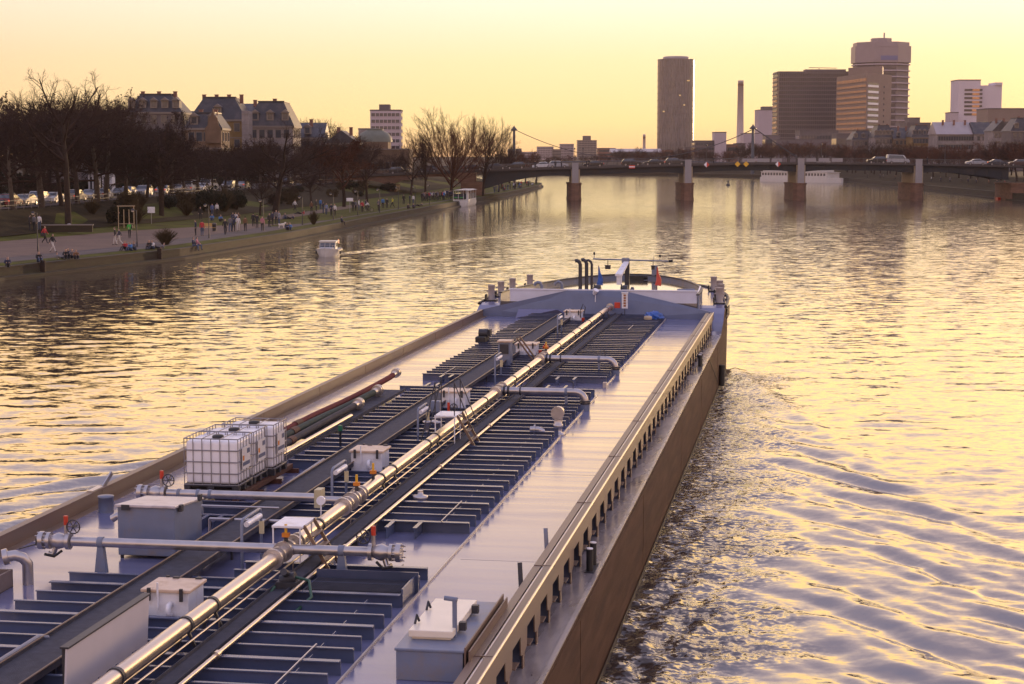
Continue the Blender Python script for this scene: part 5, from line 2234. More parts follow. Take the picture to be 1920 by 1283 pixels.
e = block(1150, 1234, 286, 1450, 30, 'greyst', 'long low shed with a pale lean-to roof left of the round tower', 'shed', 'shed', floors=1)
a, b = at(1145, 281, 1449), at(1234, 286, 1449)
mb = MB()
mb.slab([(-2, -1, at(0, 286, 1449).z - 4), (-2, 16, at(0, 279, 1465).z - 4), (-2, 31, at(0, 286, 1449).z - 4)], (b.x - a.x + 3, 0, 0))
mb.build('roof', M['roofpale'], e)
block(1303, 1345, 265, 1350, 25, 'greyst', 'low building with a pale roof right of the round tower', 'building', floors=4, cols=8)
block(1341, 1362, 249, 1345, 20, 'pinkc', 'narrow brown block beside the low building right of the round tower', 'building', floors=0)
block(1364, 1384, 272, 1360, 20, 'brickr', 'small dark block left of the tall chimney foot', 'building', floors=2)
block(1395, 1424, 251, 1650, 25, 'pinkc', 'hazy block right behind the tall chimney', 'building', floors=0)
block(1422, 1453, 207, 1700, 25, 'pinkc', 'hazy stepped tower left of the dark office slab', 'high rise', 'high_rise', floors=0, top=(.3, 1.0, 3))
for (u0, u1, vt, Y, wl_, lab) in ((1240, 1262, 282, 1600, 'brickr', 'low hazy brown block at the left foot of the round tower'), (1285, 1306, 277, 1500, 'greyst', 'low hazy grey block at the right foot of the round tower'), (1380, 1398, 270, 1500, 'shaft', 'low dark block at the foot of the tall chimney'),
                                      (1436, 1462, 255, 1300, 'shaft', 'dark low block left of the foot of the dark office slab'), (1570, 1600, 252, 1000, 'greyst', 'grey block behind the trees right of the hotel foot'), (952, 978, 280, 1800, 'greyst', 'low hazy block behind the left footbridge pylon'), (1700, 1745, 232, 1000, 'greyst', 'flat grey block behind the ochre riverside house')):
    block(u0, u1, vt, Y, 18, wl_, lab, 'building', floors=2)
# round glass tower
c0 = at(1267.5, 113, 1900)
R0 = 34.0 * 1900 / 3450
rt = empty('round_tower', (c0.x, 1900, 4), 0, 'tall round glass tower standing alone on the far bank', 'tower')
H0 = c0.z - 4
mb = MB()
nf, ns = 30, 44
rj = random.Random(8)
vs = []
for i in range(nf + 1):
    z = H0 * i / nf
    for k in range(ns):
        t = 2 * pi * (k + .5 * (i % 2)) / ns
        rr = R0 * (1 + rj.uniform(-.0012, .0012)) * (1.0 if i > 4 else .99)
        vs.append((rr * cos(t), rr * sin(t), z))
fs = []
for i in range(nf):
    for k in range(ns):
        k2 = (k + 1) % ns
        if i % 2 == 0:
            fs += [[i * ns + k, i * ns + k2, (i + 1) * ns + k], [i * ns + k2, (i + 1) * ns + k2, (i + 1) * ns + k]]
        else:
            fs += [[i * ns + k, i * ns + k2, (i + 1) * ns + k2], [i * ns + k, (i + 1) * ns + k2, (i + 1) * ns + k]]
mb.add(vs, fs)
mb.build('glass_facade', M['tower_glass'], rt)
mb = MB()
for i in range(0, nf + 1, 2):
    mb.lathe([(R0 * 1.012, H0 * i / nf - .25), (R0 * 1.016, H0 * i / nf), (R0 * 1.012, H0 * i / nf + .25)], (0, 0, 0), 44)
mb.build('floor_ring', M['mull'], rt)
mb = MB()
mb.lathe([(R0 * .7, 0), (R0 * .72, 1.2), (R0 * .70, 3.2), (R0 * .60, 3.6)], (0, 0, H0), 36)
mb.build('roof_crown', M['silver'], rt)
mb = MB()
mb.lathe([(R0 * .99, 0), (R0 * 1.0, .7), (R0 * .7, .8)], (0, 0, H0), 44)
mb.build('parapet', M['mull'], rt)
for (u, v, w, t) in ((1291, 151, 3, 1), (1246, 209, 2, 0), (1275, 179, 1.5, 0), (1283, 197, 1.5, 0)):
    p_ = at(u, v, 1880)
    dx = max(-R0 * .98, min(R0 * .98, p_.x - c0.x))
    ang = -math.acos(dx / R0)
    mb = MB()
    mb.cbox((R0 * 1.02 * cos(ang), R0 * 1.02 * sin(ang), p_.z - 4), (w, 1.0, 1.3), ang + pi / 2)
    mb.build('lit_window', mat('lit_window', (.8, .6, .25), .4, emit=((1, .7, .3), .25)) if 'lit_window' not in MATS else MATS['lit_window'], rt)
# chimneys
M['stack'] = mat('chimney_concrete', (.82, .72, .74), .8, var=.08, vscale=.1)
for (u, vt, Y, w0, w1, lab) in ((1389, 151, 1700, 14.5, 10.5, 'tall slender pale factory chimney left of the dark office slab'), (1208, 252, 2200, 6, 5, 'small far chimney left of the round glass tower')):
    p_ = at(u, vt, Y)
    e = empty('chimney_stack', (p_.x, Y, 4), 0, lab, 'chimney')
    mb = MB()
    r0, r1 = w0 / 2 * Y / 3450, w1 / 2 * Y / 3450
    mb.lathe([(r0, 0), (r1, p_.z - 6), (r1 * 1.02, p_.z - 6), (r1 * 1.02, p_.z - 4)], (0, 0, 0), 10)
    mb.build('shaft', M['stack'], e)
    mb = MB()
    mb.lathe([(r1 * 1.04, p_.z - 9), (r1 * 1.06, p_.z - 8), (r1 * 1.04, p_.z - 7)], (0, 0, 0), 10)
    mb.build('chimney_band', M['brickr'], e)
# dark office slab
a, b = at(1461, 134, 1500), at(1592, 134, 1500)
e = empty('office_slab', (a.x, 1500, 4), 0, 'wide dark glass office slab left of the gold banded hotel', 'office block')
w, h = b.x - a.x, a.z - 4
mb = MB()
mb.prism([(0, 0), (w, 0), (w, 28), (-1.0, 28), (-1.0, 3)], 0, h)
mb.build('glass_facade', M['dark_glass'], e)
for k in range(21):
    z = h * (k + .5) / 21
    mb = MB()
    mb.box(0, -.4, z, w, -.003, z + .9)
    mb.box(-1.4, 3, z, -1.003, 28, z + .9)
    mb.build('floor_band', M['mull'], e)
mb = MB()
for i in range(34):
    x = w * i / 33
    mb.box(x - .14, -.7, 0, x + .14, -.401, h)
mb.build('mullion', M['mull'], e)
for k in range(14):
    mb = MB()
    z = h * (k + 2.2) / 21 * 1.25
    if z < h - 3:
        mb.box(-1.3, 4, z, -1.004, 27, z + 1.5)
        mb.build('window_band', M['gold'], e)  # gold colour stands in for the glow on the lit left face
mb = MB()
mb.box(w * .4, 8, h, w * .98, 20, h + 2)
mb.bar((w * .45, 10, h + 3.4), (w * .85, 10, h + 3.0), .5, .5)
mb.bar((w * .6, 10, h + 2), (w * .6, 10, h + 3.2), .5, .5)
mb.build('roof_plant', M['mull'], e)
# gold banded hotel, corner towards us
A_, B_, C_ = at(1626, 137, 1350), at(1569, 150, 1420), at(1672, 139, 1385)
e = empty('hotel_block', (A_.x, 1350, 4), 0, 'stepped hotel block with rows of gold windows on its left face', 'hotel')
a2, b2, c2 = Vector((0, 0)), Vector((B_.x - A_.x, 70)), Vector((C_.x - A_.x, 35))
h = A_.z - 4
mb = MB()
mb.prism([tuple(a2), tuple(c2), tuple(b2 + c2), tuple(b2)], 0, h)
mb.build('wall', M['hotel'], e)
dl = (b2 - a2)
nl = Vector((-dl.y, dl.x)).normalized()
if nl.y > 0:
    nl = -nl
for k in range(15):
    z = 5 + (h - 11) * k / 14
    mb = MB()
    q0, q1 = a2 + dl * .02 + nl * .05, a2 + dl * .98 + nl * .05
    hh = 1.7 if k < 14 else 2.4
    mb.slab([(q0.x, q0.y, z), (q1.x, q1.y, z), (q1.x, q1.y, z + hh), (q0.x, q0.y, z + hh)], (nl.x * .25, nl.y * .25, 0))
    bd = mb.build('window_band', M['gold'], e)
    mb = MB()
    q0, q1 = a2 + dl * .02 + nl * .31, a2 + dl * .98 + nl * .31
    mb.bar((q0.x, q0.y, z), (q1.x, q1.y, z), .3, .3)
    for i in range(1, 22):
        q0 = a2 + dl * (i / 22) + nl * .31
        mb.box(q0.x - .25, q0.y - .25, z, q0.x + .25, q0.y + .05, z + hh)
    mb.build('mullion', M['hotel'], bd)
dr = (c2 - a2)
nr_ = Vector((dr.y, -dr.x)).normalized()
for k in range(13):
    z = 4 + (h - 14) * k / 12
    mb = MB()
    q0, q1 = a2 + dr * .04 + nr_ * .05, a2 + dr * .46 + nr_ * .05
    mb.slab([(q0.x, q0.y, z), (q1.x, q1.y, z), (q1.x, q1.y, z + 1.6), (q0.x, q0.y, z + 1.6)], (nr_.x * .3, nr_.y * .3, 0))
    mb.build('balcony_band', M['white'], e)
    mb = MB()
    mb.slab([(q0.x, q0.y, z + 1.62), (q1.x, q1.y, z + 1.62), (q1.x, q1.y, z + 3.2), (q0.x, q0.y, z + 3.2)], (nr_.x * .1, nr_.y * .1, 0))
    mb.build('window_band', M['dark_glass'], e)
    mb = MB()
    q0 = a2 + dr * .68 + nr_ * .2
    mb.box(q0.x - .5, q0.y - .3, z, q0.x + .5, q0.y, z + 1.5)
    mb.build('window', M['dark_glass'], e)
mb = MB()
mb.prism([(b2.x * .78 + c2.x * .2, b2.y * .78 + c2.y * .2), (c2.x * .7, c2.y * .7 + 8), (c2.x * 1.0, c2.y + 30), (b2.x * .8 + c2.x, b2.y * .8 + c2.y)], h, h + 6.5)
mb.build('roof_storey', M['hotel'], e)
# octagonal silver tower
c0 = at(1652, 81, 1490)
hwid = 51.5 * 1490 / 3450
e = empty('octagonal_tower', (c0.x, 1490, 4), 0, 'tallest silver octagonal tower with ringed balconies rising behind the hotel', 'tower')
H0 = c0.z - 4


def octo(r, k=.42):
    return [(-r * k, -r), (r * k, -r), (r, -r * k), (r, r * k), (r * k, r), (-r * k, r), (-r, r * k), (-r, -r * k)]


zc = at(0, 119, 1490).z - 4
mb = MB()
mb.prism(octo(hwid * .93), 0, zc)
mb.build('shaft', M['shaft'], e)
mb = MB()
mb.prism(octo(hwid * 1.0), zc, H0 - 3)
mb.prism(octo(hwid * .94), H0 - 3, H0)
mb.build('crown', M['silver'], e)
mb = MB()
mb.prism(octo(hwid * .35), H0, H0 + 3.6)
mb.tube([(2, -2, H0 + 3.6), (2, -2, H0 + 8)], .6, 6)
mb.build('roof_plant', M['silver'], e)
for k in range(15):
    z = 8 + (zc - 10) * k / 14
    mb = MB()
    mb.prism(octo(hwid * .985), z, z + .9)
    mb.build('balcony_ring', M['pinkc'], e)
    mb = MB()
    mb.box(-hwid * .36, -hwid * .945, z + 1.5, hwid * .36, -hwid * .932, z + 3.4)
    mb.build('window_band', M['dark_glass'], e)
mb = MB()
mb.box(-hwid * .2, -hwid * 1.012, zc + 12, hwid * .40, -hwid * 1.002, H0 - 4)
mb.build('louvre_panel', M['shaft'], e)
mb = MB()
mb.box(-hwid * .2, -hwid * 1.012, zc + 1.5, hwid * .40, -hwid * 1.002, zc + 5)
mb.build('blue_panel', mat('blue_panel', (.14, .15, .30), .4), e)
# white block with corner tower
M['lilac'] = mat('white_concrete', (.62, .55, .60), .7, var=.06, vscale=.1)
e = block(1797, 1839, 151, 1300, 22, 'lilac', 'white office block with dark window bands at the right edge of the skyline', 'office block', 'office_block', floors=0)
a = at(1797, 151, 1300)
b, c = at(1839, 160, 1300), at(1881, 160, 1300)
mb = MB()
mb.box(b.x - a.x + .01, 3, 0, c.x - a.x, 22, b.z - 4)
mb.box(c.x - a.x - 5, 2, b.z - 4, c.x - a.x, 21, b.z - 2)
mb.build('wing', M['lilac'], e)
for k in range(7):
    zz = at(0, 171 + k * 7.6, 1300).z - 4
    mb = MB()
    mb.box(4.5, -.2, zz, 17.5 - .5, -.003, zz + 1.5)
    bd = mb.build('window_band', M['dark_glass'], e)
    mb = MB()
    mb.box(10, -.32, zz, 15, -.203, zz + 1.5)
    mb.build('window_gold', M['gold'], bd)
block(1853, 1935, 205, 1000, 25, 'hotel', 'long flat brown block at the right edge below the white office block', 'building', floors=1)
block(1782, 1797, 212, 1290, 15, 'pinkc', 'small plain annex left of the white office block', 'building')
block(1705, 1725, 222, 1280, 15, 'greyst', 'small grey roof block right of the octagonal tower foot', 'building')
block(1500, 1572, 246, 1150, 20, 'greyst', 'long low terrace building in front of the dark office slab', 'building', floors=2, cols=12)
block(1455, 1575, 263, 1120, 16, 'shaft', 'low dark building with a light band at the foot of the dark office slab', 'building', floors=1, cols=16)
# riverside houses on the far right bank
house(1598, 1640, 262, 246, 830, 14, 'greyst', 'slate', 'narrow grey riverside house below the gold banded hotel', 3, 4, 'mansard', 4.0, dorm=3, side=False)
house(1640, 1676, 258, 236, 815, 14, 'pale', 'slate', 'riverside house with bright skylights in a steep slate roof', 3, 5, 'mansard', 4.0, dorm=5, side=False)
house(1676, 1712, 260, 240, 812, 14, 'buff', 'slate', 'brown riverside house left of the ochre one on the far right bank', 3, 4, 'gable', 4.0, dorm=2, side=False)
house(1710, 1748, 257, 236, 800, 14, 'yel', 'slate', 'ochre riverside house with steep dormer roof on the far right bank', 4, 6, 'mansard', 4.0, dorm=4, side=False)
house(1757, 1828, 252, 229, 780, 16, 'pale', 'roofpale', 'long white riverside building with a broad pale hipped roof', 3, 14, 'gable', 4.0, dorm=0, chim=3, side=False, wh=(.9, 1.7))
house(1828, 1862, 252, 229, 778, 16, 'pale', 'slate', 'white riverside building whose roof part is covered in dark panels', 3, 3, 'gable', 4.0, dorm=0, chim=0, side=False)
house(1862, 1896, 246, 226, 745, 14, 'pale', 'slate', 'riverside house half hidden by bare trees near the right frame edge', 3, 4, 'front', 4.0, dorm=0, side=False)
house(1896, 1960, 246, 222, 700, 14, 'greyst', 'slate', 'dark riverside house at the very right edge', 3, 6, 'mansard', 4.0, dorm=3, side=False)

# unseen houses added along the right bank to shade the river from low sun
for i, (Y, x, hh, wl_, rf_) in enumerate(((205, 138, 19, 'buff', 'slate'), (245, 139, 21, 'pale', 'slate'), (285, 140, 20, 'yel', 'slate'), (330, 142, 21, 'greyst', 'slate'), (372, 143, 20, 'buff', 'slate'), (435, 150, 20, 'pale', 'slate'), (478, 152, 19, 'buff', 'slate'))):
    u0, u1 = 960 + 3450 * x / Y, 960 + 3450 * (x + 16) / Y
    vv = lambda z: 290 - (z - 10) * 3450 / Y
    house(u0, u1, vv(hh - 5), vv(hh), Y, 38, wl_, rf_, ['sandstone', 'pale', 'ochre', 'grey', 'sandstone', 'pale', 'brown'][i] + ' house added unseen outside the right edge to block the sun, %s of its row' % ['nearest', 'second', 'third', 'fourth', 'fifth', 'sixth', 'farthest'][i], 3, 4, 'mansard', 4.0, dorm=2, side=False)

# ================================================================== TREES AND SHRUBS
M['bark'] = mat('dark_bark', (.036, .025, .020), .9, var=.3, vscale=2, spec=.2)
M['bark_pale'] = mat('plane_bark', (.075, .058, .045), .9, var=.35, vscale=1.5, spec=.2)
M['twig'] = mat('twig_bark', (.034, .020, .017), .9, var=.25, vscale=1, spec=.15)
M['twig_red'] = mat('reddish_twigs', (.085, .034, .022), .9, var=.25, vscale=1, spec=.15)
M['evergreen'] = mat('dark_evergreen', (.016, .019, .010), .85, var=.5, vscale=1.2, spec=.2)
M['hedge'] = mat('brown_hedge', (.055, .040, .018), .9, var=.4, vscale=1.2, spec=.2)


class TG:
    def __init__(s, seed):
        s.r = random.Random(seed)
        s.tr, s.cr = MB(), MB()

    def seg(s, mb, p, q, r0, r1, n):
        d = q - p
        if d.length < 1e-5:
            return
        a = d.orthogonal().normalized()
        b = d.normalized().cross(a)
        vs = []
        for c, r in ((p, r0), (q, r1)):
            for k in range(n):
                t = 2 * pi * k / n
                vs.append(c + (a * cos(t) + b * sin(t)) * r)
        mb.add(vs, [[k, (k + 1) % n, n + (k + 1) % n, n + k] for k in range(n)], n > 4)

    def branch(s, p, d, L, r, lv, P):
        R = s.r
        nseg = (5, 4, 3, 2, 2)[min(lv, 4)]
        step = L / nseg
        pts = [p]
        d = d.normalized()
        for i in range(nseg):
            w = P['wob'][min(lv, 4)]
            d = (d + Vector((R.gauss(0, w), R.gauss(0, w), R.gauss(0, w) + P['up'][min(lv, 4)]))).normalized()
            pts.append(pts[-1] + d * step)
        for i in range(nseg):
            f0, f1 = 1 - .55 * i / nseg, 1 - .55 * (i + 1) / nseg
            if lv >= P['depth']:
                f1 *= .6
            s.seg(s.tr if lv == 0 else s.cr, pts[i], pts[i + 1], r * f0, r * f1, (7, 5, 4, 3, 3)[min(lv, 4)])
        if lv >= P['depth']:
            return
        n = P['kids'][lv]
        for k in range(n):
            t = P['start'][lv] + (1 - P['start'][lv]) * ((k + R.random() * .8) / n)
            t = min(.999, t)
            i = int(t * nseg)
            q_ = pts[i].lerp(pts[i + 1], t * nseg - i)
            base = (pts[i + 1] - pts[i]).normalized()
            perp = base.orthogonal().normalized()
            perp = Matrix.Rotation(R.random() * 6.283 if lv else 6.283 * (k * .382 + R.random() * .15), 3, base) @ perp
            an = radians(P['ang'][lv] * (1 + R.uniform(-.3, .3)))
            nd = base * cos(an) + perp * sin(an)
            ll = L * P['len'][lv] * (1.15 - .5 * t if lv else (1.05 - P['taper'] * (t - P['start'][0]))) * R.uniform(.75, 1.15)
            s.branch(q_, nd, ll, max(P['rmin'], r * P['rad'][lv] * (1 - .4 * t)), lv + 1, P)

    def leaves(s, n, size, zmin):
        """dead leaves / bud clumps on the outer twigs"""
        R = s.r
        vs = s.cr.v
        for _ in range(n):
            c = Vector(vs[R.randrange(len(vs) // 3, len(vs))]) + Vector((R.gauss(0, .12), R.gauss(0, .12), R.gauss(0, .12)))
            if c.z < zmin:
                continue
            a = Vector((R.gauss(0, 1), R.gauss(0, 1), R.gauss(0, 1))).normalized() * size * R.uniform(.5, 1.2)
            b = a.orthogonal().normalized() * size * R.uniform(.3, .8)
            s.cr.cur = 1
            s.cr.add([c - a - b, c + a - b, c + a + b, c - a + b], [[0, 1, 2, 3]])
        s.cr.cur = 0


def tree_proto(seed, h, P, bark='bark', twig='twig', leaf=0, leafm='twig_red', lsize=.10, lean=(0, 0)):
    g = TG(seed)
    g.branch(Vector((0, 0, -.2)), Vector((lean[0], lean[1], 1)), h * P['trunk'], h * P['r0'], 0, P)
    if leaf:
        g.leaves(leaf, lsize, h * .2)
    zmax = max(v[2] for v in g.cr.v)
    k = h / zmax
    for mb in (g.tr, g.cr):
        mb.v = [(x * k, y * k, z * k) for x, y, z in mb.v]
    return g.tr.mesh('trunk', [M[bark]]), g.cr.mesh('crown', [M[twig], M[leafm]]), h


ROUND = dict(trunk=.52, r0=.022, depth=4, kids=[10, 8, 8, 6], start=[.42, .25, .2, .15], ang=[55, 42, 42, 40], len=[.78, .58, .52, .5], rad=[.5, .5, .5, .55], taper=.6,
             wob=[.05, .10, .13, .16, .18], up=[.02, .05, .04, .03, .02], rmin=.011)
TALL = dict(trunk=.50, r0=.020, depth=4, kids=[9, 8, 8, 7], start=[.25, .22, .2, .15], ang=[36, 26, 28, 30], len=[1.15, .55, .48, .45], rad=[.5, .45, .5, .5], taper=.5,
            wob=[.05, .07, .09, .1, .12], up=[.02, .09, .08, .06, .05], rmin=.012)
OPEN = dict(trunk=.72, r0=.021, depth=4, kids=[8, 6, 6, 5], start=[.55, .3, .25, .2], ang=[52, 38, 40, 40], len=[.60, .55, .5, .5], rad=[.55, .5, .5, .5], taper=.7,
            wob=[.05, .10, .14, .18, .2], up=[.02, .07, .05, .03, .02], rmin=.012)
DENSE = dict(trunk=.42, r0=.024, depth=4, kids=[12, 9, 9, 7], start=[.40, .2, .15, .1], ang=[62, 50, 46, 44], len=[.85, .55, .5, .48], rad=[.45, .48, .5, .5], taper=.45,
             wob=[.04, .12, .15, .18, .2], up=[.02, .03, .02, .01, .0], rmin=.013)
FAN = dict(trunk=.30, r0=.026, depth=4, kids=[18, 9, 9, 8], start=[.25, .2, .2, .15], ang=[44, 26, 26, 28], len=[2.2, .52, .46, .45], rad=[.36, .45, .5, .5], taper=.15,
           wob=[.04, .06, .08, .1, .12], up=[.02, .10, .08, .06, .05], rmin=.017)
SMALL = dict(trunk=.55, r0=.018, depth=3, kids=[13, 10, 10], start=[.4, .2, .15], ang=[50, 40, 40], len=[.75, .55, .5], rad=[.45, .48, .5], taper=.6,
             wob=[.05, .10, .14, .16], up=[.02, .06, .04, .03], rmin=.018)

PROTO = {
    'open': tree_proto(11, 18.0, OPEN, lean=(.06, 0)),
    'dense': tree_proto(5, 14.8, DENSE, leaf=5000, leafm='twig', lsize=.09),
    'wide': tree_proto(23, 14.0, ROUND),
    'wide2': tree_proto(31, 14.0, ROUND),
    'tall': tree_proto(7, 19.0, TALL),
    'tall2': tree_proto(17, 19.0, TALL),
    'fan': tree_proto(19, 19.5, FAN, twig='twig_red', leaf=3000, lsize=.06),
    'red': tree_proto(41, 11.5, ROUND, twig='twig_red', leaf=6000, lsize=.08),
    'plane': tree_proto(51, 13.5, ROUND, bark='bark_pale'),
    'plane2': tree_proto(63, 13.5, DENSE, bark='bark_pale', leaf=1500, leafm='twig'),
    'far': tree_proto(71, 11.0, SMALL),
    'far2': tree_proto(77, 11.0, SMALL, twig='twig_red'),
}
rt_ = random.Random(21)


def tree(kind, loc, h, label, group=None, rz=None, name='bare_tree', sx=1.0):
    tm, cm, h0 = PROTO[kind]
    e = empty(name, loc, rt_.random() * 6.28 if rz is None else rz, label, 'tree', group)
    k = h / h0
    e.scale = (k * sx, k * sx, k)
    for nm, me_ in (('trunk', tm), ('crown', cm)):
        o = bpy.data.objects.new(nm, me_)
        C.objects.link(o)
        o.parent = e
    return e


def tree_at(kind, u, v_base, v_top, label, group=None, Y=None, sx=1.0, rz=None):
    p_ = spot(u, v_base) if Y is None else at(u, 300, Y)
    if Y is not None:
        p_.z = ground_z(p_.x, p_.y) if p_.x < 20 and Y < 600 else 4.0
    zt = at(u, v_top, p_.y).z
    return tree(kind, p_, zt - p_.z, label, group, rz, sx=sx)


tree_at('open', 128, 430, 124, 'tallest thin open bare tree rising from the plaza edge at the left', rz=.4, sx=1.15)
tree_at('dense', 303, 405, 203, 'very dark dense round tree in front of the sandstone villa', sx=.78)
tree_at('wide', 515, 402, 220, 'wide bare tree with a thick trunk standing on the lawn before the white walled house', sx=1.4, rz=1.0)
tree_at('red', 645, 388, 254, 'reddish brown round tree left of the stone bridge arch', sx=1.05)
tree_at('wide2', 688, 384, 262, 'bare spreading tree right behind the reddish brown tree', sx=.9)
tree_at('fan', 846, 352, 195, 'broad fan shaped bare tree before the left end of the bridge, biggest of its clump', Y=393, sx=1.0, rz=.6)
tree_at('tall2', 905, 352, 212, 'upright bare tree at the right side of the broad fan shaped tree', Y=398, sx=.8)
tree_at('tall', 797, 352, 236, 'bare tree at the left side of the broad fan shaped tree', Y=391, sx=.8, rz=3.0)
tree_at('wide', 770, 352, 262, 'low bare tree above the stone bridge arch', Y=388, sx=.9)
tree_at('tall', 935, 340, 232, 'slender bare tree just left of the left footbridge pylon', Y=440, sx=.7)
tree_at('wide2', 488, 404, 335, 'small bare tree leaning beside the wide bare tree', sx=1.2)
tree_at('wide', 585, 388, 300, 'small bare tree between the wide bare tree and the reddish one', sx=1.1)
# street trees in two rows, thick at the left
G = 'bare street trees along the left bank road'
k = 0
for row, off in ((0, 1.6), (1, 17.5), (2, 25)):
    y = 205 + 4 * row
    while y < 430:
        for _ in (0,):
            for i in range(len(SD) - 1):
                if SD[i][1] <= y <= SD[i + 1][1]:
                    top_off = SD[i][5]
                    break
            p_ = bank(y + rt_.uniform(-1.5, 1.5), top_off + off + rt_.uniform(-.8, .8), STREET_Z)
            u = 960 + 3450 * p_.x / p_.y
            if u < -60:
                continue
            if u < 220:
                vt = 180 + 22 * math.sin(u * .05 + row) + rt_.uniform(-8, 14)
            elif u < 345:
                vt = 222 + rt_.uniform(0, 24)
            elif u < 470:
                vt = 268 + rt_.uniform(-6, 24)
            else:
                vt = 250 + rt_.uniform(-4, 28)
            h = (at(u, vt, p_.y).z - p_.z)
            if h < 3.5:
                continue
            kd = ['plane', 'plane2', 'wide', 'wide2', 'plane2'][k % 5]
            lab = ('mottled pale barked street tree in the dark screen of trees at the left' if kd.startswith('plane') else 'dark barked street tree in the dark screen of trees at the left')
            tree(kd, p_, h, lab, G, sx=(.95 if h > 9 else 1.25))
            k += 1
        y += (8.0, 8.5, 9.5)[row]
for (u, vt) in ((150, 182), (205, 170), (235, 172), (255, 178)):
    tree_at('wide', u, 0, vt, 'warm lit bare tree far behind the dark screen at the left', 'far bare trees behind the left houses', Y=520)
for (u, vt) in ((570, 222), (592, 216), (612, 224)):
    tree_at('wide2', u, 0, vt, 'warm lit bare tree crown between the white walled house and the museum', 'far bare trees between the houses', Y=560)
for i, (u, vt, Y) in enumerate(((655, 255, 520), (720, 268, 500), (745, 272, 470), (775, 258, 540), (790, 262, 520), (920, 258, 520), (955, 268, 560), (985, 278, 570), (1005, 286, 575), (940, 276, 480), (965, 285, 520), (705, 285, 440), (735, 290, 430))):
    p_ = at(u, 300, Y)
    o_, s_ = bank_off(p_.x, p_.y)
    p_.z = ground_z(p_.x, p_.y)
    tree(('far', 'far2', 'wide')[i % 3], p_, at(u, vt, Y).z - p_.z, 'bare park tree beyond the left end of the bridge', 'bare park trees beyond the left bridge end', sx=1.1)
# right bank rows
GR = 'bare trees along the far right bank'
xs_ = 0
for row in range(3):
    for i in range(17):
        u = 1585 + i * 22 + rt_.uniform(-7, 7) + row * 6
        Y = (690, 742, 655)[row] - (u - 1585) * (.50, .2, .62)[row]
        vt = 268 + rt_.uniform(-6, 16) - (10 if u > 1850 else 0)
        p_ = at(u, 300, Y)
        p_.z = 3.6
        tree(('far', 'far2')[(i + row) % 2], p_, at(u, vt, Y).z - p_.z, ('dark' if (i + row) % 2 == 0 else 'reddish') + ' bare tree in the row before the far right riverside houses', GR, sx=1.25)
for i in range(40):
    u = 1165 + i * 11.0 + rt_.uniform(-6, 6)
    Y = 925 - (u - 1165) * .05 + rt_.uniform(0, 40)
    vt = 281 + rt_.uniform(-8, 10) - (14 if u > 1380 else 0)
    p_ = at(u, 300, Y)
    p_.z = 4.0
    tree(('far', 'far2')[i % 2], p_, at(u, vt, Y).z - p_.z, ('dark' if i % 2 == 0 else 'reddish') + ' hazy bare tree below the distant towers', 'hazy trees below the distant towers', sx=1.5)
for i in range(14):
    u = 985 + i * 13 + rt_.uniform(-5, 5)
    Y = 1000 + rt_.uniform(0, 60)
    p_ = at(u, 300, Y)
    p_.z = 4.0
    tree(('far', 'far2')[i % 2], p_, at(u, 290 + rt_.uniform(-4, 6), Y).z - p_.z, ('dark' if i % 2 == 0 else 'reddish') + ' hazy bare tree before the flats beyond the bridge', 'hazy trees before the far flats', sx=1.6)


# shrubs: leaf clumps through an uneven volume
def bush_proto(seed, n, m_, leafsize, twig=True):
    R = random.Random(seed)
    mb = MB()
    lob = [(R.uniform(-.55, .55), R.uniform(-.5, .5), R.uniform(.25, .75), R.uniform(.28, .5)) for _ in range(9)]
    for _ in range(n):
        l = R.choice(lob)
        d = Vector((R.gauss(0, 1), R.gauss(0, 1), R.gauss(0, 1))).normalized() * l[3] * R.random() ** .4
        c = Vector((l[0], l[1], l[2])) + d
        if c.z < 0:
            c.z = R.uniform(0, .2)
        a = Vector((R.gauss(0, 1), R.gauss(0, 1), R.gauss(0, .8))).normalized() * leafsize * R.uniform(.5, 1.3)
        b = a.orthogonal().normalized() * leafsize * R.uniform(.4, .9)
        mb.add([c - a - b * .4, c + b, c + a + b * .3, c - b], [[0, 1, 2, 3]])
    me_ = mb.mesh('foliage', M[m_])
    mb = MB()
    for i in range(12):
        a = R.random() * 6.28
        mb.tube([(0, 0, -.1), (.2 * cos(a), .2 * sin(a), .3), (.5 * cos(a), .5 * sin(a), .75)], [.03, .02, .01], 4, False)
    return me_, mb.mesh('stem', M['bark'])


def twiggy_proto(seed):
    R = random.Random(seed)
    mb = MB()
    for i in range(260):
        a = R.random() * 6.28
        t = R.uniform(.05, 1.0)
        h = R.uniform(.6, 1.0)
        tip = Vector((t * cos(a) * .62, t * sin(a) * .62, h * (1 - .35 * t * t)))
        mid = tip * .55 + Vector((R.gauss(0, .03), R.gauss(0, .03), .05))
        mb.tube([(0.06 * cos(a), .06 * sin(a), -.05), mid, tip], [.014, .010, .005], 3, False)
    me_ = mb.mesh('foliage', M['hedge'])
    mb = MB()
    for i in range(8):
        a = R.random() * 6.28
        mb.tube([(0, 0, -.1), (.1 * cos(a), .1 * sin(a), .35)], [.03, .015], 4, False)
    return me_, mb.mesh('stem', M['bark'])


BP_ = {'ever': bush_proto(2, 2600, 'evergreen', .07), 'hedge': bush_proto(3, 2200, 'hedge', .06), 'twiggy': twiggy_proto(4)}


def bush(kind, loc, s, label, group=None, sz=None):
    e = empty('shrub', loc, rt_.random() * 6.28, label, 'shrub', group)
    e.scale = (s, s, sz or s)
    for nm, me_ in zip(('foliage', 'stem'), BP_[kind]):
        o = bpy.data.objects.new(nm, me_)
        C.objects.link(o)
        o.parent = e


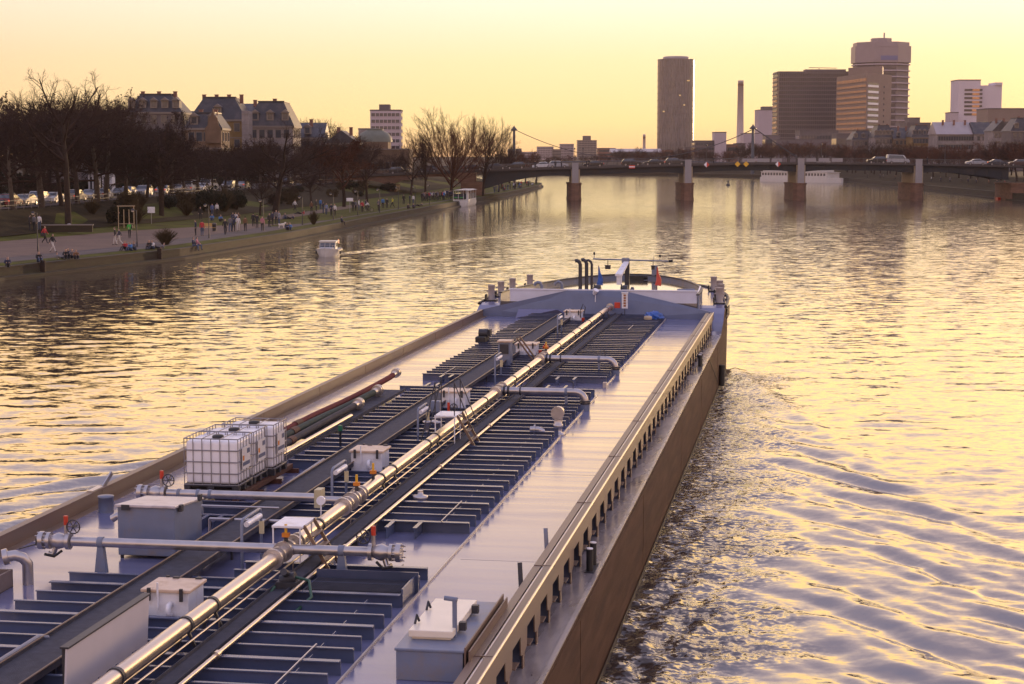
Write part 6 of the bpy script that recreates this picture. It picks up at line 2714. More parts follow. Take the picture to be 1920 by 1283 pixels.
p_ = spot(310, 459)
bush('twiggy', p_, 2.3, 'round twiggy bare shrub on the grass strip at the end of the plaza', sz=1.7)
p_ = spot(588, 421)
bush('twiggy', p_, 1.4, 'round twiggy bare shrub by the path further along the quay', sz=1.9)
for i, (u, v, s, sz) in enumerate(((395, 398, 3.2, 3.4), (420, 397, 3.4, 3.8), (443, 394, 3.0, 3.2), (255, 420, 2.6, 2.8), (225, 424, 2.4, 2.6), (350, 404, 2.4, 2.2))):
    bush('ever' if i % 2 == 0 else 'twiggy', spot(u, v), s * (.8 if i % 2 == 0 else 1.0), 'dark evergreen shrub at the foot of the embankment' if i % 2 == 0 else 'dark bare bushy shrub at the foot of the embankment', 'dark shrubs at the foot of the embankment', sz)
for i in range(26):
    y = 222 + i * 7.2
    for i2 in range(len(SD) - 1):
        if SD[i2][1] <= y <= SD[i2 + 1][1]:
            s_ = SD[i2]
    p_ = bank(y, s_[4] + (s_[5] - s_[4]) * rt_.uniform(.15, .75), 0)
    p_.z = ground_z(p_.x, p_.y) - .1
    sc = rt_.uniform(1.2, 2.3)
    bush(('twiggy', 'ever', 'hedge')[i % 3], p_, sc, ('brown winter' if i % 3 != 1 else 'dark green') + ' shrub on the slope below the road', 'shrubs on the slope below the road')

# ================================================================== BOATS, CARS, LAMPS, PEOPLE
M['boatwhite'] = mat('boat_white', (.52, .50, .48), .35, var=.06, vscale=.8, dirt=(.5, .46, .42), dscale=.7)
M['navy'] = mat('navy_band', (.03, .035, .06), .5)
M['antif'] = mat('dark_antifouling', (.05, .04, .045), .6, var=.2)


def hull_mb(mb, L_, B_, H_, bowlen, fl=.82, sheer_=.25, z0=-.35, n=16, stern=.9):
    """boat hull along -y (bow at -L/2)"""
    rows_ = []
    for i in range(n + 1):
        y = -L_ / 2 + L_ * i / n
        u = min(1, (y + L_ / 2) / bowlen)
        w = B_ / 2 * (1 - (1 - u) ** 2.2)
        if i == n:
            w *= stern
        top = H_ + sheer_ * (1 - u) ** 1.6
        rows_.append([(-w, y, top), (-w * fl, y + .15 * (1 - u), H_ * .35), (-w * fl * .75, y + .3 * (1 - u), z0), (w * fl * .75, y + .3 * (1 - u), z0), (w * fl, y + .15 * (1 - u), H_ * .35), (w, y, top)])
    vs = [p for r in rows_ for p in r]
    fs = []
    for i in range(n):
        for k in range(5):
            fs.append([i * 6 + k, i * 6 + k + 1, (i + 1) * 6 + k + 1, (i + 1) * 6 + k])
    fs.append([n * 6 + k for k in range(6)])
    mb.add(vs, fs)
    deck = [(r[0][0] * .97, r[0][1], r[0][2] - .12) for r in rows_] + [(r[5][0] * .97, r[5][1], r[5][2] - .12) for r in rows_]
    m_ = n + 1
    mb.add(deck, [[i, i + 1, m_ + i + 1, m_ + i] for i in range(n)])


# little white motor boat coming towards us
e = empty('motor_boat', (-18.3, 183, 0), math.atan2(-(-.36), -(-.93)) * -1, 'small white motor cruiser with a cabin running near the left bank', 'boat')
e.rotation_euler.z = -.02
e.scale = (.92, .8, .78)
mb = MB()
hull_mb(mb, 6.8, 2.5, .85, 3.0)
mb.build('hull', M['boatwhite'], e)
mb = MB()
for s_ in (-1, 1):
    mb.box(s_ * 1.255 - .02, -1.6, .62, s_ * 1.255 + .02, 3.3, .74)
mb.build('hull_stripe', M['navy'], e)
mb = MB()
mb.slab([(-.85, -.9, .8), (-.85, -.3, 1.75), (-.85, 1.6, 1.8), (-.85, 1.7, .8)], (1.7, 0, 0))
mb.slab([(-.7, -2.3, .85), (-.7, -.95, 1.12), (-.7, -.9, .8)], (1.4, 0, 0))
cb_ = mb.build('cabin', M['boatwhite'], e)
mb = MB()
mb.box(-.95, -.45, 1.76, .95, 1.8, 1.86)
mb.build('cabin_roof', M['boatwhite'], cb_)
mb = MB()
for x in (-.78, -.24, .30):
    mb.slab([(x, -.80, 1.02), (x + .48, -.80, 1.02), (x + .48, -.43, 1.60), (x, -.43, 1.60)], (0, -.03, .02))
mb.build('windscreen', M['glass'], cb_)
mb = MB()
for s_ in (-1, 1):
    for y in (-.2, .7):
        mb.box(s_ * .86 - .012, y, 1.1, s_ * .86 + .012, y + .75, 1.6)
mb.build('side_window', M['glass'], cb_)
mb = MB()
pts = [(-.95, -1.2, 1.35), (-.75, -2.4, 1.45), (0, -3.3, 1.5), (.75, -2.4, 1.45), (.95, -1.2, 1.35)]
mb.tube(pts, .02, 5, False)
for q_ in pts:
    mb.tube([(q_[0], q_[1], .8), q_], .016, 4)
mb.build('bow_rail', M['steel'], e)
mb = MB()
mb.tube([(.6, 3.3, .8), (.75, 3.7, 2.0)], .02, 5)
fp = mb.build('flag_pole', M['coam'], e)
mb = MB()
mb.slab([(.70, 3.5, 1.5), (.74, 3.65, 1.95), (.82, 4.1, 1.75), (.80, 4.0, 1.3)], (.02, 0, 0))
mb.build('flag', M['red'], fp)
mb = MB()
for s_ in (-1, 1):
    mb.tube([(s_ * 1.3, .2, .2), (s_ * 1.3, .2, .6)], .09, 8)
mb.build('fender', M['black'], e)

# moored tour boat, bow towards us
e = empty('tour_boat', (-9.3, 362, 0), -.10, 'white two level tour boat moored at the quay below the bridge end', 'tour boat')
e.scale = (.88, .88, .86)
mb = MB()
hull_mb(mb, 17, 3.6, 1.05, 3.0, .95, .2)
mb.build('hull', M['boatwhite'], e)
mb = MB()
for x in (-1.2, -.4):
    mb.tube([(x, -8.6, .15), (x, -8.6, .75)], .2, 8)
mb.build('fender', M['black'], e)
mb = MB()
for x in (-1.7, -.6, .5, 1.62):
    for y in (-6.6, -3, 0, 3, 7):
        mb.box(x, y, 1.0, x + .09, y + .09, 3.6)
cab = mb.build('cabin_post', M['boatwhite'], e)
mb = MB()
mb.box(-1.75, -6.62, 1.0, 1.75, -6.5, 1.55)
mb.box(1.68, -6.5, 1.0, 1.75, 7, 1.7)
mb.box(-1.75, -6.5, 1.0, -1.68, 7, 1.7)
mb.box(1.2, -6.6, 1.55, 1.75, -6.45, 3.6)
mb.build('cabin_wall', M['boatwhite'], e)
mb = MB()
mb.box(-1.6, -6.3, 1.7, 1.6, 6.8, 2.9)
mb.build('saloon_glass', M['glass'], e)
mb = MB()
mb.box(-1.5, -6.64, 1.95, -.7, -6.58, 2.12)
mb.box(-.3, -6.64, 1.95, .5, -6.58, 2.12)
mb.build('green_board', mat('green_board', (.03, .30, .06), .5), e)
mb = MB()
mb.slab([(-1.95, -7.0, 3.6), (-1.0, -7.0, 3.78), (1.0, -7.0, 3.78), (1.95, -7.0, 3.6)], (0, 14.5, 0))
mb.build('roof', M['boatwhite'], e)

# white river cruise ship at the far right bank
p0, p1 = at(1437, 341, 0.1 + 690), at(1579, 344, 652)
d = Vector((p1.x - p0.x, p1.y - p0.y))
e = empty('cruise_ship', ((p0.x + p1.x) / 2, (p0.y + p1.y) / 2, 0), math.atan2(d.y, d.x), 'long white passenger ship with two window decks moored at the right bank behind the bridge', 'ship')
L_ = d.length
mb = MB()
mb.prism([(-L_ / 2, -3), (L_ / 2 - 5, -3), (L_ / 2, -.5), (L_ / 2, .5), (L_ / 2 - 5, 3), (-L_ / 2, 3)], -.5, 1.7)
mb.build('hull', M['boatwhite'], e)
for (z, a_, b_) in ((1.7, -L_ / 2 + .5, L_ / 2 - 5), (3.8, -L_ / 2 + 1.5, L_ / 2 - 8)):
    mb = MB()
    mb.box(a_, -2.8, z, b_, 2.8, z + 1.9)
    mb.box(a_ - .3, -2.95, z + 1.9, b_ + .5, 2.95, z + 2.05)
    dk = mb.build('deck_house', M['boatwhite'], e)
    n = int((b_ - a_) / 1.7)
    for i in range(n):
        x = a_ + .5 + i * 1.7
        mb = MB()
        mb.box(x, -2.84, z + .7, x + 1.1, -2.802, z + 1.6)
        mb.build('window', M['glass'], dk)
mb = MB()
x = -L_ / 2 + 2
while x < L_ / 2 - 9:
    mb.box(x, -2.8, 5.85, x + .06, -2.74, 6.75)
    x += 1.5
mb.box(-L_ / 2 + 2, -2.8, 6.7, L_ / 2 - 9, -2.74, 6.78)
mb.box(-L_ / 2 + 2, -2.8, 6.3, L_ / 2 - 9, -2.76, 6.35)
mb.build('railing', M['boatwhite'], e)
mb = MB()
mb.box(L_ / 2 - 12, -2, 5.85, L_ / 2 - 9, 2, 7.6)
mb.tube([(L_ / 2 - 11, 0, 7.6), (L_ / 2 - 11, 0, 9.6)], .07, 6)
mb.build('wheelhouse', M['boatwhite'], e)
# buoys and a red work boat
p_ = at(1365, 347, 600)
e = empty('river_buoy', (p_.x, 600, 0), 0, 'small dark buoy floating in midstream behind the bridge', 'buoy')
mb = MB()
mb.lathe([(.1, -.3), (.7, -.1), (.7, .3), (.25, .5), (.15, 1.2), (.3, 1.25), (.3, 1.6), (.05, 1.7)], (0, 0, 0), 12)
mb.build('buoy_body', M['dark'], e)
p_ = at(1895, 373, 408)
e = empty('work_float', (p_.x, 414, 0), .1, 'low orange red work float by the pier at the right edge', 'float')
mb = MB()
mb.prism([(-1.6, -.7), (1.3, -.7), (1.9, 0), (1.3, .7), (-1.6, .7)], -.2, .45)
mb.build('float_body', M['red'], e)
mb = MB()
mb.box(-.6, -.3, .45, .5, .3, .8)
mb.tube([(0, 0, .8), (0, 0, 1.5)], .05, 6)
mb.build('float_box', M['orange'], e)

# ---------------------------------------------------------------- cars
M['carpaint'] = mat('car_paint', (.5, .5, .5), .22, var=.02, coat=.25, objcol=True)
M['tyre'] = mat('tyre_rubber', (.015, .015, .016), .8)
M['rim'] = mat('wheel_rim', (.40, .38, .38), .35, .8)
M['tail'] = mat('tail_light', (.35, .02, .01), .3, emit=((1, .06, .02), .8))
M['head'] = mat('head_light', (.8, .78, .7), .2)


def car_proto(kind):
    L_, W_, H_ = {'saloon': (4.5, 1.78, 1.44), 'estate': (4.4, 1.8, 1.62), 'van': (5.0, 1.95, 2.05), 'small': (3.8, 1.68, 1.50)}[kind]
    prof = {
        'saloon': ([(-.5, .30), (-.5, .62), (-.47, .78), (-.28, .92), (.36, .95), (.48, .90), (.5, .60), (.5, .30)], [(-.27, .92), (-.12, 1.38), (.16, 1.44), (.36, .96)]),
        'estate': ([(-.5, .32), (-.5, .68), (-.47, .86), (-.26, 1.0), (.46, 1.04), (.5, .95), (.5, .32)], [(-.25, 1.0), (-.10, 1.56), (.36, 1.62), (.48, 1.05)]),
        'van': ([(-.5, .35), (-.5, .75), (-.46, 1.02), (-.36, 1.15), (.5, 1.15), (.5, .35)], [(-.36, 1.15), (-.24, 1.95), (.46, 2.05), (.5, 1.16)]),
        'small': ([(-.5, .30), (-.5, .64), (-.46, .82), (-.27, .95), (.46, 1.0), (.5, .85), (.5, .30)], [(-.27, .95), (-.11, 1.45), (.28, 1.50), (.47, 1.0)]),
    }[kind]
    root = empty('parked_car', (0, -500, 0))
    mb = MB()
    body = [(x * L_, -W_ / 2, z) for x, z in prof[0]]
    mb.slab(body, (0, W_, 0))
    cabt = prof[1]
    ins = .14
    vs = []
    for s_ in (-1, 1):
        for i, (x, z) in enumerate(cabt):
            w = W_ / 2 - (ins if i in (1, 2) else .02)
            vs.append((x * L_, s_ * w, z))
    mb.add(vs, [[0, 1, 2, 3], [7, 6, 5, 4], [0, 4, 5, 1], [1, 5, 6, 2], [2, 6, 7, 3]])
    b = mb.build('body', M['carpaint'], root, .05)
    # glazing: side, front and rear panes just proud of the cabin
    mb = MB()
    for s_ in (-1, 1):
        q_ = []
        for (x, z), i in zip(cabt, range(4)):
            cx = (cabt[0][0] + cabt[3][0]) / 2
            w = W_ / 2 - (ins if i in (1, 2) else .02)
            zz = .5 * (cabt[0][1] + cabt[1][1])
            fx, fz = cx + (x - cx) * .86, zz + (z - zz) * .78
            t = (fz - cabt[0][1]) / (cabt[1][1] - cabt[0][1])
            ww = (W_ / 2 - .02) + (ins - .02) * -t
            q_.append((fx * L_, s_ * (ww + .012), fz))
        mb.slab(q_, (0, s_ * .008, 0))
    for (a_, c_) in ((0, 1), (3, 2)):
        xa, za = cabt[a_]
        xc, zc_ = cabt[c_]
        sg = -1 if a_ == 0 else 1
        f0, f1 = .12, .88
        pa = (xa + (xc - xa) * f0, za + (zc_ - za) * f0)
        pb = (xa + (xc - xa) * f1, za + (zc_ - za) * f1)
        mb.slab([(pa[0] * L_ + sg * .012, -W_ / 2 + .14, pa[1]), (pa[0] * L_ + sg * .012, W_ / 2 - .14, pa[1]), (pb[0] * L_ + sg * .012, W_ / 2 - .22, pb[1]), (pb[0] * L_ + sg * .012, -W_ / 2 + .22, pb[1])], (sg * .01, 0, .004))
    mb.build('glazing', M['glass'], root)
    for x in (-.31, .30):
        for s_ in (-1, 1):
            mb = MB()
            y = s_ * (W_ / 2 - .10)
            mb.tube([(x * L_, y - .11, .32), (x * L_, y + .115, .32)], .32, 16)
            wh_ = mb.build('wheel', M['tyre'], root)
            mb = MB()
            mb.tube([(x * L_, y + s_ * .10, .32), (x * L_, y + s_ * .125, .32)], .2, 12)
            mb.build('rim', M['rim'], wh_)
    for s_ in (-1, 1):
        mb = MB()
        mb.box(-.502 * L_, s_ * (W_ / 2 - .3) - .16, .58, -.49 * L_, s_ * (W_ / 2 - .3) + .16, .72)
        mb.build('headlight', M['head'], root)
        mb = MB()
        mb.box(.492 * L_, s_ * (W_ / 2 - .2) - .14, .66, .503 * L_, s_ * (W_ / 2 - .2) + .14, .84)
        mb.build('tail_light', M['tail'], root)
    mb = MB()
    mb.box(-.495 * L_, -W_ / 2 + .1, .28, .495 * L_, W_ / 2 - .1, .36)
    mb.build('underbody', M['black'], root)
    return root


CAR = {k: car_proto(k) for k in ('saloon', 'estate', 'van', 'small')}
used = set()


def car(kind, loc, rz, col, label, group, name='parked_car'):
    if kind not in used:
        used.add(kind)
        o = CAR[kind]
    else:
        o = copy_tree(CAR[kind])
    o.name = name
    o.location = loc
    o.rotation_euler = (0, 0, rz)
    for k in o.children:
        if k.name.startswith('body'):
            k.color = (*col, 1)
    tag(o, label, 'car' if kind != 'van' else 'van', group)
    return o


DK, SV, WH, RD_, BL, BG = (.025, .025, .03), (.42, .42, .44), (.7, .7, .7), (.35, .03, .03), (.04, .06, .16), (.38, .34, .28)
protos_used_first = []
bc = [(1184, 'estate', DK, 0, 'black estate car on the bridge between the two left midstream piers, nearer the red board'), (1226, 'saloon', DK, 0, 'dark saloon on the bridge just right of the black estate'),
      (1266, 'estate', (.05, .05, .05), 0, 'dark estate on the bridge beside the second pier'), (1017, 'saloon', WH, 0, 'white saloon on the bridge left of the first pier'),
      (1047, 'estate', SV, 0, 'silver estate on the bridge touching the first pier'), (1113, 'saloon', DK, 0, 'black saloon on the bridge just right of the first pier'),
      (931, 'saloon', (.06, .06, .07), 0, 'dark saloon on the bridge between the land pier and the silver cars'), (967, 'estate', DK, 0, 'dark estate on the bridge with glowing tail lights left of the white saloon'),
      (888, 'saloon', DK, 0, 'dark saloon on the bridge right above the land pier'), (1644, 'estate', DK, 1, 'black estate on the bridge between the third and fourth piers'),
      (1683, 'van', SV, 1, 'silver minivan on the bridge beside the fourth pier'), (1830, 'saloon', SV, 1, 'silver saloon on the bridge at the right'),
      (1870, 'saloon', (.07, .07, .08), 1, 'dark saloon on the bridge behind the silver one at the right'), (1910, 'estate', (.12, .07, .06), 1, 'dark estate on the bridge at the right frame edge'),
      (748, 'estate', DK, 0, 'dark estate on the left bridge approach, farther left of the two'), (803, 'estate', (.10, .10, .12), 0, 'dark grey estate on the left bridge approach above the arch')]
for i, (u, kd, col, ln, lab) in enumerate(bc):
    y = BY0 + (3.0 if i % 2 == 0 else 3.6)
    x = (u - 960) / 3450 * (y * CP)
    z = deck_z(x) + .005
    sl = math.atan((deck_z(x + 2) - deck_z(x - 2)) / 4)
    o = car(kd, (x, y, z), 0 if (i % 2) else pi, col, lab, 'cars on the road bridge', 'bridge_car')
    o.rotation_euler = (0, -sl if o.rotation_euler.z == 0 else sl, o.rotation_euler.z)


def street_pos(u, off):
    best = None
    for i in range(len(SD) - 1):
        for t in (0, .25, .5, .75):
            a = [SD[i][k] + (SD[i + 1][k] - SD[i][k]) * t for k in range(6)]
            n = SN[i].lerp(SN[i + 1], t)
            x, y = a[0] + n.x * (a[5] + off), a[1] + n.y * (a[5] + off)
            if y < 150 or y > 480:
                continue
            uu = 960 + 3450 * x / y
            if best is None or abs(uu - u) < best[0]:
                best = (abs(uu - u), x, y, math.atan2(-n.x, n.y) + pi / 2 - pi / 2, n)
    return best


sc_ = [(9, 'estate', DK, 'dark car with a red tail light, leftmost on the left bank road'), (28, 'small', (.2, .04, .04), 'dark red small car second from the left on the bank road'),
       (52, 'saloon', BG, 'beige saloon third from the left on the bank road'), (77, 'estate', SV, 'silver estate close behind the beige saloon on the bank road'), (107, 'saloon', WH, 'white saloon left of the thin tall tree trunk on the bank road'),
       (141, 'estate', BG, 'beige estate right of the thin tall tree trunk on the bank road'), (168, 'saloon', SV, 'silver saloon before the left white pavilion'), (199, 'small', WH, 'white small car before the right white pavilion'),
       (226, 'saloon', DK, 'black saloon just right of the white pavilions'), (246, 'small', SV, 'silver small car left of the very dark round tree'), (272, 'estate', (.3, .3, .32), 'grey estate left of the very dark round tree trunk'),
       (311, 'saloon', SV, 'silver saloon right of the very dark round tree trunk'), (336, 'small', BG, 'beige small car below the sandstone villa'), (358, 'van', WH, 'white van below the sandstone villa'), (382, 'saloon', WH, 'white saloon below the ochre house'),
       (396, 'van', (.6, .6, .62), 'pale van below the ochre house'), (428, 'estate', DK, 'black estate below the scaffold tower'), (458, 'saloon', SV, 'silver saloon beside the red traffic light on the bank road'), (540, 'small', DK, 'dark small car behind the trunk of the wide bare tree')]
for i, (u, kd, col, lab) in enumerate(sc_):
    _, x, y, rz, n = street_pos(u, 5.2 if i % 3 else 6.0)
    d = Vector((n.y, -n.x))
    car(kd, (x, y, STREET_Z + .016), math.atan2(d.y, d.x) + (pi if i % 2 else 0), col, lab, 'cars on the left bank road')
for kd in CAR:
    if kd not in used:
        for c_ in list(CAR[kd].children):
            bpy.data.objects.remove(c_)
        bpy.data.objects.remove(CAR[kd])
# traffic light
_, x, y, rz, n = street_pos(450, 2.2)
e = empty('traffic_light', (x, y, STREET_Z + .13), 0, 'traffic light showing red beside the bank road', 'traffic light')
mb = MB()
mb.tube([(0, 0, 0), (0, 0, 3.4)], .06, 6)
mb.build('signal_pole', M['dark'], e)
mb = MB()
mb.box(-.15, -.12, 2.4, .15, .1, 3.3)
mb.build('signal_head', M['black'], e)
mb = MB()
mb.lathe([(.1, 0), (.09, .04), (0, .06)], (0, 0, 0), 10)
mb.v = [(v_[0], -.13 - v_[2], 3.1 + v_[1]) for v_ in mb.v]
mb.build('signal_lens', mat('red_signal', (.8, .03, .02), .3, emit=((1, .05, .03), 2.5)), e)


def runs(name, label, cat, offf, zf, y0, y1, build):
    e = empty(name, (0, 0, 0), 0, label, cat)
    build(e)
    return e


# railing along the road edge
mb = MB()
pts = []
for i in range(len(SD)):
    if 150 < SD[i][1] < 400:
        o_ = SD[i][5] + .8
        pts.append((SD[i][0] + SN[i].x * o_, SD[i][1] + SN[i].y * o_, STREET_Z))
org = Vector(pts[0])
e = empty('road_railing', org, 0, 'thin metal railing along the edge of the raised bank road', 'railing')
for a, b in zip(pts[:-1], pts[1:]):
    a, b = Vector(a) - org, Vector(b) - org
    for z in (.5, 1.0):
        mb.bar(a + Vector((0, 0, z)), b + Vector((0, 0, z)), .05, .05)
    n = max(1, int((b - a).length / 2))
    for i in range(n):
        p_ = a.lerp(b, i / n)
        mb.box(p_.x - .03, p_.y - .03, p_.z, p_.x + .03, p_.y + .03, p_.z + 1.05)
mb.build('railing_bars', M['rail'], e)
# garden hedge behind the road: dark leafy run
R_h = random.Random(9)
mb = MB()
pts = [(SD[i][0] + SN[i].x * (SD[i][5] + 17.5), SD[i][1] + SN[i].y * (SD[i][5] + 17.5)) for i in range(len(SD)) if 150 < SD[i][1] < 420]
org = Vector((*pts[0], STREET_Z))
for (a, b) in zip(pts[:-1], pts[1:]):
    L_ = sqrt((b[0] - a[0]) ** 2 + (b[1] - a[1]) ** 2)
    for _ in range(int(L_ * 60)):
        t = R_h.random()
        hh = 3.0 + 1.3 * sin(a[1] * .13 + t) + .8 * sin(a[1] * .41 + 2 * t)
        c = Vector((a[0] + (b[0] - a[0]) * t + R_h.gauss(0, .5), a[1] + (b[1] - a[1]) * t + R_h.gauss(0, .5), STREET_Z + R_h.random() * hh)) - org
        q_ = Vector((R_h.gauss(0, 1), R_h.gauss(0, 1), R_h.gauss(0, 1))).normalized() * R_h.uniform(.12, .34)
        w_ = q_.orthogonal().normalized() * R_h.uniform(.1, .3)
        mb.add([c - q_, c + w_, c + q_, c - w_], [[0, 1, 2, 3]])
hd = mb.build('garden_hedge', M['evergreen'])
hd.location = org
tag(hd, 'tall dark garden hedge behind the parked cars on the bank road', 'hedge')

# ---------------------------------------------------------------- lamps, benches, signs on the promenade
M['lampglass'] = mat('lamp_glass', (.7, .62, .55), .3)


def lamp_proto():
    e = empty('street_lamp', (0, -600, 0))
    mb = MB()
    mb.tube([(0, 0, 0), (0, 0, .5)], .075, 8)
    mb.tube([(0, 0, .5), (0, 0, 3.55)], [.05, .04], 8)
    mb.tube([(0, 0, 3.35), (-.08, 0, 3.5), (-.35, 0, 3.58)], .025, 6)
    mb.build('lamp_pole', M['dark'], e)
    mb = MB()
    mb.lathe([(.02, .22), (.16, .16), (.19, .06), (.17, .04)], (-.36, 0, 3.46), 10)
    hd_ = mb.build('lamp_hood', M['dark'], e)
    mb = MB()
    mb.lathe([(.15, .04), (.12, -.06), (.03, -.1)], (-.36, 0, 3.46), 10)
    mb.build('lamp_glass', M['lampglass'], hd_)
    return e


LP_ = lamp_proto()
ll = [(71, 472, 'park lamp post nearest the left frame edge on the plaza'), (257, 463, 'park lamp post beside the three sitters at the far end of the plaza'), (392, 447, 'park lamp post just right of the sunlit bench'),
      (494, 433, 'park lamp post at the path among the walking crowd'), (567, 422, 'park lamp post left of the further twiggy shrub'), (625, 412, 'park lamp post right of the further twiggy shrub'), (671, 404, 'park lamp post before the group with the red jacket'),
      (712, 399, 'park lamp post left of the person in bright blue'), (747, 392, 'park lamp post right of the person in yellow'), (779, 389, 'park lamp post left of the tour boat, second nearest to it'), (806, 384, 'park lamp post left of the tour boat, nearest to it')]
for i, (u, v, lab) in enumerate(ll):
    o = LP_ if i == 0 else copy_tree(LP_)
    o.location = spot(u, v)
    tag(o, lab, 'street lamp', 'lamp posts along the promenade')
p_ = spot(390, 434)
e = empty('park_bench', p_, -.25, 'sunlit wooden park bench beside the promenade', 'bench')
mb = MB()
for i in range(3):
    mb.box(-.9, -.15 + i * .16, .42, .9, -.02 + i * .16, .46)
mb.build('seat', mat('bench_wood', (.52, .34, .12), .6, var=.15), e)
mb = MB()
for i in range(3):
    mb.box(-.9, .36 + i * .03, .55 + i * .13, .9, .39 + i * .03, .66 + i * .13)
mb.build('backrest', MATS['bench_wood'], e)
for x in (-.7, .62):
    mb = MB()
    mb.box(x, -.14, 0, x + .07, -.06, .42)
    mb.box(x, .32, 0, x + .07, .40, .95)
    mb.box(x, -.14, .38, x + .07, .4, .42)
    mb.build('leg', M['dark'], e)
p_ = spot(402, 434)
e = empty('litter_bin', p_, 0, 'dark litter bin next to the sunlit bench', 'litter bin')
mb = MB()
mb.lathe([(.22, 0), (.26, .75), (.28, .78)], (0, 0, .05), 12)
mb.build('bin_body', M['dark'], e)
mb = MB()
mb.lathe([(.29, .83), (.29, .88), (.1, .98)], (0, 0, 0), 12)
mb.build('bin_lid', M['rail'], e)
p_ = spot(284, 420)
e = empty('notice_sign', p_, 0, 'white square notice sign on a post at the edge of the lawn', 'sign')
mb = MB()
mb.box(-.03, 0, 0, .03, .06, 2.1)
mb.build('sign_post', M['conc'], e)
mb = MB()
mb.box(-.45, -.04, 1.35, .45, -.003, 2.1)
mb.build('sign_panel', M['white'], e)
p_ = spot(656, 399)
e = empty('notice_sign', p_, 0, 'small pale sign on a thin post by the lawn further along', 'sign')
mb = MB()
mb.box(-.03, 0, 0, .03, .06, 2.3)
mb.build('sign_post', M['conc'], e)
mb = MB()
mb.box(-.5, -.04, 1.75, .5, -.003, 2.25)
mb.build('sign_panel', M['white'], e)
p_ = spot(237, 428)
e = empty('play_frame', p_, .1, 'pale wooden climbing frame of posts at the foot of the slope', 'play frame')
M['palewood'] = mat('pale_wood', (.42, .32, .20), .7, var=.2)
for x in (-.9, -.3, .3, .9):
    mb = MB()
    mb.tube([(x, .3 if abs(x) < .5 else 0, 0), (x, .3 if abs(x) < .5 else 0, 2.6 if abs(x) > .5 else 2.2)], .05, 6)
    mb.build('post', M['palewood'], e)
mb = MB()
mb.tube([(-1.05, 0, 2.6), (1.05, 0, 2.6)], .06, 6)
mb.tube([(-.9, .3, .5), (.9, .3, .5)], .04, 6)
mb.build('crossbar', M['palewood'], e)
p_ = spot(95, 436)
e = empty('stone_bench', p_, .12, 'long pale stone bench wall at the back of the plaza', 'bench')
mb = MB()
mb.box(-1.0, 0, 0, 4.5, .5, .75)
mb.build('bench_base', M['quay'], e)
mb = MB()
mb.box(-1.1, -.05, .75, 4.6, .58, .85)
mb.build('bench_slab', M['trim'], e)
p_ = spot(130, 436)
e = empty('path_bollard', p_, 0, 'pale round bollard beside the tall thin tree', 'bollard')
mb = MB()
mb.lathe([(.2, 0), (.2, .8), (.24, .82), (.2, .95), (.05, 1.0)], (0, 0, 0), 12)
mb.build('bollard_body', M['conc'], e)
# dark mooring posts against the quay
for (u, v, lab) in ((236, 500, 'dark timber fender post against the quay below the three sitters'), (73, 520, 'dark timber fender post against the quay below the lone sitter')):
    p_ = at(u, v - 3, 172 if u > 200 else 153)
    for i in range(len(SD) - 1):
        pass
    q_ = bank(p_.y, -.15, 0)
    e = empty('fender_post', (q_.x, q_.y, -.3), 0, lab, 'post', 'timber posts on the quay')
    mb = MB()
    mb.box(-.2, -.18, 0, .2, .18, 1.55)
    mb.build('post_timber', M['bark'], e)
    mb = MB()
    mb.tube([(-.24, -.19, 1.1), (.24, -.19, 1.1)], .04, 6)
    mb.build('post_strap', M['bark'], e)

# ---------------------------------------------------------------- people
M['skin'] = mat('skin', (.42, .26, .19), .6)
M['jacket'] = mat('jacket_cloth', (.1, .1, .1), .85, var=.15, vscale=9, objcol=True)
M['hair_dk'] = mat('dark_hair', (.025, .018, .014), .7)
M['trouser_dk'] = mat('dark_trousers', (.02, .02, .025), .85)
M['trouser_bl'] = mat('blue_jeans', (.05, .075, .14), .85)
M['trouser_lt'] = mat('light_trousers', (.5, .47, .45), .85)
M['shoe'] = mat('dark_shoes', (.03, .025, .025), .6)


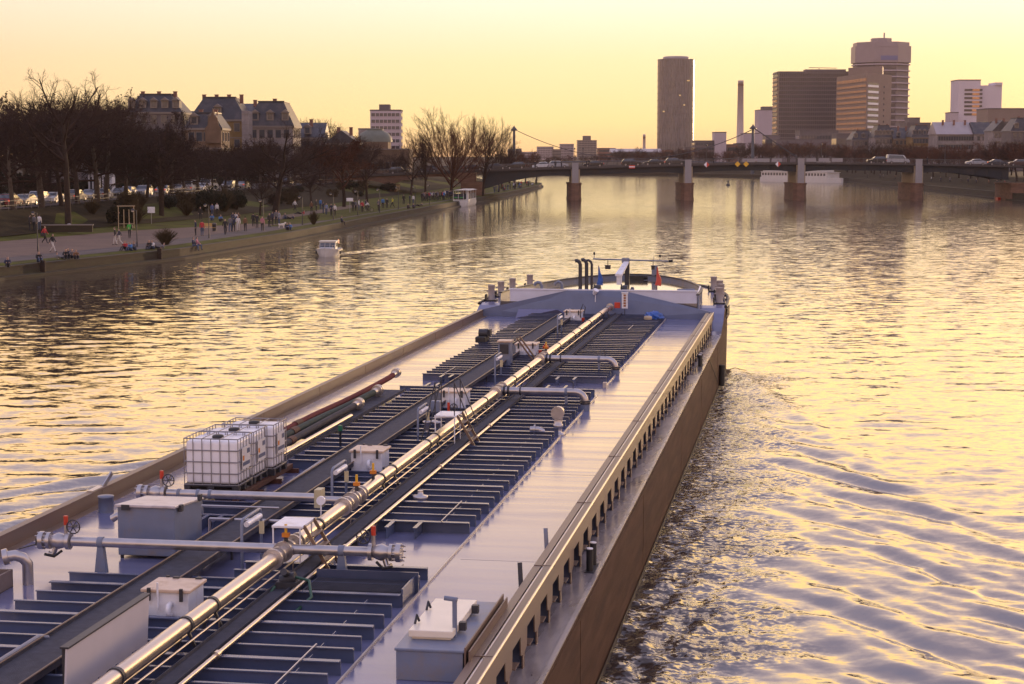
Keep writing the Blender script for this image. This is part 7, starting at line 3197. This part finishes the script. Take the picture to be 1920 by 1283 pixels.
def person_mesh(pose, trousers):
    J = {'pel': (0, 0, .95), 'wai': (0, 0, 1.10), 'che': (0, 0, 1.32), 'nec': (0, -.01, 1.50), 'chi': (0, -.03, 1.58), 'hed': (0, -.03, 1.68), 'top': (0, -.02, 1.76),
         'shl': (-.18, 0, 1.42), 'ell': (-.24, .03, 1.14), 'wrl': (-.24, -.06, .90), 'hal': (-.23, -.09, .80),
         'shr': (.18, 0, 1.42), 'elr': (.24, .03, 1.14), 'wrr': (.24, -.06, .90), 'har': (.23, -.09, .80),
         'hil': (-.10, 0, .90), 'knl': (-.10, -.02, .50), 'anl': (-.10, .02, .09), 'tol': (-.11, -.14, .04),
         'hir': (.10, 0, .90), 'knr': (.10, -.02, .50), 'anr': (.10, .02, .09), 'tor': (.11, -.14, .04)}
    if pose == 'walk':
        J.update(knl=(-.10, -.20, .53), anl=(-.10, -.34, .12), tol=(-.10, -.50, .10), knr=(.10, .05, .50), anr=(.10, .36, .16), tor=(.10, .27, .05),
                 ell=(-.24, .16, 1.17), wrl=(-.23, .20, .94), hal=(-.22, .18, .85), elr=(.24, -.10, 1.16), wrr=(.22, -.26, .98), har=(.21, -.33, .92))
    elif pose == 'stroll':
        J.update(knl=(-.10, -.10, .52), anl=(-.10, -.14, .09), tol=(-.10, -.30, .05), knr=(.10, .06, .50), anr=(.10, .22, .11), tor=(.10, .10, .04),
                 ell=(-.23, .10, 1.15), wrl=(-.12, -.10, 1.06), hal=(-.06, -.16, 1.08))
    elif pose == 'sit':                                               # on the ground, knees drawn up
        J = {k: (x, y, z - .83) for k, (x, y, z) in J.items()}
        J.update(pel=(0, 0, .12), wai=(0, -.03, .27), che=(0, -.08, .48), nec=(0, -.14, .65), chi=(0, -.18, .72), hed=(0, -.19, .82), top=(0, -.17, .90), shl=(-.18, -.10, .57), shr=(.18, -.10, .57),
                 ell=(-.26, -.24, .38), wrl=(-.14, -.42, .42), hal=(-.07, -.46, .44), elr=(.26, -.24, .38), wrr=(.14, -.42, .42), har=(.07, -.46, .44),
                 hil=(-.10, -.02, .11), knl=(-.13, -.40, .46), anl=(-.12, -.62, .09), tol=(-.12, -.78, .04), hir=(.10, -.02, .11), knr=(.13, -.40, .46), anr=(.12, -.62, .09), tor=(.12, -.78, .04))
    elif pose == 'ledge':                                             # on the wall edge, legs hanging
        J = {k: (x, y, z - .86) for k, (x, y, z) in J.items()}
        J.update(pel=(0, 0, .10), hil=(-.10, -.02, .09), knl=(-.11, -.46, .10), anl=(-.11, -.50, -.34), tol=(-.11, -.64, -.40), hir=(.10, -.02, .09), knr=(.11, -.46, .10), anr=(.11, -.46, -.34), tor=(.11, -.60, -.40),
                 ell=(-.22, -.12, .32), wrl=(-.14, -.32, .20), hal=(-.10, -.38, .17), elr=(.22, -.12, .32), wrr=(.14, -.32, .20), har=(.10, -.38, .17))
    elif pose == 'recline':
        J.update(pel=(0, 0, .12), wai=(0, .14, .16), che=(0, .34, .26), nec=(0, .50, .36), chi=(0, .55, .44), hed=(0, .58, .52), top=(0, .60, .60), shl=(-.18, .40, .30), shr=(.18, .40, .30),
                 ell=(-.24, .50, .12), wrl=(-.22, .30, .06), hal=(-.22, .22, .05), elr=(.24, .50, .12), wrr=(.22, .30, .06), har=(.22, .22, .05),
                 hil=(-.10, -.04, .11), knl=(-.12, -.46, .16), anl=(-.12, -.88, .08), tol=(-.13, -.94, .20), hir=(.10, -.04, .11), knr=(.12, -.40, .34), anr=(.12, -.76, .08), tor=(.12, -.92, .05))
    elif pose == 'ride':
        J.update(pel=(0, .10, .98), wai=(0, .04, 1.12), che=(0, -.10, 1.30), nec=(0, -.20, 1.45), chi=(0, -.25, 1.53), hed=(0, -.27, 1.62), top=(0, -.25, 1.70), shl=(-.18, -.15, 1.39), shr=(.18, -.15, 1.39),
                 ell=(-.24, -.32, 1.20), wrl=(-.24, -.50, 1.08), hal=(-.24, -.56, 1.06), elr=(.24, -.32, 1.20), wrr=(.24, -.50, 1.08), har=(.24, -.56, 1.06),
                 hil=(-.10, .08, .93), knl=(-.12, -.28, .78), anl=(-.12, -.12, .42), tol=(-.12, -.26, .36), hir=(.10, .08, .93), knr=(.12, -.16, .58), anr=(.12, -.02, .22), tor=(.12, -.16, .16))
    Rr = {'pel': .135, 'wai': .125, 'che': .15, 'nec': .055, 'chi': .075, 'hed': .095, 'top': .06, 'sh': .085, 'el': .055, 'wr': .04, 'ha': .045, 'hi': .10, 'kn': .07, 'an': .048, 'to': .045}
    E_ = [('pel', 'wai'), ('wai', 'che'), ('che', 'nec'), ('nec', 'chi'), ('chi', 'hed'), ('hed', 'top')]
    for s_ in 'lr':
        E_ += [('che', 'sh' + s_), ('sh' + s_, 'el' + s_), ('el' + s_, 'wr' + s_), ('wr' + s_, 'ha' + s_), ('pel', 'hi' + s_), ('hi' + s_, 'kn' + s_), ('kn' + s_, 'an' + s_), ('an' + s_, 'to' + s_)]
    names = list(J)
    me_ = bpy.data.meshes.new('person')
    me_.from_pydata([J[n] for n in names], [(names.index(a), names.index(b)) for a, b in E_], [])
    o = bpy.data.objects.new('person', me_)
    C.objects.link(o)
    o.modifiers.new('skin', 'SKIN')
    for i, n in enumerate(names):
        r = Rr.get(n, Rr.get(n[:2], .06))
        me_.skin_vertices[0].data[i].radius = (r, r * (.75 if n in ('pel', 'wai', 'che') else 1))
        me_.skin_vertices[0].data[i].use_root = (n == 'pel')
    sub = o.modifiers.new('sub', 'SUBSURF')
    sub.levels = sub.render_levels = 1
    dg = bpy.context.evaluated_depsgraph_get()
    out = bpy.data.meshes.new_from_object(o.evaluated_get(dg))
    bpy.data.objects.remove(o)
    out.name = 'person_body'
    out.materials.clear()
    for m_ in ('skin', 'jacket', trousers, 'hair_dk', 'shoe'):
        out.materials.append(M[m_])
    bones = [(Vector(J[a]), Vector(J[b]), a, b) for a, b in E_]
    hd_ = Vector(J['hed'])
    up = (Vector(J['top']) - Vector(J['chi'])).normalized()
    for pl in out.polygons:
        c = pl.center
        best = None
        for a, b, na_, nb in bones:
            d = b - a
            t = max(0, min(1, (c - a).dot(d) / d.length_squared))
            q_ = (c - a - d * t).length
            if best is None or q_ < best[0]:
                best = (q_, na_, nb, t)
        _, na_, nb, t = best
        if nb in ('chi', 'hed', 'top') or na_ in ('chi', 'hed'):
            rel = c - hd_
            pl.material_index = 3 if (rel.dot(up) > .03 or (rel.y > .01 and rel.dot(up) > -.08)) else 0
        elif nb[:2] == 'ha':
            pl.material_index = 0
        elif nb[:2] in ('to',):
            pl.material_index = 4
        elif nb[:2] in ('kn', 'an') or (nb[:2] == 'hi'):
            pl.material_index = 2
        else:
            pl.material_index = 1
        pl.use_smooth = True
    return out


PM = {}


def person(pose, loc, face, col, label, group=None, trousers='trouser_dk', s=1.0):
    key = (pose, trousers)
    if key not in PM:
        PM[key] = person_mesh(pose, trousers)
    o = bpy.data.objects.new('person', PM[key])
    C.objects.link(o)
    o.location = loc
    o.rotation_euler = (0, 0, face)
    o.scale = (s, s, s)
    o.color = (*col, 1)
    return tag(o, label, 'person', group)


RED, NAV, GRN, WHT, GRY, BRN, BLU, YLW, PNK, BLK = (.40, .03, .04), (.03, .035, .07), (.06, .38, .06), (.62, .60, .60), (.14, .13, .14), (.16, .08, .04), (.06, .18, .42), (.55, .50, .05), (.40, .16, .20), (.02, .02, .024)
PE = [  # u, v, pose, facing, colour, trousers, label
    (14.5, 502, 'sit', .3, NAV, 'trouser_dk', 'person in dark jacket with a strap sitting at the quay edge, leftmost in view'),
    (72, 492, 'sit', .6, BLK, 'trouser_bl', 'lone person in black jacket and jeans sitting on the grass below the first lamp'),
    (117, 486, 'recline', 1.2, GRY, 'trouser_dk', 'person lying back at the left of the tight group on the grass strip'),
    (124, 486, 'sit', .2, BLK, 'trouser_dk', 'sitter in black second from the left of the tight group on the grass strip'),
    (130, 484, 'sit', -.3, NAV, 'trouser_dk', 'sitter in navy in the middle of the tight group, sitting highest'),
    (136, 486, 'sit', .1, GRY, 'trouser_dk', 'sitter in grey right of the middle of the tight group on the grass strip'),
    (142, 487, 'sit', .5, BRN, 'trouser_dk', 'sitter in brown at the right end of the tight group on the grass strip'),
    (84, 457, 'walk', 1.3, RED, 'trouser_dk', 'person in red jacket striding left across the plaza with a dark bag'),
    (99, 474, 'walk', 1.3, BLK, 'trouser_lt', 'person in a dark flared coat with pale legs walking on the plaza'),
    (56, 436, 'stand', 2.0, BLK, 'trouser_dk', 'person all in black standing at the back of the plaza, left of the three'),
    (64.5, 436, 'stand', 2.6, GRY, 'trouser_dk', 'person in grey standing at the back of the plaza, middle of the three'),
    (74, 435, 'stand', 3.0, WHT, 'trouser_bl', 'person in a white shirt standing at the back of the plaza'),
    (216, 460, 'stroll', -1.4, BLK, 'trouser_lt', 'person in black top and pale shorts, left one of the strolling pair'),
    (224, 460, 'walk', -1.4, NAV, 'trouser_lt', 'person in navy top and pale shorts, right one of the strolling pair'),
    (243, 447, 'stroll', .4, GRN, 'trouser_dk', 'person in bright green jacket with a backpack walking on the plaza'),
    (237, 470, 'sit', -.6, RED, 'trouser_dk', 'sitter in dark red left of the second lamp'),
    (246, 471, 'sit', -.5, BLU, 'trouser_bl', 'sitter in blue between the dark red sitter and the second lamp'),
    (254, 470, 'sit', -.7, GRY, 'trouser_bl', 'sitter in grey with jeans right at the second lamp'),
    (281, 468, 'sit', -.2, BLK, 'trouser_dk', 'sitter in black just left of the round twiggy shrub, left of three'),
    (288, 468, 'sit', -.7, WHT, 'trouser_bl', 'sitter in a pale top close to the round twiggy shrub'),
    (297, 467, 'recline', -1.2, GRY, 'trouser_dk', 'person reclining right in front of the round twiggy shrub'),
    (224, 425, 'stand', 0, BLK, 'trouser_dk', 'dark figure standing beside the wooden climbing frame'),
    (363, 462, 'ledge', .5, NAV, 'trouser_bl', 'person in navy dangling legs over the quay edge, left of the pair'),
    (370.5, 461, 'ledge', .5, PNK, 'trouser_bl', 'person in pink dangling legs over the quay edge, right of the pair'),
    (367, 442, 'stand', -1.2, NAV, 'trouser_dk', 'person in navy standing left of the one in red by the sunlit bench'),
    (379, 443, 'stand', 3.0, RED, 'trouser_bl', 'person in red jacket and jeans standing by the sunlit bench'),
    (422.5, 441, 'walk', .3, BLK, 'trouser_dk', 'person in black walking towards us on the path right of the litter bin'),
    (432, 435, 'stroll', 3.1, GRY, 'trouser_bl', 'person in grey walking away, left of a couple on the path'),
    (438, 435, 'stroll', 3.0, NAV, 'trouser_dk', 'person in navy walking away, right of a couple on the path'),
    (446.5, 434, 'stroll', .2, WHT, 'trouser_lt', 'person in pale jacket and pale trousers walking on the path'),
    (460, 434, 'stand', 3.0, BRN, 'trouser_dk', 'person in a brown vest walking behind the one in pale clothes'),
    (475, 425, 'stand', 3.1, BLK, 'trouser_dk', 'person in black right of the brown vest, left one of two in black'),
    (482, 428, 'stand', 3.1, BLK, 'trouser_dk', 'person in black right of the brown vest, right one of two in black'),
    (492, 434, 'stroll', .2, PNK, 'trouser_dk', 'person in dusky pink right at the lamp among the walking crowd'),
    (505, 426, 'stand', .8, BLK, 'trouser_dk', 'person in black first right of the lamp among the crowd'),
    (511, 423, 'stand', 2.4, NAV, 'trouser_dk', 'person in navy second right of the lamp among the crowd'),
    (518, 421, 'stand', .4, GRY, 'trouser_dk', 'person in grey in the knot of people left of the white dog'),
    (523.5, 423, 'stand', -1.0, (.28, .28, .32), 'trouser_bl', 'person in pale grey blue jacket holding the white dog'),
    (538, 432, 'sit', .3, NAV, 'trouser_dk', 'sitter in navy on the grass strip right of the dog, left of two'),
    (543, 432, 'sit', .2, BLU, 'trouser_bl', 'sitter in blue on the grass strip right of the dog, right of two'),
    (376, 413, 'stand', 0, BLK, 'trouser_dk', 'dark figure standing at the far edge of the lawn by the evergreens'),
    (398, 414, 'sit', 0, BLU, 'trouser_bl', 'sitter in blue on the lawn before the evergreen shrubs'),
    (413, 416, 'sit', .5, BLU, 'trouser_dk', 'blue clad sitter on the lawn right below the evergreen shrubs'),
    (398, 405, 'stand', .5, (.1, .14, .3), 'trouser_bl', 'figure in blue standing behind the sitter on the lawn'),
    (407, 404, 'stand', .5, WHT, 'trouser_dk', 'figure in white standing in front of the evergreen shrubs'),
    (436, 411, 'sit', .4, NAV, 'trouser_bl', 'sitter in navy, left end of three on the lawn behind the walkers'),
    (442, 411, 'sit', .1, WHT, 'trouser_bl', 'sitter in pale top, middle of three on the lawn behind the walkers'),
    (448, 411, 'sit', -.2, BRN, 'trouser_dk', 'sitter in brown, right end of three on the lawn behind the walkers'),
    (536, 411, 'sit', -.5, GRY, 'trouser_bl', 'sitter in grey on the lawn right of the thick tree trunk'),
    (544, 411, 'recline', -1.3, NAV, 'trouser_dk', 'person lying on the lawn right of the thick tree trunk'),
    (564, 402, 'recline', -1.4, RED, 'trouser_dk', 'person in red lying on the lawn near the gravel path'),
    (553, 396, 'walk', 1.0, WHT, 'trouser_dk', 'person in a white top walking along the gravel path'),
    (637, 417, 'ledge', .5, NAV, 'trouser_dk', 'lone person sitting on the quay edge right of the further shrub'),
    (584, 399, 'stand', .5, BRN, 'trouser_dk', 'person in brown standing behind the further twiggy shrub'),
    (593, 396, 'stand', 1.5, BLK, 'trouser_dk', 'person in black standing right behind the further twiggy shrub'),
    (601, 393, 'stand', 2.5, BLU, 'trouser_bl', 'person in blue standing in the group right of the further shrub'),
    (606, 401, 'stand', 2.0, NAV, 'trouser_bl', 'person in navy standing in the group right of the further shrub'),
    (612, 403, 'stroll', .3, (.2, .25, .4), 'trouser_bl', 'person in steel blue walking in the group right of the further shrub'),
    (621, 405, 'stroll', .3, NAV, 'trouser_dk', 'person in navy walking left beside the one in white near a lamp'),
    (627.5, 406, 'stroll', .2, WHT, 'trouser_dk', 'person with an open white jacket walking on the path right of a lamp'),
    (662, 397, 'stand', .5, BLK, 'trouser_dk', 'person in black at the left of the group around the red jacket'),
    (667, 396, 'stand', 2.5, GRY, 'trouser_dk', 'person in grey at the left of the group around the red jacket'),
    (673, 395, 'stand', 1.5, WHT, 'trouser_bl', 'person in a pale top behind the red jacket'),
    (679, 399, 'stroll', .2, RED, 'trouser_dk', 'person in a bright red jacket on the path before the bicycle'),
    (686, 394, 'stand', 2.0, NAV, 'trouser_dk', 'person in navy behind the bicycle rider'),
    (710, 396, 'stroll', .3, GRY, 'trouser_dk', 'person in grey walking alone between the bicycle and the blue jacket'),
    (718, 391, 'stand', 3.0, BLU, 'trouser_dk', 'person in a bright blue jacket on the far lawn'),
    (725.5, 391, 'stand', .2, BLK, 'trouser_dk', 'person in black between the blue and the yellow jackets'),
    (736, 390, 'walk', -1.0, YLW, 'trouser_dk', 'person in a bright yellow jacket on the path'),
    (757, 384, 'stand', .1, BLK, 'trouser_dk', 'person in black right of the yellow jacket'),
    (768.5, 383, 'stand', 2.0, NAV, 'trouser_dk', 'person in navy by the lamp near the tour boat'),
    (775, 383, 'stand', .6, WHT, 'trouser_bl', 'person in a pale jacket by the lamp near the tour boat'),
    (765, 392, 'sit', .4, BLK, 'trouser_dk', 'sitter in black on the grass strip left of the tour boat, left of three'),
    (775, 391, 'sit', .2, NAV, 'trouser_dk', 'sitter in navy on the grass strip left of the tour boat, middle of three'),
    (786, 387, 'recline', -1.0, BLK, 'trouser_dk', 'person in black leaning back on the grass strip left of the tour boat'),
]
for (u, v, pose, fc_, col, tr_, lab) in PE:
    q_ = spot(u, v)
    if pose == 'ledge':
        q_ = bank(q_.y, .18, QZ)
        rr = math.atan2(-SN[10].x, SN[10].y)
        ang = math.atan2(SN[12].y, SN[12].x)
        fc_ = ang + pi / 2 + pi + pi - pi / 1.0
        fc_ = ang - pi / 2
    person(pose, q_, fc_, col, lab, None, tr_, rt_.uniform(.95, 1.05))
cols_ = [BLK, NAV, GRY, BRN, BLK, RED, BLU, WHT, NAV, GRY]
cn_ = ['black', 'navy', 'grey', 'brown', 'black', 'red', 'blue', 'pale', 'navy', 'grey']
for i in range(22):
    u = 791 + i * 2.6 + rt_.uniform(-1, 1)
    v = 379 - (u - 791) * .12 + rt_.uniform(-3, 2)
    c_ = i % 10
    person(('stand', 'stroll', 'walk')[i % 3], spot(u, v), rt_.random() * 6.28, cols_[c_], 'person in %s in the crowd gathered behind the moored tour boat' % cn_[c_], 'crowd by the tour boat', 'trouser_dk')
for i in range(64):
    t = rt_.random()
    u = 905 + 104 * t ** .8
    v = 372 - 24 * (u - 905) / 104 + rt_.uniform(-6, 1) * (1 if u < 980 else .5)
    q_ = spot(u, v)
    if bank_off(q_.x, q_.y)[0] < 1.0:
        continue
    c_ = i % 10
    ps = ('stand', 'stroll', 'walk', 'sit')[i % 4]
    person(ps, q_, rt_.random() * 6.28, cols_[c_], '%s person in %s in the crowd on the far bend under the bridge' % ('sitting' if ps == 'sit' else 'upright', cn_[c_]), 'crowd on the far bend', 'trouser_dk' if i % 3 else 'trouser_bl')
for i in range(16):
    u = 1625 + i * 17 + rt_.uniform(-6, 6)
    yv = 640 - (u - 1625) * .68
    x = (u - 960) / 3450 * yv
    person(('stand', 'stroll')[i % 2], (max(x, 113), yv, 1.72), rt_.random() * 6.28, cols_[i % 10], 'tiny figure in %s strolling on the far right bank' % cn_[i % 10], 'strollers on the far right bank', 'trouser_dk')
for i, (u, z) in enumerate(((1003, 0), (1041, 0), (1052, 0), (1099, 0), (1104, 0), (1336, 0), (1735, 0))):
    x = (u - 960) / 3450 * (BY0 + .5)
    person('stand', (x, BY0 + .45, deck_z(x)), (0, 3, 1, 2, 0, 1, 2)[i], BLK, 'dark figure walking along the railing of the road bridge', 'walkers on the bridge', 'trouser_dk')
# bicycle and rider, white dog, bags
p_ = spot(691, 398)
e = empty('bicycle', p_, -1.2, 'bicycle ridden along the path right of the red jacket', 'bicycle')
for y in (-.52, .52):
    mb = MB()
    mb.tube([(0, y + .33 * cos(a), .34 + .33 * sin(a)) for a in [2 * pi * i / 18 for i in range(19)]], .022, 5, False)
    w_ = mb.build('wheel', M['tyre'], e)
    mb = MB()
    for i in range(6):
        a = pi * i / 6
        mb.tube([(0, y + .32 * cos(a), .34 + .32 * sin(a)), (0, y - .32 * cos(a), .34 - .32 * sin(a))], .006, 3)
    mb.build('spokes', M['rim'], w_)
mb = MB()
for a, b in (((0, .52, .34), (0, .05, .32)), ((0, .05, .32), (0, .18, .85)), ((0, .52, .34), (0, .18, .80)), ((0, .18, .78), (0, -.38, .84)), ((0, .05, .32), (0, -.36, .74)), ((0, -.52, .34), (0, -.36, .98))):
    mb.tube([a, b], .022, 6)
mb.build('bike_frame', M['rail'], e)
mb = MB()
mb.tube([(-.26, -.48, 1.03), (0, -.36, 1.0), (.26, -.48, 1.03)], .018, 5)
mb.build('handlebar', M['dark'], e)
mb = MB()
mb.box(-.07, .08, .86, .07, .34, .92)
mb.build('saddle', M['black'], e, .02)
person('ride', p_, -1.2, WHT, 'person in a white top riding the bicycle along the path', None, 'trouser_dk')
p_ = spot(528, 428)
bm = bmesh.new()
dv = {'rump': (0, .28, .42), 'mid': (0, 0, .44), 'chest': (0, -.24, .42), 'neck': (0, -.36, .56), 'head': (0, -.46, .64), 'nose': (0, -.60, .60), 'tail': (0, .44, .56),
      'fl': (-.08, -.24, .22), 'fl2': (-.08, -.26, .02), 'fr': (.08, -.24, .22), 'fr2': (.08, -.22, .02), 'bl': (-.08, .24, .24), 'bl1': (-.08, .34, .18), 'bl2': (-.08, .30, .02), 'br': (.08, .24, .24), 'br1': (.08, .34, .18), 'br2': (.08, .30, .02),
      'el': (-.06, -.44, .74), 'er': (.06, -.44, .74)}
dr_ = {'rump': .12, 'mid': .12, 'chest': .145, 'neck': .085, 'head': .085, 'nose': .045, 'tail': .025, 'fl': .045, 'fl2': .03, 'fr': .045, 'fr2': .03, 'bl': .06, 'bl1': .035, 'bl2': .03, 'br': .06, 'br1': .035, 'br2': .03, 'el': .025, 'er': .025}
de = [('rump', 'mid'), ('mid', 'chest'), ('chest', 'neck'), ('neck', 'head'), ('head', 'nose'), ('rump', 'tail'), ('chest', 'fl'), ('fl', 'fl2'), ('chest', 'fr'), ('fr', 'fr2'), ('rump', 'bl'), ('bl', 'bl1'), ('bl1', 'bl2'), ('rump', 'br'), ('br', 'br1'), ('br1', 'br2'), ('head', 'el'), ('head', 'er')]
nm_ = list(dv)
dm_ = bpy.data.meshes.new('dog')
dm_.from_pydata([dv[n] for n in nm_], [(nm_.index(a), nm_.index(b)) for a, b in de], [])
do = bpy.data.objects.new('dog_tmp', dm_)
C.objects.link(do)
do.modifiers.new('skin', 'SKIN')
for i, n in enumerate(nm_):
    dm_.skin_vertices[0].data[i].radius = (dr_[n], dr_[n])
    dm_.skin_vertices[0].data[i].use_root = n == 'mid'
do.modifiers.new('sub', 'SUBSURF').levels = 1
out = bpy.data.meshes.new_from_object(do.evaluated_get(bpy.context.evaluated_depsgraph_get()))
bpy.data.objects.remove(do)
bm.free()
out.materials.clear()
out.materials.append(mat('white_fur', (.62, .56, .50), .9, var=.15, vscale=6))
dg_ = bpy.data.objects.new('dog', out)
C.objects.link(dg_)
dg_.location = p_
dg_.rotation_euler = (0, 0, 1.9)
tag(dg_, 'white dog standing on the path by the person in pale grey blue', 'dog')
# bag carried by the striding person and a backpack
q_ = spot(80.5, 457)
mb = MB()
mb.box(-.28, -.12, .0, .28, .12, .34)
o = mb.build('shoulder_bag', M['black'], None, .05)
o.location = (q_.x + .1, q_.y - .15, q_.z + .72)
tag(o, 'black shoulder bag carried by the person striding in red', 'bag')
q_ = spot(245.5, 447)
mb = MB()
mb.box(-.16, -.1, 0, .16, .1, .45)
o = mb.build('backpack', M['black'], None, .06)
o.location = (q_.x + .02, q_.y + .1, q_.z + 1.0)
tag(o, 'black backpack on the person in bright green', 'backpack')

# ================================================================== HAZE
mb = MB()
mb.box(-1300, -60, -3.0, 1400, 2400, 150)
hz_ = mb.build('haze', [])
m = bpy.data.materials.new('haze_air')
m.use_nodes = True
nt = m.node_tree
nt.nodes.remove(nt.nodes['Principled BSDF'])
pv = nt.nodes.new('ShaderNodeVolumePrincipled')
pv.inputs['Color'].default_value = (.95, .75, .63, 1)
pv.inputs['Density'].default_value = 0.00007
pv.inputs['Anisotropy'].default_value = 0.05
nt.links.new(pv.outputs[0], nt.nodes['Material Output'].inputs['Volume'])
hz_.data.materials.append(m)
tag(hz_, kind='stuff')
